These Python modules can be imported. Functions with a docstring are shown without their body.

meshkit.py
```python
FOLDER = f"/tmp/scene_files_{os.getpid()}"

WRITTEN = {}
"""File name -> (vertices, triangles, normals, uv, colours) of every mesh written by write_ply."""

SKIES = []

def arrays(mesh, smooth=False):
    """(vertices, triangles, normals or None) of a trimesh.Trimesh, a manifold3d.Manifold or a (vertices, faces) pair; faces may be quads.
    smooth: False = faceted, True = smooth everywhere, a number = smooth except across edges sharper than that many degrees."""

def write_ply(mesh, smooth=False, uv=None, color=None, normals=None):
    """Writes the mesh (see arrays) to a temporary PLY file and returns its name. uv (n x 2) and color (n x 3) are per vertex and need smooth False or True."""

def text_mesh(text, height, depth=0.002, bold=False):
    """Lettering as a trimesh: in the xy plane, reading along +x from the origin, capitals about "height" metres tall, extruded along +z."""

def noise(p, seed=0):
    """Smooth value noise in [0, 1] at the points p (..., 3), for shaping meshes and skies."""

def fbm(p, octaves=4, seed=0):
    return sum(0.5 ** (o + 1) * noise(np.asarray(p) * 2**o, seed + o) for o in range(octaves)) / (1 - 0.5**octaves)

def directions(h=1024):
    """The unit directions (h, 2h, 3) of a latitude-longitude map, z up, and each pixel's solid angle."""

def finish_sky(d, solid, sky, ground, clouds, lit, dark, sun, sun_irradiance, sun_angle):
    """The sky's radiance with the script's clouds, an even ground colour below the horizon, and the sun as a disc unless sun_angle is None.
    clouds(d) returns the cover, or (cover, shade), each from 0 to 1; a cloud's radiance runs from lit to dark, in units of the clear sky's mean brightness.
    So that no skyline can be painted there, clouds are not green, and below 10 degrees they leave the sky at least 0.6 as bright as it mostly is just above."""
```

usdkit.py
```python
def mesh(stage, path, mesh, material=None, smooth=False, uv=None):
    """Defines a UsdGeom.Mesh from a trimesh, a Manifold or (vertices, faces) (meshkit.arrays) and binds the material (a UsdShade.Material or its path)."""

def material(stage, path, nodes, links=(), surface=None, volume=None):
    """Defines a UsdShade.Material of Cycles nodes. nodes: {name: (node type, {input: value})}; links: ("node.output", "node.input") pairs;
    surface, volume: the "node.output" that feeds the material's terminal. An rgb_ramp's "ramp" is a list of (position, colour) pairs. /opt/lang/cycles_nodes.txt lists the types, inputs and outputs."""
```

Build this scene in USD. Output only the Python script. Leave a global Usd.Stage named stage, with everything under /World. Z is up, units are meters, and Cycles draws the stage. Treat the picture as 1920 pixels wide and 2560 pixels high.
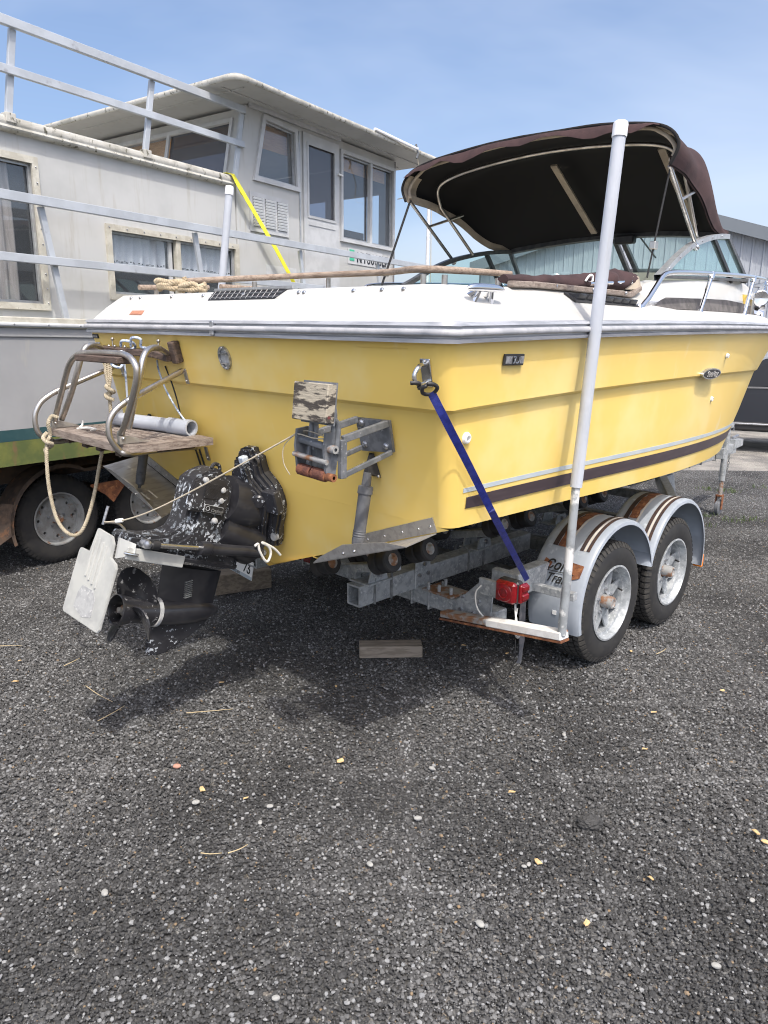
import math, random
import numpy as np, trimesh, usdkit, meshkit
from pxr import Usd, UsdGeom, UsdLux, UsdShade, Gf, Sdf, Vt
import shapely
from shapely.geometry import Polygon

rnd = random.Random(7)
nrg = np.random.default_rng(7)
stage = Usd.Stage.CreateInMemory()
UsdGeom.SetStageUpAxis(stage, "Z")
UsdGeom.SetStageMetersPerUnit(stage, 1.0)
UsdGeom.Xform.Define(stage, "/World")
UsdGeom.Scope.Define(stage, "/World/Looks")

# ---------------------------------------------------------------- camera, sky, sun, exposure
EXPOSURE = 0.80
SUN_AZ, SUN_EL = math.radians(-72.0), math.radians(61.0)      # azimuth from +x, counter-clockwise
SUN_INT, SKY_STR = 0.50, 0.15

def basis(X, Y, Z, O):
    m = Gf.Matrix4d(1.0)
    for i, a in enumerate((X, Y, Z, O)):
        for j in range(3):
            m[i, j] = float(a[j])
    return m

TH, RO = .2339, .0112
cf = np.array([0, math.cos(TH), -math.sin(TH)]); cu = np.array([0, math.sin(TH), math.cos(TH)]); cr = np.array([1., 0, 0])
cR = math.cos(RO) * cr + math.sin(RO) * cu; cU = -math.sin(RO) * cr + math.cos(RO) * cu
cam = UsdGeom.Camera.Define(stage, "/World/camera")
cam.AddTransformOp().Set(basis(cR, cU, -cf, (0, 0, 1.7)))
cam.CreateHorizontalApertureAttr(36.0)
cam.CreateVerticalApertureAttr(48.0)
cam.CreateFocalLengthAttr(36.0 * 1775 / 1920)
cam.CreateClippingRangeAttr(Gf.Vec2f(0.05, 5000))
cam.CreateExposureAttr(EXPOSURE)

sdir = np.array([math.cos(SUN_AZ) * math.cos(SUN_EL), math.sin(SUN_AZ) * math.cos(SUN_EL), math.sin(SUN_EL)])
sun = UsdLux.DistantLight.Define(stage, "/World/sun")
sx = np.cross((0, 0, 1), sdir); sx /= np.linalg.norm(sx)
sun.AddTransformOp().Set(basis(sx, np.cross(sdir, sx), sdir, (0, 0, 0)))
sun.CreateIntensityAttr(SUN_INT); sun.CreateNormalizeAttr(True); sun.CreateAngleAttr(0.9)
sun.CreateColorAttr(Gf.Vec3f(1.0, 0.95, 0.87))

sky = UsdLux.DomeLight.Define(stage, "/World/sky")
sky.GetPrim().SetCustomDataByKey("kind", "structure")
sky_mat = usdkit.material(stage, "/World/Looks/sky_look", {
    "sky": ("sky_texture", {"sky_type": "single_scattering", "sun_disc": False, "sun_elevation": SUN_EL, "sun_rotation": math.atan2(sdir[0], sdir[1]),
                             "air_density": 0.85, "aerosol_density": 4.5, "ozone_density": 2.5, "altitude": 10.0}),
    "tc": ("texture_coordinate", {}),
    "map": ("mapping", {"scale": (1.0, 1.0, 3.2), "rotation": (0.2, 0.1, 0.5)}),
    "n": ("noise_texture", {"scale": 1.15, "detail": 5, "roughness": 0.5, "distortion": 0.4}),
    "ramp": ("rgb_ramp", {"ramp": [(0.40, (0.0, 0.0, 0.0)), (0.66, (0.30, 0.30, 0.30))]}),
    "mix": ("mix_color", {"blend_type": "mix", "b": (4.9, 5.1, 5.5)}),
    "bg": ("background_shader", {"strength": SKY_STR}),
}, [("tc.generated", "map.vector"), ("map.vector", "n.vector"), ("n.fac", "ramp.fac"), ("ramp.color", "mix.fac"), ("sky.color", "mix.a"), ("mix.result", "bg.color")], surface="bg.background")
UsdShade.MaterialBindingAPI.Apply(sky.GetPrim()).Bind(sky_mat)

# ---------------------------------------------------------------- helpers
class Frame:
    def __init__(s, O, X, Y, Z): s.O = np.array(O, float); s.M = np.stack([X, Y, Z]).astype(float)
    def w(s, p): return s.O + np.asarray(p, float) @ s.M

Zv = np.array([0, 0, 1.])
def heading(a): return np.array([math.cos(a), math.sin(a), 0]), np.array([math.sin(a), -math.cos(a), 0])
_f, _s = heading(.8221); _rb = -.0161
BOAT = Frame((-.7203, 3.086, 0), _f, math.cos(_rb) * _s + math.sin(_rb) * Zv, -math.sin(_rb) * _s + math.cos(_rb) * Zv)
_f2, _s2 = heading(.796)
TRAILER = Frame((-0.8038, 3.273, 0), _f2, _s2, Zv)
_h = .9759
HOUSE = Frame((0, 0, 0), (math.cos(_h), math.sin(_h), 0), (-math.sin(_h), math.cos(_h), 0), Zv)
WORLD = Frame((0, 0, 0), (1, 0, 0), (0, 1, 0), Zv)

used = {}
def numbered(path):
    n = used.get(path, -1) + 1
    used[path] = n
    return path if n == 0 else f"{path}_{n:03d}"

OFFS = {}
def thing(name, label, cat, frame=WORLD, off=(0, 0, 0), group=None, kind=None):
    path = numbered("/World/" + name)
    x = UsdGeom.Xform.Define(stage, path)
    x.AddTransformOp().Set(basis(*frame.M, frame.w(off)))
    p = x.GetPrim()
    if label: p.SetCustomDataByKey("label", label)
    if cat: p.SetCustomDataByKey("category", cat)
    if group: p.SetCustomDataByKey("group", group)
    if kind: p.SetCustomDataByKey("kind", kind)
    OFFS[path] = np.array(off, float)
    return path

def put(parent, name, g, mat, smooth=35, label=None, kind=None):
    """One mesh: a part of a thing (or a sub-part of a part)."""
    V, Fc = g.arrays() if isinstance(g, G) else (np.asarray(g.vertices), np.asarray(g.faces))
    off = OFFS[parent]
    path = numbered(parent + "/" + name)
    OFFS[path] = off
    m = usdkit.mesh(stage, path, trimesh.Trimesh(V - off, Fc, process=False), mat, smooth=smooth)
    if label: m.GetPrim().SetCustomDataByKey("label", label)
    if kind: m.GetPrim().SetCustomDataByKey("kind", kind)
    return path

def unit(v):
    v = np.asarray(v, float); return v / max(np.linalg.norm(v), 1e-12)

def spline(pts, n=8, closed=False):
    """Catmull-Rom through the points."""
    P = np.array(pts, float)
    if len(P) < 3 and not closed: return P
    k = len(P); out = []
    idx = (lambda i: i % k) if closed else (lambda i: min(max(i, 0), k - 1))
    for i in range(k if closed else k - 1):
        a, b, c, d = P[idx(i - 1)], P[idx(i)], P[idx(i + 1)], P[idx(i + 2)]
        for t in np.arange(n) / n:
            out.append(.5 * (2 * b + (c - a) * t + (2 * a - 5 * b + 4 * c - d) * t * t + (3 * b - 3 * c + d - a) * t ** 3))
    if not closed: out.append(P[-1])
    return np.array(out)

class G:
    """Collects vertices and triangles of one mesh."""
    def __init__(s): s.V, s.F, s.n = [], [], 0
    def add(s, V, Fc):
        V = np.asarray(V, float); Fc = np.asarray(Fc, int)
        if Fc.shape[1] == 4: Fc = np.vstack([Fc[:, [0, 1, 2]], Fc[:, [0, 2, 3]]])
        s.V.append(V); s.F.append(Fc + s.n); s.n += len(V); return s
    def mesh(s, m): return s.add(m.vertices, m.faces)
    def arrays(s): return np.vstack(s.V), np.vstack(s.F)
    def hull(s, pts):
        m = trimesh.convex.convex_hull(np.asarray(pts, float)); return s.add(m.vertices, m.faces)
    def obox(s, c, X, Y, Z, ch=0.0):
        """Box with half-axes X, Y, Z; ch = chamfer in metres."""
        c, X, Y, Z = (np.asarray(a, float) for a in (c, X, Y, Z))
        if ch <= 0:
            P = [c + i * X + j * Y + k * Z for i in (-1, 1) for j in (-1, 1) for k in (-1, 1)]
            return s.add(P, [[0, 1, 3, 2], [4, 6, 7, 5], [0, 4, 5, 1], [2, 3, 7, 6], [0, 2, 6, 4], [1, 5, 7, 3]])
        L = [np.linalg.norm(a) for a in (X, Y, Z)]; f = [max(0, 1 - ch / max(l, 1e-9)) for l in L]; P = []
        for i in (-1, 1):
            for j in (-1, 1):
                for k in (-1, 1):
                    P += [c + i * X * f[0] + j * Y * f[1] + k * Z, c + i * X * f[0] + j * Y + k * Z * f[2], c + i * X + j * Y * f[1] + k * Z * f[2]]
        return s.hull(P)
    def box(s, lo, hi, ch=0.0):
        lo, hi = np.array(lo, float), np.array(hi, float); h = (hi - lo) / 2
        return s.obox((lo + hi) / 2, (h[0], 0, 0), (0, h[1], 0), (0, 0, h[2]), ch)
    def beam(s, p, q, w, h, up=(0, 0, 1), ch=0.0):
        """Bar from p to q, w across, h along 'up'."""
        p, q = np.asarray(p, float), np.asarray(q, float); d = q - p
        side = unit(np.cross(d, up)); u2 = unit(np.cross(side, d))
        return s.obox((p + q) / 2, d / 2, side * w / 2, u2 * h / 2, ch)
    def tube(s, pts, r, n=10, sm=0, closed=False, caps=True):
        P = spline(pts, sm, closed) if sm else np.array(pts, float)
        k = len(P); R = np.full(k, r, float) if np.ndim(r) == 0 else (np.interp(np.linspace(0, 1, k), np.linspace(0, 1, len(r)), r))
        T = np.zeros_like(P)
        for i in range(k):
            a = P[(i + 1) % k if closed else min(i + 1, k - 1)]; b = P[(i - 1) % k if closed else max(i - 1, 0)]; T[i] = unit(a - b)
        u = unit(np.cross(T[0], (0.3, 0.2, 1) if abs(T[0][2]) < .9 else (1, .1, .2))); V = []
        for i in range(k):
            u = unit(u - T[i] * (u @ T[i])); w = np.cross(T[i], u)
            a = np.arange(n) * 2 * np.pi / n
            V.append(P[i] + R[i] * (np.cos(a)[:, None] * u + np.sin(a)[:, None] * w))
        V = np.vstack(V); Fc = []
        for i in range(k if closed else k - 1):
            j = (i + 1) % k
            for e in range(n):
                f = (e + 1) % n; Fc.append([i * n + e, i * n + f, j * n + f, j * n + e])
        s.add(V, Fc)
        if caps and not closed:
            for i, flip in ((0, 1), (k - 1, 0)):
                ring = V[i * n:(i + 1) * n]; c = ring.mean(0)
                t = [[n, (e + 1) % n, e] if flip else [n, e, (e + 1) % n] for e in range(n)]
                s.add(np.vstack([ring, c]), t)
        return s
    def lathe(s, prof, O, axis, n=28, a0=0., a1=2 * np.pi, ref=None):
        """Profile of (radius, along axis) revolved round the axis through O."""
        ax = unit(axis); u = unit(np.cross(ax, ref if ref is not None else ((0, 0, 1) if abs(ax[2]) < .9 else (1, 0, 0)))); w = np.cross(ax, u)
        full = abs(a1 - a0 - 2 * np.pi) < 1e-6
        A = np.linspace(a0, a1, n, endpoint=not full); P = np.array(prof, float); k = len(P)
        V = np.vstack([np.asarray(O) + P[:, 1:2] * ax + P[:, 0:1] * (math.cos(t) * u + math.sin(t) * w) for t in A])
        Fc = []
        for i in range(n if full else n - 1):
            j = (i + 1) % n
            for e in range(k - 1): Fc.append([i * k + e, j * k + e, j * k + e + 1, i * k + e + 1])
        return s.add(V, Fc)
    def grid(s, P, flip=False, wrap=False):
        P = np.asarray(P, float); m, n = P.shape[:2]; Fc = []
        for i in range(m - 1):
            for j in range(n if wrap else n - 1):
                k = (j + 1) % n
                q = [i * n + j, i * n + k, (i + 1) * n + k, (i + 1) * n + j]
                Fc.append(q[::-1] if flip else q)
        return s.add(P.reshape(-1, 3), Fc)
    def prism(s, poly, O, X, Y, N, lo, hi):
        """2-D polygon (points or shapely) in the plane O, X, Y, extruded from lo to hi along N."""
        poly = poly if isinstance(poly, shapely.Geometry) else Polygon(poly)
        poly = poly.buffer(0)
        O, X, Y, N = (np.asarray(a, float) for a in (O, X, Y, N))
        for g in getattr(poly, "geoms", [poly]):
            if g.is_empty or g.area < 1e-9: continue
            m = trimesh.creation.extrude_polygon(g, hi - lo, engine="earcut")
            v = np.array(m.vertices)
            f = np.array(m.faces)
            if np.dot(np.cross(X, Y), N) < 0: f = f[:, ::-1]
            s.add(O + v[:, :1] * X + v[:, 1:2] * Y + (v[:, 2:] + lo) * N, f)
        return s
    def puff(s, poly, O, X, Y, N, lo, hi, r):
        """Extruded polygon with rounded long edges (stacked insets)."""
        poly = (poly if isinstance(poly, shapely.Geometry) else Polygon(poly)).buffer(0)
        for d, e in ((0, 1.0), (.3 * r, .45), (r, 0.0)):
            s.prism(poly.buffer(-d, join_style=1) if d else poly, O, X, Y, N, lo + r * e, hi - r * e)
        return s
    def ball(s, c, r, sub=2):
        m = trimesh.creation.icosphere(sub, 1.0); return s.add(np.asarray(c) + m.vertices * np.asarray(r), m.faces)
    def text(s, txt, h, O, X, Y, depth=.002, bold=False, italic=0., wscale=1.0, N=None):
        m = meshkit.text_mesh(txt, h, depth, bold); X, Y = unit(X), unit(Y); N = np.cross(X, Y) if N is None else unit(N); v = np.array(m.vertices)
        v[:, 0] = v[:, 0] * wscale + italic * v[:, 1]
        return s.add(np.asarray(O) + v[:, :1] * X + v[:, 1:2] * Y + v[:, 2:] * N, m.faces)
    def rope(s, pts, r, pitch, sm=8, n=6):
        """Three-strand twisted rope."""
        P = spline(pts, sm)
        d = np.r_[0, np.cumsum(np.linalg.norm(np.diff(P, axis=0), axis=1))]
        k = max(8, int(d[-1] / (pitch / 7))); x = np.linspace(0, d[-1], k)
        Q = np.stack([np.interp(x, d, P[:, i]) for i in range(3)], 1)
        T = np.gradient(Q, axis=0); u = np.array([.3, .4, .85]); U = []
        for t in T:
            t = unit(t); u = unit(u - t * (u @ t)); U.append((u, np.cross(t, u)))
        for c in range(3):
            a = x / pitch * 2 * np.pi + c * 2 * np.pi / 3
            s.tube([q + r * .5 * (math.cos(b) * p[0] + math.sin(b) * p[1]) for q, b, p in zip(Q, a, U)], r * .56, n)
        return s
    def band(s, pts, w, th, side, sm=0, sides=None):
        """Flat strap along the points, 'side' across (per point if given)."""
        P = spline(pts, sm) if sm else np.array(pts, float)
        k = len(P); S = np.tile(unit(side), (k, 1)) if sides is None else np.stack([np.interp(np.linspace(0, 1, k), np.linspace(0, 1, len(sides)), np.array(sides, float)[:, i]) for i in range(3)], 1)
        rows = []
        for i in range(k):
            t = unit(P[min(i + 1, k - 1)] - P[max(i - 1, 0)]); a = unit(S[i] - t * (S[i] @ t)); nrm = np.cross(t, a)
            rows.append([P[i] + a * w / 2 + nrm * th / 2, P[i] - a * w / 2 + nrm * th / 2, P[i] - a * w / 2 - nrm * th / 2, P[i] + a * w / 2 - nrm * th / 2])
        return s.grid(rows, wrap=True)

def copies(src, name, frame, poses, labels, cat, group):
    """Further instances of a thing, each an Xform under /World that references the first one."""
    for (off, rz, sc), lab in zip(poses, labels):
        path = numbered("/World/" + name)
        x = UsdGeom.Xform.Define(stage, path)
        m = Gf.Matrix4d().SetScale(Gf.Vec3d(sc, sc, sc)) * Gf.Matrix4d().SetRotate(Gf.Rotation(Gf.Vec3d(0, 0, 1), rz)) * Gf.Matrix4d().SetTranslate(Gf.Vec3d(*map(float, off)))
        p = x.GetPrim(); p.GetReferences().AddInternalReference(src); p.SetInstanceable(True)
        x.ClearXformOpOrder(); x.AddTransformOp().Set(m)
        p.SetCustomDataByKey("label", lab); p.SetCustomDataByKey("category", cat); p.SetCustomDataByKey("group", group)

# ---------------------------------------------------------------- materials
MATS = {}
def M(name, c, c2=None, sc=6., lo=.4, hi=.6, rough=.5, r2=None, metal=0., bump=0., bsc=60., stretch=(1, 1, 1), c3=None, sc3=40., lo3=.6, hi3=.66,
      stretch3=(1, 1, 1), coat=0., spec=.5, detail=5, island=0., transl=0., det3=3, patch=None, cl3=0.):
    """Principled material: colour c mixed with c2 by noise, then c3 in spots; island = spread of brightness from piece to piece."""
    n = {"geo": ("geometry", {}), "tc": ("texture_coordinate", {}), "p": ("principled_bsdf", {"base_color": c, "roughness": rough, "metallic": metal, "coat_weight": coat, "coat_roughness": .12, "specular_ior_level": spec})}
    l = []
    src = None
    if c2 is not None:
        n["m1"] = ("mapping", {"scale": tuple(stretch)})
        n["n1"] = ("noise_texture", {"scale": sc, "detail": detail, "roughness": .6})
        n["f1"] = ("map_range", {"range_type": "smoothstep", "from_min": lo, "from_max": hi, "to_min": 0., "to_max": 1., "clamp": True})
        n["x1"] = ("mix_color", {"a": c, "b": c2})
        l += [("tc.object", "m1.vector"), ("m1.vector", "n1.vector"), ("n1.fac", "f1.value"), ("f1.result", "x1.fac")]
        src = "x1.result"
        if r2 is not None:
            n["rr"] = ("mix_float", {"a": rough, "b": r2}); l += [("f1.result", "rr.fac"), ("rr.result", "p.roughness")]
    if c3 is not None:
        n["m3"] = ("mapping", {"scale": tuple(stretch3), "location": (3.1, 1.7, .4)})
        n["n3"] = ("noise_texture", {"scale": sc3, "detail": det3, "roughness": .65})
        n["f3"] = ("map_range", {"range_type": "smoothstep", "from_min": lo3, "from_max": hi3, "to_min": 0., "to_max": 1., "clamp": True})
        n["x3"] = ("mix_color", {"a": c, "b": c3})
        l += [("tc.object", "m3.vector"), ("m3.vector", "n3.vector"), ("f3.result", "x3.fac")]
        if cl3:
            n["n4"] = ("noise_texture", {"scale": cl3, "detail": 3}); n["a4"] = ("math", {"math_type": "multiply_add", "value2": .55}); n["s4"] = ("math", {"math_type": "subtract", "value2": .275})
            l += [("tc.object", "n4.vector"), ("n4.fac", "a4.value1"), ("n3.fac", "a4.value3"), ("a4.value", "s4.value1"), ("s4.value", "f3.value")]
        else: l.append(("n3.fac", "f3.value"))
        if src: l.append((src, "x3.a"))
        src = "x3.result"
    if island:
        n["is"] = ("map_range", {"from_min": 0., "from_max": 1., "to_min": 1 - island, "to_max": 1 + island})
        n["cmb"] = ("combine_xyz", {})
        n["xi"] = ("mix_color", {"blend_type": "multiply", "fac": 1.0, "a": c})
        l += [("geo.random_per_island", "is.value"), ("is.result", "cmb.x"), ("is.result", "cmb.y"), ("is.result", "cmb.z"), ("cmb.vector", "xi.b")]
        if src: l.append((src, "xi.a"))
        src = "xi.result"
    if patch:
        n["np"] = ("noise_texture", {"scale": patch[0], "detail": 4, "roughness": .6}); n["pm"] = ("map_range", {"range_type": "smoothstep", "from_min": .36, "from_max": .62, "to_min": patch[1], "to_max": patch[2], "clamp": True})
        n["pc"] = ("combine_xyz", {}); n["xp"] = ("mix_color", {"blend_type": "multiply", "fac": 1.0, "a": c})
        l += [("geo.position", "np.vector"), ("np.fac", "pm.value"), ("pm.result", "pc.x"), ("pm.result", "pc.y"), ("pm.result", "pc.z"), ("pc.vector", "xp.b")]
        if src: l.append((src, "xp.a"))
        src = "xp.result"
    if src: l.append((src, "p.base_color"))
    if bump:
        n["mb"] = ("mapping", {"scale": tuple(stretch)})
        n["nb"] = ("noise_texture", {"scale": bsc, "detail": 4, "roughness": .6})
        n["b"] = ("bump", {"strength": min(1., bump), "distance": .004 * max(1, bump)})
        l += [("tc.object", "mb.vector"), ("mb.vector", "nb.vector"), ("nb.fac", "b.height"), ("b.normal", "p.normal")]
    surf = "p.BSDF"
    if transl:
        n["tr"] = ("translucent_bsdf", {"color": c}); n["mx"] = ("mix_closure", {"fac": transl}); l += [("p.BSDF", "mx.closure1"), ("tr.BSDF", "mx.closure2")]; surf = "mx.closure"
    MATS[name] = usdkit.material(stage, "/World/Looks/" + name, n, l, surface=surf)
    return MATS[name]

def pane_mat(name, tint, refl=.06, haze=0., hz=(.7, .75, .78)):
    n = {"t": ("transparent_bsdf", {"color": tint}), "g": ("glossy_bsdf", {"color": (1, 1, 1), "roughness": .02}), "lw": ("layer_weight", {"blend": .5}), "pw": ("math", {"math_type": "power", "value2": 4.0}), "fr": ("math", {"math_type": "multiply_add", "value2": .75, "value3": refl}), "x": ("mix_closure", {}),
         "d": ("diffuse_bsdf", {"color": hz}), "y": ("mix_closure", {"fac": haze})}
    MATS[name] = usdkit.material(stage, "/World/Looks/" + name, n, [("lw.facing", "pw.value1"), ("pw.value", "fr.value1"), ("fr.value", "x.fac"), ("t.BSDF", "x.closure1"), ("g.BSDF", "x.closure2"), ("x.closure", "y.closure1"), ("d.BSDF", "y.closure2")], surface="y.closure")
    return MATS[name]

M("yellow_gelcoat", (.765, .545, .14), (.77, .60, .23), sc=2.2, lo=.44, hi=.72, rough=.42, r2=.58, coat=.12, c3=(.76, .64, .38), sc3=3.3, lo3=.60, hi3=.8, det3=6, stretch3=(1.5, 1.5, .45), bump=.05, bsc=9)
M("white_gelcoat", (.545, .54, .51), (.50, .49, .455), sc=4, rough=.35, coat=.2)
M("rail_metal", (.50, .51, .53), (.36, .37, .39), sc=14, rough=.42, metal=.35, stretch=(.3, .3, 3))
M("rail_insert", (.32, .325, .34), (.42, .42, .43), sc=9, rough=.5)
M("teak_grey", (.26, .215, .18), (.14, .105, .085), sc=9, lo=.42, hi=.66, rough=.8, bump=.7, bsc=30, stretch=(3, 1.2, 8), c3=(.36, .31, .26), sc3=18, lo3=.58, hi3=.75, stretch3=(4, 1, 9))
M("teak_dark", (.10, .068, .052), (.055, .038, .03), sc=10, rough=.65, bump=.6, bsc=30, stretch=(4, 1, 9), c3=(.17, .13, .11), sc3=12, lo3=.6, hi3=.75, stretch3=(6, 1, 9))
M("teak_warm", (.34, .265, .205), (.21, .155, .115), sc=10, lo=.4, hi=.65, rough=.75, bump=.6, bsc=28, stretch=(7, 1, 8))
M("stainless", (.72, .71, .69), (.55, .53, .50), sc=12, rough=.17, r2=.3, metal=1.)
M("wire_mesh", (.30, .30, .30), rough=.5, metal=.5)
M("stainless_old", (.62, .59, .55), (.42, .39, .35), sc=16, rough=.28, r2=.42, metal=1.)
M("chrome", (.78, .78, .79), rough=.07, metal=1.)
M("dull_chrome", (.52, .53, .55), (.30, .31, .33), sc=60, rough=.3, metal=.9)
M("galvanised", (.42, .44, .45), (.29, .31, .32), sc=26, lo=.4, hi=.62, rough=.5, metal=.45, c3=(.53, .55, .55), sc3=55, lo3=.55, hi3=.66)
M("galvanised_dark", (.20, .21, .21), (.12, .125, .125), sc=22, rough=.6, metal=.3)
M("trim_steel", (.46, .44, .40), (.36, .34, .31), sc=9, rough=.34, r2=.46, metal=.65, stretch=(1, 4, 4))
M("drive_black", (.013, .013, .015), (.025, .025, .028), sc=8, rough=.33, bump=.15, bsc=90, c3=(.42, .45, .48), sc3=70, lo3=.60, hi3=.645, det3=8, coat=.12, cl3=11.)
M("drive_worn", (.016, .016, .018), (.16, .18, .20), sc=30, lo=.56, hi=.64, rough=.45, bump=.25, bsc=80, c3=(.40, .43, .46), sc3=80, lo3=.57, hi3=.64, det3=9, cl3=12.)
M("drive_clean", (.011, .011, .013), (.02, .02, .022), sc=10, rough=.3, coat=.3)
M("propeller_black", (.016, .016, .018), (.2, .2, .2), sc=55, lo=.60, hi=.66, rough=.3, coat=.2)
M("rubber", (.022, .022, .023), (.035, .034, .033), sc=30, rough=.75, bump=.3, bsc=200)
M("rubber_black", (.012, .012, .013), (.03, .028, .027), sc=12, rough=.6)
M("grey_plastic", (.075, .078, .085), (.11, .113, .12), sc=14, rough=.55)
M("tyre_rubber", (.0135, .0135, .014), (.021, .0205, .0195), sc=16, rough=.68, c3=(.045, .042, .038), sc3=26, lo3=.62, hi3=.8)
M("tyre_tread", (.024, .023, .021), (.045, .042, .037), sc=30, rough=.85, bump=.3, bsc=150)
M("old_tyre", (.014, .014, .015), (.022, .021, .02), sc=14, rough=.78, bump=.4, bsc=160)
M("canvas_brown", (.058, .030, .030), (.040, .021, .022), sc=6, rough=.92, bump=.35, bsc=260, transl=.03)
M("canvas_tan", (.40, .34, .26), (.32, .27, .21), sc=9, rough=.9, bump=.3, bsc=220)
M("canvas_black", (.0065, .006, .0065), rough=.9)
M("strap_black", (.012, .012, .013), (.02, .02, .02), sc=80, rough=.8)
M("strap_blue", (.010, .016, .13), (.018, .028, .20), sc=40, rough=.45, bump=.4, bsc=400, c3=(.06, .07, .12), sc3=5, lo3=.55, hi3=.8)
M("strap_grey", (.06, .065, .075), (.10, .10, .11), sc=30, rough=.8)
M("strap_yellow", (.86, .78, .04), (.74, .66, .05), sc=20, rough=.6)
M("pvc_grey", (.43, .455, .50), (.385, .41, .45), sc=3, rough=.42, c3=(.33, .34, .355), sc3=7, lo3=.54, hi3=.78, stretch3=(2, 2, .35), det3=6)
M("pvc_white", (.74, .745, .75), (.66, .66, .66), sc=14, rough=.4)
M("steel_pipe", (.33, .355, .37), (.25, .265, .27), sc=12, rough=.45, metal=.3, c3=(.68, .68, .66), sc3=5, lo3=.5, hi3=.56, det3=5)
M("peeling_white", (.70, .69, .66), (.60, .585, .55), sc=14, rough=.6, c3=(.24, .10, .045), sc3=12, lo3=.60, hi3=.66, det3=7)
M("rust", (.22, .085, .035), (.12, .045, .022), sc=25, rough=.9, bump=.6, bsc=90, c3=(.33, .15, .06), sc3=40, lo3=.55, hi3=.7)
M("rusty_rope", (.17, .065, .04), (.10, .04, .03), sc=60, rough=.9, bump=.8, bsc=220)
M("rusty_grey", (.30, .30, .29), (.24, .12, .06), sc=14, lo=.45, hi=.6, rough=.65, metal=.2)
M("bracket_grey", (.20, .21, .225), (.13, .14, .15), sc=18, rough=.5, metal=.4, c3=(.36, .36, .36), sc3=40, lo3=.62, hi3=.72)
M("fender_paint", (.33, .365, .41), (.285, .32, .36), sc=5, rough=.4, c3=(.48, .52, .56), sc3=14, lo3=.62, hi3=.75)
M("fender_stripe", (.03, .02, .02), (.05, .028, .022), sc=20, rough=.55)
M("fender_cream", (.58, .55, .50), (.5, .46, .40), sc=15, rough=.6)
M("lettering_black", (.012, .012, .012), rough=.5)
M("stripe_brown", (.035, .024, .028), (.055, .04, .043), sc=9, lo=.45, hi=.75, rough=.4, stretch=(.6, .6, 4))
M("stripe_grey", (.40, .46, .50), (.46, .50, .50), sc=6, rough=.45)
M("red_lens", (.17, .005, .008), (.12, .004, .006), sc=40, rough=.12, coat=.6)
M("amber_lens", (.75, .22, .02), rough=.2, coat=.5)
M("cable_white", (.66, .65, .60), rough=.5)
M("rope_cream", (.48, .42, .31), (.36, .31, .22), sc=30, rough=.9, bump=.5, bsc=300)
M("rope_coil_tan", (.50, .41, .28), (.40, .32, .21), sc=25, rough=.9, bump=.5, bsc=300)
M("line_blue_white", (.50, .56, .64), (.16, .22, .34), sc=60, lo=.5, hi=.6, rough=.8)
M("cord_tan", (.42, .37, .28), rough=.8)
M("plastic_white", (.78, .78, .76), rough=.35)
M("plate_white", (.41, .415, .39), (.34, .345, .33), sc=7, rough=.42, c3=(.40, .405, .39), sc3=8, lo3=.66, hi3=.85)
M("plate_worn", (.38, .385, .38), (.30, .305, .305), sc=30, rough=.5, c3=(.52, .52, .50), sc3=60, lo3=.58, hi3=.66)
M("decal_silver", (.50, .56, .62), rough=.35, metal=.2)
M("copper_plate", (.44, .20, .12), (.34, .15, .09), sc=40, rough=.5)
M("black_trim", (.014, .014, .015), (.022, .022, .023), sc=30, rough=.45)
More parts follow.
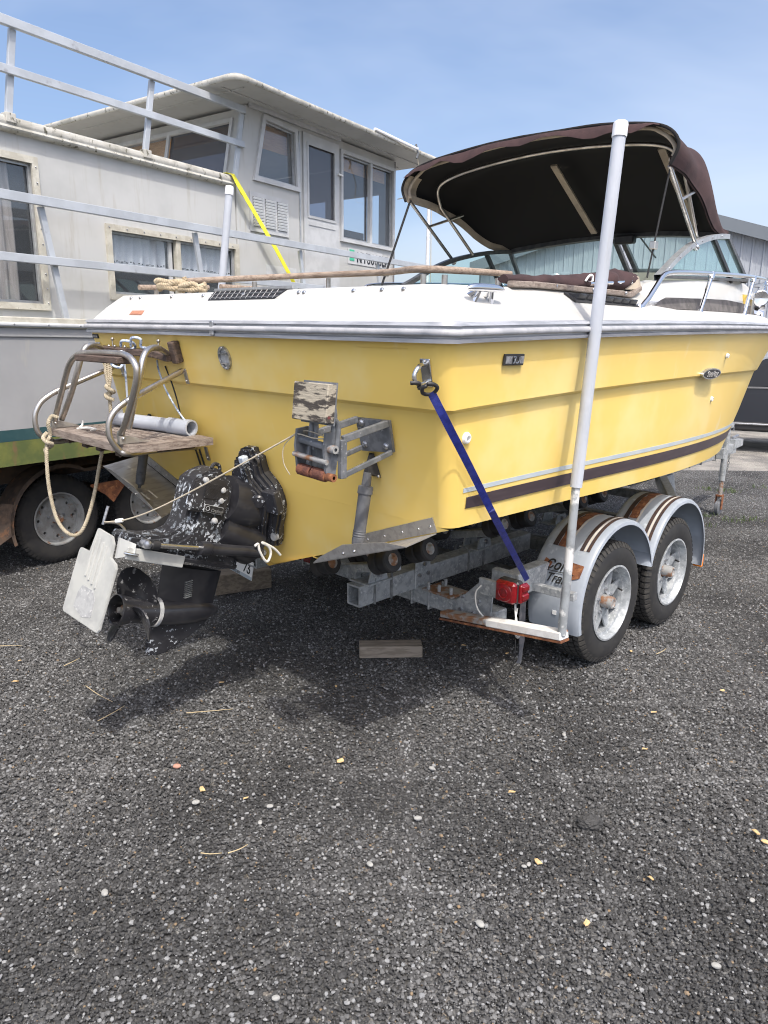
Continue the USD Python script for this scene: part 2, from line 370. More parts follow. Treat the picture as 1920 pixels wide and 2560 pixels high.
M("walk_pad", (.085, .078, .076), (.13, .12, .115), sc=12, rough=.9, c3=(.42, .41, .40), sc3=40, lo3=.70, hi3=.76)
M("peeling_board", (.33, .295, .23), (.045, .038, .032), sc=24, lo=.47, hi=.56, rough=.8, bump=.8, bsc=40, stretch=(1, .55, 2.2), c3=(.16, .03, .03), sc3=8, lo3=.68, hi3=.74)
M("interior_liner", (.50, .47, .40), (.42, .39, .33), sc=5, rough=.7)
M("frame_dark", (.075, .078, .082), (.11, .112, .115), sc=20, rough=.4, metal=.4)
M("frame_alu", (.42, .44, .45), (.34, .35, .36), sc=18, rough=.38, metal=.6)
M("house_wall", (.435, .44, .43), (.375, .38, .37), sc=1.6, lo=.42, hi=.7, rough=.6, c3=(.33, .31, .265), sc3=5.5, lo3=.52, hi3=.85, stretch3=(3.2, 3.2, .32), det3=6, bump=.12, bsc=30)
M("house_hull", (.30, .305, .31), (.26, .265, .27), sc=1.3, lo=.4, hi=.7, rough=.6, c3=(.33, .32, .29), sc3=7, lo3=.62, hi3=.85, stretch3=(2.5, 2.5, .4), bump=.15, bsc=25)
M("house_edge", (.44, .43, .39), (.31, .30, .26), sc=9, lo=.42, hi=.66, rough=.75, bump=.6, bsc=40, c3=(.09, .085, .06), sc3=26, lo3=.55, hi3=.66, stretch3=(1, 1, .45), det3=7)
M("house_trim", (.48, .465, .40), (.39, .37, .31), sc=12, rough=.6, bump=.3, bsc=40, c3=(.25, .23, .19), sc3=34, lo3=.66, hi3=.74)
M("house_frame", (.48, .49, .495), (.42, .43, .435), sc=6, rough=.45)
M("house_rail", (.44, .47, .50), (.38, .405, .43), sc=5, rough=.45, metal=.25, c3=(.30, .31, .33), sc3=9, lo3=.62, hi3=.75)
M("boot_green", (.018, .055, .062), (.03, .07, .075), sc=5, rough=.55, c3=(.2, .24, .24), sc3=40, lo3=.70, hi3=.76)
M("bottom_algae", (.13, .145, .035), (.075, .10, .03), sc=4, lo=.4, hi=.62, rough=.85, c3=(.15, .095, .045), sc3=5, lo3=.56, hi3=.72, stretch3=(2, 2, .7), bump=.3, bsc=30)
M("curtain_white", (.86, .86, .87), (.78, .78, .80), sc=10, rough=.85)
M("curtain_tan", (.50, .44, .39), (.40, .35, .31), sc=8, rough=.9, stretch=(8, 8, .4))
M("bamboo", (.78, .46, .21), (.58, .32, .14), sc=5, rough=.75, stretch=(2, 2, 60), bump=.5, bsc=8)
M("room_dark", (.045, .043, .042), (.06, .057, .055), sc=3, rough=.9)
M("rusty_frame", (.10, .068, .048), (.055, .04, .032), sc=9, rough=.85, bump=.5, bsc=50, c3=(.17, .085, .045), sc3=14, lo3=.56, hi3=.7)
M("old_rim", (.25, .26, .26), (.19, .19, .185), sc=12, rough=.65, c3=(.17, .08, .04), sc3=14, lo3=.57, hi3=.68)
M("metal_siding", (.36, .385, .42), (.335, .36, .395), sc=1.2, rough=.5, island=.04)
M("siding_trim", (.13, .15, .17), rough=.5)
M("wood_plank", (.30, .255, .205), (.21, .175, .135), sc=8, rough=.85, bump=.5, bsc=30, stretch=(1.2, 7, 7), c3=(.10, .085, .07), sc3=9, lo3=.66, hi3=.74)
M("wood_block", (.21, .17, .125), (.13, .105, .08), sc=9, rough=.85, bump=.6, bsc=30, stretch=(1.5, 6, 6))
M("car_paint", (.025, .028, .035), rough=.22, metal=.3, coat=1.)
M("car_glass", (.02, .022, .026), rough=.06, coat=.6)
M("car_cladding", (.018, .018, .019), rough=.5)
M("leaf_tan", (.60, .43, .22), (.5, .33, .15), sc=60, rough=.8)
M("straw_pale", (.48, .38, .22), rough=.8)
M("pebble_pale", (.34, .335, .31), (.26, .26, .25), sc=40, rough=.7)
M("pebble_tan", (.52, .36, .19), (.45, .33, .19), sc=40, rough=.7)
M("pebble_pink", (.46, .24, .17), (.40, .22, .16), sc=40, rough=.7)
M("foam_yellow", (.72, .50, .10), (.6, .42, .1), sc=20, rough=.8)
M("grass_green", (.07, .12, .025), (.11, .15, .04), sc=30, rough=.6, transl=.25)
M("gravel_dark", (.122, .120, .117), (.084, .083, .081), sc=30, rough=.62, island=.55, bump=.5, bsc=250, patch=(.9, .55, 1.22))
M("gravel_mid", (.215, .213, .208), (.16, .158, .155), sc=30, rough=.6, island=.4, bump=.4, bsc=250, patch=(.9, .55, 1.22))
M("gravel_light", (.40, .40, .39), (.32, .325, .33), sc=40, rough=.7, island=.35)
M("gravel_tan", (.36, .25, .14), (.27, .20, .13), sc=40, rough=.7, island=.35)
pane_mat("boat_glass", (.70, .87, .86), haze=.05, hz=(.45, .62, .62))
pane_mat("house_glass", (.84, .86, .88), haze=.02)
pane_mat("house_screen", (.52, .53, .57), haze=.08, hz=(.32, .32, .34))
mt = MATS

# ---------------------------------------------------------------- ground
def gz(x, y):
    """Height of the yard: level where the wheels stand, falling a little towards the bow."""
    x, y = np.asarray(x, float), np.asarray(y, float)
    l = (x - TRAILER.O[0]) * TRAILER.M[0][0] + (y - TRAILER.O[1]) * TRAILER.M[0][1]
    t = np.clip((l - 3.2) / 3.3, 0, 1)
    return -.125 * t * t * (3 - 2 * t)

def build_ground():
    g = G()
    r = np.r_[0, np.geomspace(.35, 14, 100), np.geomspace(16, 420, 26)]
    a = np.linspace(0, 2 * np.pi, 181)[:-1]
    X = r[:, None] * np.cos(a) + .3; Y = r[:, None] * np.sin(a) + 3.0
    P = np.stack([X, Y, np.zeros_like(X)], -1)
    near = np.clip((11 - r[:, None]) / 5, 0, 1)
    P[..., 2] = gz(X, Y) + near * (.012 * (meshkit.fbm(P * (1.9, 1.9, 1), 3, 5) - .8) - .006) - .006
    g.grid(P, wrap=True, flip=True)
    n = {"geo": ("geometry", {}), "p": ("principled_bsdf", {"roughness": .85}),
         "v": ("voronoi_texture", {"scale": 75}), "v2": ("voronoi_texture", {"scale": 34}),
         "sep": ("separate_color", {}), "sep2": ("separate_color", {}),
         "r1": ("rgb_ramp", {"ramp": [(0, (.05, .049, .048)), (.50, (.095, .094, .092)), (.76, (.15, .15, .148)), (.92, (.32, .318, .31)), (.97, (.26, .19, .12)), (1, (.42, .42, .41))]}),
         "r2": ("rgb_ramp", {"ramp": [(0, (.065, .064, .063)), (.6, (.115, .114, .112)), (.86, (.18, .18, .178)), (.95, (.40, .40, .39)), (1, (.46, .38, .26))]}),
         "big": ("noise_texture", {"scale": .55, "detail": 5, "roughness": .6}), "bigm": ("map_range", {"from_min": .35, "from_max": .65, "to_min": .5, "to_max": 1.08, "clamp": True}),
         "cc": ("combine_xyz", {}), "mu": ("mix_color", {"blend_type": "multiply", "fac": 1.0}),
         "mx": ("mix_color", {"fac": .4}),
         "sx": ("separate_xyz", {}), "wob": ("noise_texture", {"scale": .4, "detail": 4, "roughness": .55}), "m1": ("math", {"math_type": "multiply_add", "value2": 3.6}),
         "lin": ("math", {"math_type": "multiply_add", "value2": .55}),
         "far": ("map_range", {"range_type": "smoothstep", "from_min": 12.6, "from_max": 13.6, "to_min": 0., "to_max": 1., "clamp": True}),
         "sand": ("noise_texture", {"scale": 3., "detail": 7}), "sr": ("rgb_ramp", {"ramp": [(.35, (.20, .19, .175)), (.65, (.36, .335, .295))]}), "fin": ("mix_color", {}),
         "b": ("bump", {"strength": 1.0, "distance": .012}), "b2": ("bump", {"strength": .8, "distance": .02})}
    l = [("geo.position", "v.vector"), ("geo.position", "v2.vector"), ("v.color", "sep.color"), ("v2.color", "sep2.color"), ("sep.r", "r1.fac"), ("sep2.g", "r2.fac"), ("r1.color", "mx.a"), ("r2.color", "mx.b"),
         ("geo.position", "big.vector"), ("big.fac", "bigm.value"), ("bigm.result", "cc.x"), ("bigm.result", "cc.y"), ("bigm.result", "cc.z"), ("mx.result", "mu.a"), ("cc.vector", "mu.b"),
         ("geo.position", "sx.vector"), ("geo.position", "wob.vector"), ("sx.x", "lin.value1"), ("sx.y", "lin.value3"), ("wob.fac", "m1.value1"), ("lin.value", "m1.value3"), ("m1.value", "far.value"),
         ("geo.position", "sand.vector"), ("sand.fac", "sr.fac"), ("far.result", "fin.fac"), ("mu.result", "fin.a"), ("sr.color", "fin.b"), ("fin.result", "p.base_color"),
         ("v.distance", "b.height"), ("v2.distance", "b2.height"), ("b.normal", "b2.normal"), ("b2.normal", "p.normal")]
    l = [x for x in l]
    n["b"][1]["invert"] = True; n["b2"][1]["invert"] = True
    MATS["ground"] = usdkit.material(stage, "/World/Looks/ground", n, l, surface="p.BSDF")
    V, Fc = g.arrays()
    m = usdkit.mesh(stage, "/World/ground", trimesh.Trimesh(V, Fc, process=False), MATS["ground"], smooth=True)
    m.GetPrim().SetCustomDataByKey("kind", "structure")
build_ground()

# ---------------------------------------------------------------- loose stones: a few strewn patches, set out again and again under changing turns
def stones(n, size, lo, hi, seed, z=.25):
    r = np.random.default_rng(seed); ico = trimesh.creation.icosphere(0); V0 = ico.vertices; F0 = ico.faces; g = G()
    k = len(V0)
    c = np.c_[r.uniform(-size / 2, size / 2, (n, 2)), np.zeros(n)]
    s = lo * (hi / lo) ** (r.random(n) ** 2.1)
    V = V0[None] * (1 + .34 * (r.random((n, k, 1)) - .5)) * (s[:, None] * np.c_[r.uniform(.8, 1.25, n), r.uniform(.6, 1.0, n), r.uniform(.42, .8, n)])[:, None]
    a = r.uniform(0, 2 * np.pi, n); ca, sa = np.cos(a)[:, None], np.sin(a)[:, None]
    tl = r.uniform(-.5, .5, n)[:, None]
    x, y, zz = V[..., 0], V[..., 1], V[..., 2]
    y, zz = y * np.cos(tl) - zz * np.sin(tl), y * np.sin(tl) + zz * np.cos(tl)
    V = np.stack([x * ca - y * sa, x * sa + y * ca, zz], -1) + c[:, None]
    V[..., 2] += (s * z)[:, None]
    g.add(V.reshape(-1, 3), (F0[None] + (np.arange(n) * k)[:, None, None]).reshape(-1, 3))
    return g

def build_gravel():
    T = .62
    inst = UsdGeom.PointInstancer.Define(stage, "/World/gravel")
    p = inst.GetPrim(); p.SetCustomDataByKey("kind", "stuff"); p.SetCustomDataByKey("label", "loose dark grey gravel strewn over the yard"); p.SetCustomDataByKey("category", "gravel")
    paths = []
    for v in range(4):
        pr = "/World/gravel/patch" + ("" if v == 0 else f"_{v:03d}")
        UsdGeom.Xform.Define(stage, pr); OFFS[pr] = np.zeros(3); paths.append(pr)
        put(pr, "dark_stones", stones(9800 if v != 3 else 5600, T * 1.05, .0018, .0082, 10 + v), mt["gravel_dark"], smooth=False)
        put(pr, "lumps", stones(30 if v != 3 else 10, T * 1.05, .0078, .0145, 50 + v, .35), mt["gravel_dark"], smooth=False)
        put(pr, "grey_stones", stones(3900 if v != 3 else 4600, T * 1.05, .0018, .0078, 20 + v, .4), mt["gravel_mid"], smooth=False)
        put(pr, "pale_stones", stones(760, T * 1.05, .0018, .0084, 30 + v, .6), mt["gravel_light"], smooth=False)
        put(pr, "tan_stones", stones(110, T * 1.05, .0018, .0066, 40 + v, .6), mt["gravel_tan"], smooth=False)
    r = np.random.default_rng(3); P, Q, I, S = [], [], [], []
    for x in np.arange(-6.4, 8.4, T):
        for y in np.arange(1.0, 10.6, T):
            if abs(x - .4) > .8 * y + 2.0: continue
            P.append((x, y, float(gz(x, y)) - .006)); b = r.integers(0, 4) * np.pi / 4
            Q.append(Gf.Quath(float(math.cos(b)), 0, 0, float(math.sin(b)))); I.append(int(r.integers(0, 4))); S.append(Gf.Vec3f(*([float(r.uniform(1.0, 1.06))] * 2), 1.0))
    inst.CreatePrototypesRel().SetTargets([Sdf.Path(x) for x in paths])
    inst.CreateProtoIndicesAttr(Vt.IntArray(I)); inst.CreatePositionsAttr(Vt.Vec3fArray([Gf.Vec3f(*map(float, q)) for q in P]))
    inst.CreateOrientationsAttr(Vt.QuathArray(Q)); inst.CreateScalesAttr(Vt.Vec3fArray(S))
build_gravel()

# ---------------------------------------------------------------- metal building behind the boat
def build_shed():
    n = unit((-.36, -.93, 0)); X = np.array([-n[1], n[0], 0]); X = X if X[0] > 0 else -X
    O = np.array([4.6, 18.5, -.12])
    F = Frame(O, X, -n, Zv)
    t = thing("metal_building", "pale blue grey metal building with ribbed walls and low gable roof behind the boat", "building", F)
    def at(px):  # set out once from the survey of the gable
        return px
    ridge = np.array((1.727, 5.036)); lft = np.array((-2.119, 3.872)); rgt = np.array((4.235, 4.281))
    sl, sr = (ridge[1] - lft[1]) / (ridge[0] - lft[0]), (ridge[1] - rgt[1]) / (rgt[0] - ridge[0])
    x0, x1 = lft[0] - .45, ridge[0] + (ridge[0] - lft[0]) + .9
    top = lambda x: ridge[1] - (sl * (ridge[0] - x) if x < ridge[0] else sr * (x - ridge[0]))
    w = .232; x = x0 + .25
    while x < x1:
        g = G()
        prof = [(0, 0), (.012, -.022), (.04, -.022), (.052, 0), (w * .52, 0), (w * .55, -.006), (w * .6, -.006), (w * .63, 0), (w - .004, 0)]
        P = []
        for a, b in prof:
            P.append([(x + a, b, 0), (x + a, b, top(x + a) - .06)])
        P += [[(x + w - .004, .03, 0), (x + w - .004, .03, top(x + w) - .06)]]
        g.grid(P); put(t, "wall_panel", g, mt["metal_siding"], smooth=False)
        x += w
    for s, (xa, xb) in enumerate(((x0, ridge[0]), (ridge[0], x1))):
        g = G(); g.prism([(xa, top(xa) - .02), (xb, top(xb) - .02), (xb, top(xb) + .10), (xa, top(xa) + .10)], (0, 0, 0), (1, 0, 0), (0, 0, 1), (0, 1, 0), -.16, 14)
        put(t, "roof", g, mt["metal_siding"])
        g = G(); g.prism([(xa, top(xa) - .16), (xb, top(xb) - .16), (xb, top(xb) + .12), (xa, top(xa) + .12)], (0, 0, 0), (1, 0, 0), (0, 0, 1), (0, 1, 0), -.20, -.163)
        put(t, "barge_board", g, mt["siding_trim"])
    g = G(); g.box((x0 + .2, .06, 0), (x1, 13.8, top(x0 + .3) - .1)); put(t, "inner_wall", g, mt["siding_trim"])
    m = np.array((-0.408, 3.406)); g = G()
    g.lathe([(0, .16), (.13, .16), (.19, .12), (.20, .0)], (m[0], -.03, m[1] - .05), (0, -1, 0)); put(t, "electric_meter", g, mt["frame_alu"])
    g = G(); g.box((m[0] + .14, -.16, m[1] - .3), (m[0] + .36, -.03, m[1] + .16), .01); put(t, "meter_box", g, mt["metal_siding"])
build_shed()

# ---------------------------------------------------------------- parked car by the bow
def build_car():
    c0 = np.array([7.45, 13.15, float(gz(6.9, 12.6))]); X = unit((.9, -.43, 0)); Y = np.array([-X[1], X[0], 0])
    F = Frame(c0, X, Y, Zv)
    t = thing("parked_car", "dark grey sport utility car parked beyond the bow", "car", F)
    # side outline (x along the car, z up)
    body = [(-2.35, .42), (-2.42, .62), (-2.40, .95), (-2.28, 1.06), (-1.2, 1.12), (2.1, 1.14), (2.3, 1.05), (2.36, .7), (2.34, .42), (1.95, .36), (-1.9, .36)]
    for q in (-1.42, 1.42): pass
    arch = shapely.union_all([shapely.Point(q, .36).buffer(.42) for q in (-1.42, 1.42)])
    g = G().puff(Polygon(body).difference(arch), (0, 0, 0), (1, 0, 0), (0, 0, 1), (0, -1, 0), -.93, .93, .09); put(t, "body", g, mt["car_paint"])
    roof = [(-1.28, 1.10), (-.55, 1.62), (-.2, 1.70), (1.6, 1.70), (1.95, 1.62), (2.18, 1.10)]
    g = G().puff(roof, (0, 0, 0), (1, 0, 0), (0, 0, 1), (0, -1, 0), -.78, .78, .08); put(t, "cabin", g, mt["car_paint"])
    for s in (-1, 1):
        for poly in ([(-1.05, 1.15), (-.5, 1.55), (.18, 1.58), (.18, 1.15)], [(.26, 1.15), (.26, 1.58), (1.1, 1.58), (1.16, 1.15)], [(1.24, 1.15), (1.2, 1.58), (1.72, 1.55), (1.95, 1.2)]):
            g = G().prism(poly, (0, 0, 0), (1, 0, 0), (0, 0, 1), (0, s, 0), .775, .79); put(t, "side_window", g, mt["car_glass"])
        g = G().beam((-1.1, s * .86, 1.13), (2.05, s * .86, 1.145), .02, .03); put(t, "window_trim", g, mt["chrome"])
        g = G().beam((-1.0, s * .925, .46), (1.0, s * .925, .46), .06, .14, ch=.02); put(t, "sill", g, mt["car_cladding"])
        g = G().beam((-.95, s * .965, .50), (.95, s * .965, .50), .03, .03, ch=.01); put(t, "side_step", g, mt["dull_chrome"])
        for x in (0.0, .95):
            g = G().beam((x, s * .945, .98), (x + .2, s * .945, .985), .03, .035, ch=.01); put(t, "door_handle", g, mt["car_paint"])
        g = G().obox((-.92, s * 1.02, 1.2), (.06, 0, 0), (0, .1, 0), (0, 0, .075), .03); put(t, "wing_mirror", g, mt["car_paint"])
        for x in (-1.42, 1.42):
            w = put(t, "wheel", G().lathe([(0, 0), (.20, 0), (.30, .01), (.35, .03), (.36, .1), (.36, .16), (.33, .22), (0, .22)], (x, s * .72, .36), (0, s, 0)), mt["tyre_rubber"])
            put(w, "rim", G().lathe([(0, .015), (.05, .02), (.1, .0), (.22, .022), (.235, .03), (.24, 0)], (x, s * .93, .36), (0, s, 0)), mt["dull_chrome"])
    g = G().box((-2.4, -.55, .8), (-2.38, .55, .95)); put(t, "grille", g, mt["car_cladding"])
    for s in (-1, 1):
        put(t, "headlight", G().obox((-2.33, s * .72, .93), (.06, 0, 0), (0, .16, 0), (0, 0, .06), .02), mt["plastic_white"])
        put(t, "tail_light", G().obox((2.28, s * .74, .98), (.05, 0, 0), (0, .12, 0), (0, 0, .12), .02), mt["red_lens"])
build_car()

# ---------------------------------------------------------------- thin white mast in the distance
def build_mast():
    p = np.array((0.6173, 11.392, 2.051))
    t = thing("flag_pole", "thin white pole standing between the houseboat and the brown boat canopy", "pole", WORLD, (p[0], p[1], 0))
    z = np.array((0.5882, 11.866, 4.04))[2]
    put(t, "pole", G().tube([(p[0], p[1], -.1), (p[0], p[1], 2.2), (p[0], p[1], z)], [.034, .03, .022], 12), mt["pvc_white"])
    put(t, "cleat", G().beam((p[0] - .1, p[1] - .03, 1.92), (p[0] + .08, p[1] - .03, 1.96), .03, .05, ch=.01), mt["bracket_grey"])
    put(t, "halyard", G().tube([(p[0] + .05, p[1] - .04, 1.9), (p[0] + .055, p[1] - .04, 2.6), (p[0] + .03, p[1] - .03, z)], .006, 6), mt["cord_tan"])
build_mast()

# ---------------------------------------------------------------- the yellow motorboat (l forward, t to starboard, z up; transom at l = 0)
RK, ZR = .2545, 1.7239
BLAB = "yellow and white motorboat with brown folding canopy, stern towards the viewer, on the galvanised trailer"
boat = thing("motorboat", BLAB, "boat", BOAT, (0, 0, 0))
bl = lambda l, le, bm, l0, p: bm * (1 - np.clip((np.asarray(l) - l0) / (le - l0), 0, 1) ** p)
zRail = lambda l: 1.727 + .036 * l - .0030 * l * l
zKn = lambda l: 1.504 + .045 * l - .0083 * l * l
zCh = lambda l: 1.08 - .022 * l - .003 * l * l
zKeel = lambda l: .655 - .012 * l + .05 * np.clip(l - 3.3, 0, 9) ** 2
LE = dict(rail=6.9, knee=6.5, chine=5.9)
NS, NA, NT = 46, 6, 9

def ring(bm, le, l0, p, zf, ls, r=.055, dl=None, db=0.):
    """Plan curve of a level: bow, down the port side, round the corner, across the transom and up to the bow again."""
    u = np.linspace(0, 1, NS) ** 1.25
    l = ls + r + (le - ls - r) * u; b = bl(l, le, bm, l0, p) - (db(l) if callable(db) else db) * np.clip((le - l) / .8, 0, 1)
    st = np.stack([l, np.maximum(b, 0), zf(l)], 1)
    b0 = b[0]; a = np.linspace(0, np.pi / 2, NA + 2)[1:-1]
    arc = np.stack([ls + r - r * np.sin(a), b0 - r + r * np.cos(a), np.full(NA, float(zf(ls)))], 1)
    tr = np.linspace(1, -1, NT) * (b0 - r); tr = np.stack([np.full(NT, ls), tr, np.full(NT, float(zf(ls)))], 1)
    m = np.array([1, -1, 1.])
    return np.vstack([st[::-1], arc, tr, (arc * m)[::-1], st * m])

lsz = lambda z: RK * (ZR - z)
R_ = ring(1.2108, LE["rail"], 1.5, 2.6, zRail, 0.0)
K1 = ring(1.187, LE["knee"], 1.3, 2.5, zKn, lsz(1.504) - .004)
K2 = ring(1.163, LE["knee"] - .03, 1.3, 2.5, lambda l: zKn(l) - .016, lsz(1.504) + .020)
Cn = ring(1.127, LE["chine"], 1.2, 2.4, zCh, lsz(1.075))
Mid = .5 * (K2 + Cn); Mid[:, 1] += .006 * np.sign(Mid[:, 1])
def build_hull():
    g = G()
    q1 = .5 * (R_ + K1); q1[:, 1] *= .997
    g.grid([R_, q1, K1]); g.grid([K1, K2]); g.grid([K2, Mid, Cn])
    # bottom: sides
    sb = Cn[:NS]; pt = Cn[-NS:][::-1]
    lk = np.linspace(LE["chine"] + .05, lsz(.655), NS)[::1]
    keel = np.stack([sb[:, 0] + .02, np.zeros(NS), np.minimum(zKeel(sb[:, 0]), sb[:, 2])], 1)
    q = lambda side, a: side * (1 - a) + keel * a
    stk = lambda side, a, dz: q(side, a) - np.array([0, 0, dz])
    for side, fl in ((sb, 0), (pt, 1)):
        g.grid([side, stk(side, .10, .0), stk(side, .34, .0), stk(side, .36, .018), stk(side, .40, -.004), stk(side, .66, .0), stk(side, .68, .016), stk(side, .72, -.004), keel], flip=bool(fl))
    # transom below the chine
    tt = np.linspace(-1.127, 1.127, 25); zb = .655 + np.abs(tt) / 1.127 * (1.075 - .655)
    rows = [[(lsz(z), t, z) for t, z in zip(tt, zb + (1.0762 - zb) * f)] for f in np.linspace(0, 1, 6)]
    g.grid(rows, flip=True)
    return put(boat, "hull", g, mt["yellow_gelcoat"], smooth=28)
hull = build_hull()

def side_band(f0, f1, l0, l1, out, side=1, A=K2, B=Cn, round_end=False):
    """Strip of the lower side panel between the fractions f0 and f1 above the chine, proud of it by out."""
    idx = slice(0, NS) if side > 0 else slice(len(A) - NS, len(A))
    a, b = A[idx], B[idx]
    if side < 0: a, b = a[::-1], b[::-1]
    a, b = a[::-1], b[::-1]
    n = np.array([0, side, 0.3])
    rows = []
    ll = np.linspace(l0, l1, 70)
    for f in (f0, f1):
        line = b + (a - b) * f
        rows.append(np.stack([ll, np.interp(ll, line[:, 0], line[:, 1]) + side * out, np.interp(ll, line[:, 0], line[:, 2])], 1))
    if round_end:
        mid = .5 * (rows[0][0] + rows[1][0]); rows[0][0] += (mid - rows[0][0]) * .25; rows[1][0] += (mid - rows[1][0]) * .25
    return rows
def band_part(name, f0, f1, l0, l1, out, mat, parent=None, label=None, re=False):
    for s in (1, -1):
        lo, hi = side_band(f0, f1, l0, l1, out, s, round_end=re); lo2, hi2 = side_band(f0, f1, l0, l1, out - .004, s)
        g = G().grid([lo2, lo, hi, hi2], flip=s < 0); put(parent or boat, name, g, mat, smooth=False)
hh = .42
band_part("boot_stripe", .068 / hh, .113 / hh, .24, 5.75, .006, mt["stripe_brown"], re=True)
band_part("pin_stripe", .131 / hh, .148 / hh, .215, 5.75, .0055, mt["stripe_grey"])

# rub rail: an aluminium moulding round the sheer with a grey insert
def build_rail():
    prof = [(-.010, -.006), (.022, -.008), (.026, .004), (.019, .008), (.019, .012), (.024, .0125), (.024, .036), (.018, .037), (.018, .041), (.026, .045), (.022, .056), (-.02, .060)]
    ins = [(.018, .0135), (.030, .014), (.036, .0195), (.036, .028), (.030, .0345), (.018, .035)]
    def sweep(pr):
        C = R_; k = len(C); rows = []
        T = np.gradient(C[:, :2], axis=0); Nn = np.stack([T[:, 1], -T[:, 0]], 1); Nn /= np.maximum(np.linalg.norm(Nn, axis=1, keepdims=True), 1e-9)
        cen = np.array([3.0, 0.]); sg = np.sign(((C[:, :2] - cen) * Nn).sum(1)); Nn *= np.where(sg == 0, 1, sg)[:, None]
        Nn[0] = Nn[-1] = (1, 0)
        for o, z in pr: rows.append(np.c_[C[:, :2] + Nn * o, C[:, 2] + z])
        return rows
    r = put(boat, "rub_rail", G().grid(sweep(prof)[::-1]), mt["rail_metal"], smooth=40)
    put(r, "insert", G().grid(sweep(ins)[::-1]), mt["rail_insert"], smooth=50)
    # joint in the rail at the stern
    j = np.array((-0.002, -0.009, 1.733)); g = G().obox((-.012, j[1], 1.752), (.022, 0, 0), (0, .014, 0), (0, 0, .030), .004); put(r, "rail_joint", g, mt["dull_chrome"])
build_rail()

# deck: sloping stern panel, side decks, trunk
zTop = lambda l: np.interp(l, [-1, .15, .8, 1.75, 2.15, 3.7, 5.0, 6.9], [1.905, 1.907, 1.938, 1.95, 2.06, 2.155, 2.11, 1.99])
o1 = lambda l: np.interp(l, [0, .1, .6, 1.6, 2.05, 3.7, 6], [.055, .055, .095, .10, .105, .085, .06])
o2 = lambda l: np.interp(l, [0, .1, .6, 1.6, 2.05, 3.7, 6], [.095, .095, .16, .17, .20, .145, .10])
o3 = lambda l: np.interp(l, [0, .1, .6, 1.6, 2.05, 3.7, 6], [.115, .115, .195, .205, .285, .19, .13])
zb0 = lambda l: zRail(l) + .058
z1 = lambda l: np.interp(l, [0, 1.6, 2.05, 3.7, 6.9], [.49, .49, 0, 0, 0]) * (zTop(l) - zb0(l)) + zb0(l) + np.interp(l, [0, 1.6, 2.05, 3.7, 6.9], [0, 0, .055, .055, .04])
z2 = lambda l: np.interp(l, [0, 1.6, 2.05, 3.7, 6.9], [.83, .83, 0, 0, 0]) * (zTop(l) - zb0(l)) + zb0(l) + np.interp(l, [0, 1.6, 2.05, 3.7, 6.9], [0, 0, .058, .058, .045])
LST = .115
def build_deck():
    D0 = ring(1.200, LE["rail"] - .02, 1.5, 2.6, zb0, 0.008)
    D1 = ring(1.2, LE["rail"] - .15, 1.5, 2.6, z1, LST * .49, .06, db=o1)
    D2 = ring(1.2, LE["rail"] - .25, 1.5, 2.6, z2, LST * .83, .065, db=o2)
    D3 = ring(1.2, LE["rail"] - .35, 1.5, 2.6, zTop, LST, .07, db=o3)
    D4 = ring(1.2, LE["rail"] - .55, 1.5, 2.6, lambda l: zTop(l) + .002, LST + .09, .07, db=lambda l: o3(l) + .07)
    g = G()
    g.grid([D0, D1, D2, D3]); g.grid([D3, D4])
    # cockpit liner down from the inner edge, as far as the windscreen; foredeck beyond
    nb = int(np.argmin(np.abs(D4[:NS, 0] - 3.75)))
    stb = D4[:NS]; prt = D4[-NS:][::-1]
    for i in range(0, 1):
        a, b = stb[:nb + 1], prt[:nb + 1]
        rows = [a * (1 - f) + b * f + np.c_[np.zeros(len(a)), np.zeros(len(a)), np.full(len(a), .10 * (1 - (2 * f - 1) ** 2))] * np.clip(a[:, 1:2] / .6, 0, 1) for f in np.linspace(0, 1, 11)]
        g.grid(rows, flip=True)
    put(boat, "deck", g, mt["white_gelcoat"], smooth=25)
    D = D4[nb:len(D4) - nb]; low = D.copy(); low[:, 2] = 1.12; low[:, 1] *= .97; low[:, 0] = np.maximum(low[:, 0], .24)
    g = G().grid([D, low])
    c = low; k = len(c) // 2; g.grid([c[:k], c[::-1][:k]])
    bulk = [(D[0] * (1 - f) + D[-1] * f + (0, 0, .10 * (1 - (2 * f - 1) ** 2))) for f in np.linspace(0, 1, 11)]; bl_ = [np.array([p[0], p[1], 1.12]) for p in bulk]; g.grid([bulk, bl_])
    put(boat, "cockpit_liner", g, mt["interior_liner"], smooth=25)
    # dark non-slip band along the foot of the cabin side
    for s in (1, -1):
        ll = np.linspace(1.95, 5.6, 44); rows = []
        pa = np.stack([ll, bl(ll, LE["rail"] - .25, 1.2, 1.5, 2.6) - o2(ll), z2(ll)], 1); pb = np.stack([ll, bl(ll, LE["rail"] - .35, 1.2, 1.5, 2.6) - o3(ll), zTop(ll)], 1)
        tip = np.clip((ll - 1.95) / .22, 0, 1)[:, None] * np.clip((5.7 - ll) / 2.5, .3, 1)[:, None]
        for f in (0.0, .02, .40):
            q = pa + (pb - pa) * f * (tip if f > .1 else 1) + np.array((0, .005 if f > 0 else 0, .002)); rows.append(q * (1, s, 1))
        put(boat, "side_deck_band", G().grid(rows, flip=s < 0), mt["walk_pad"])
    return D3, D4
D3, D4 = build_deck()

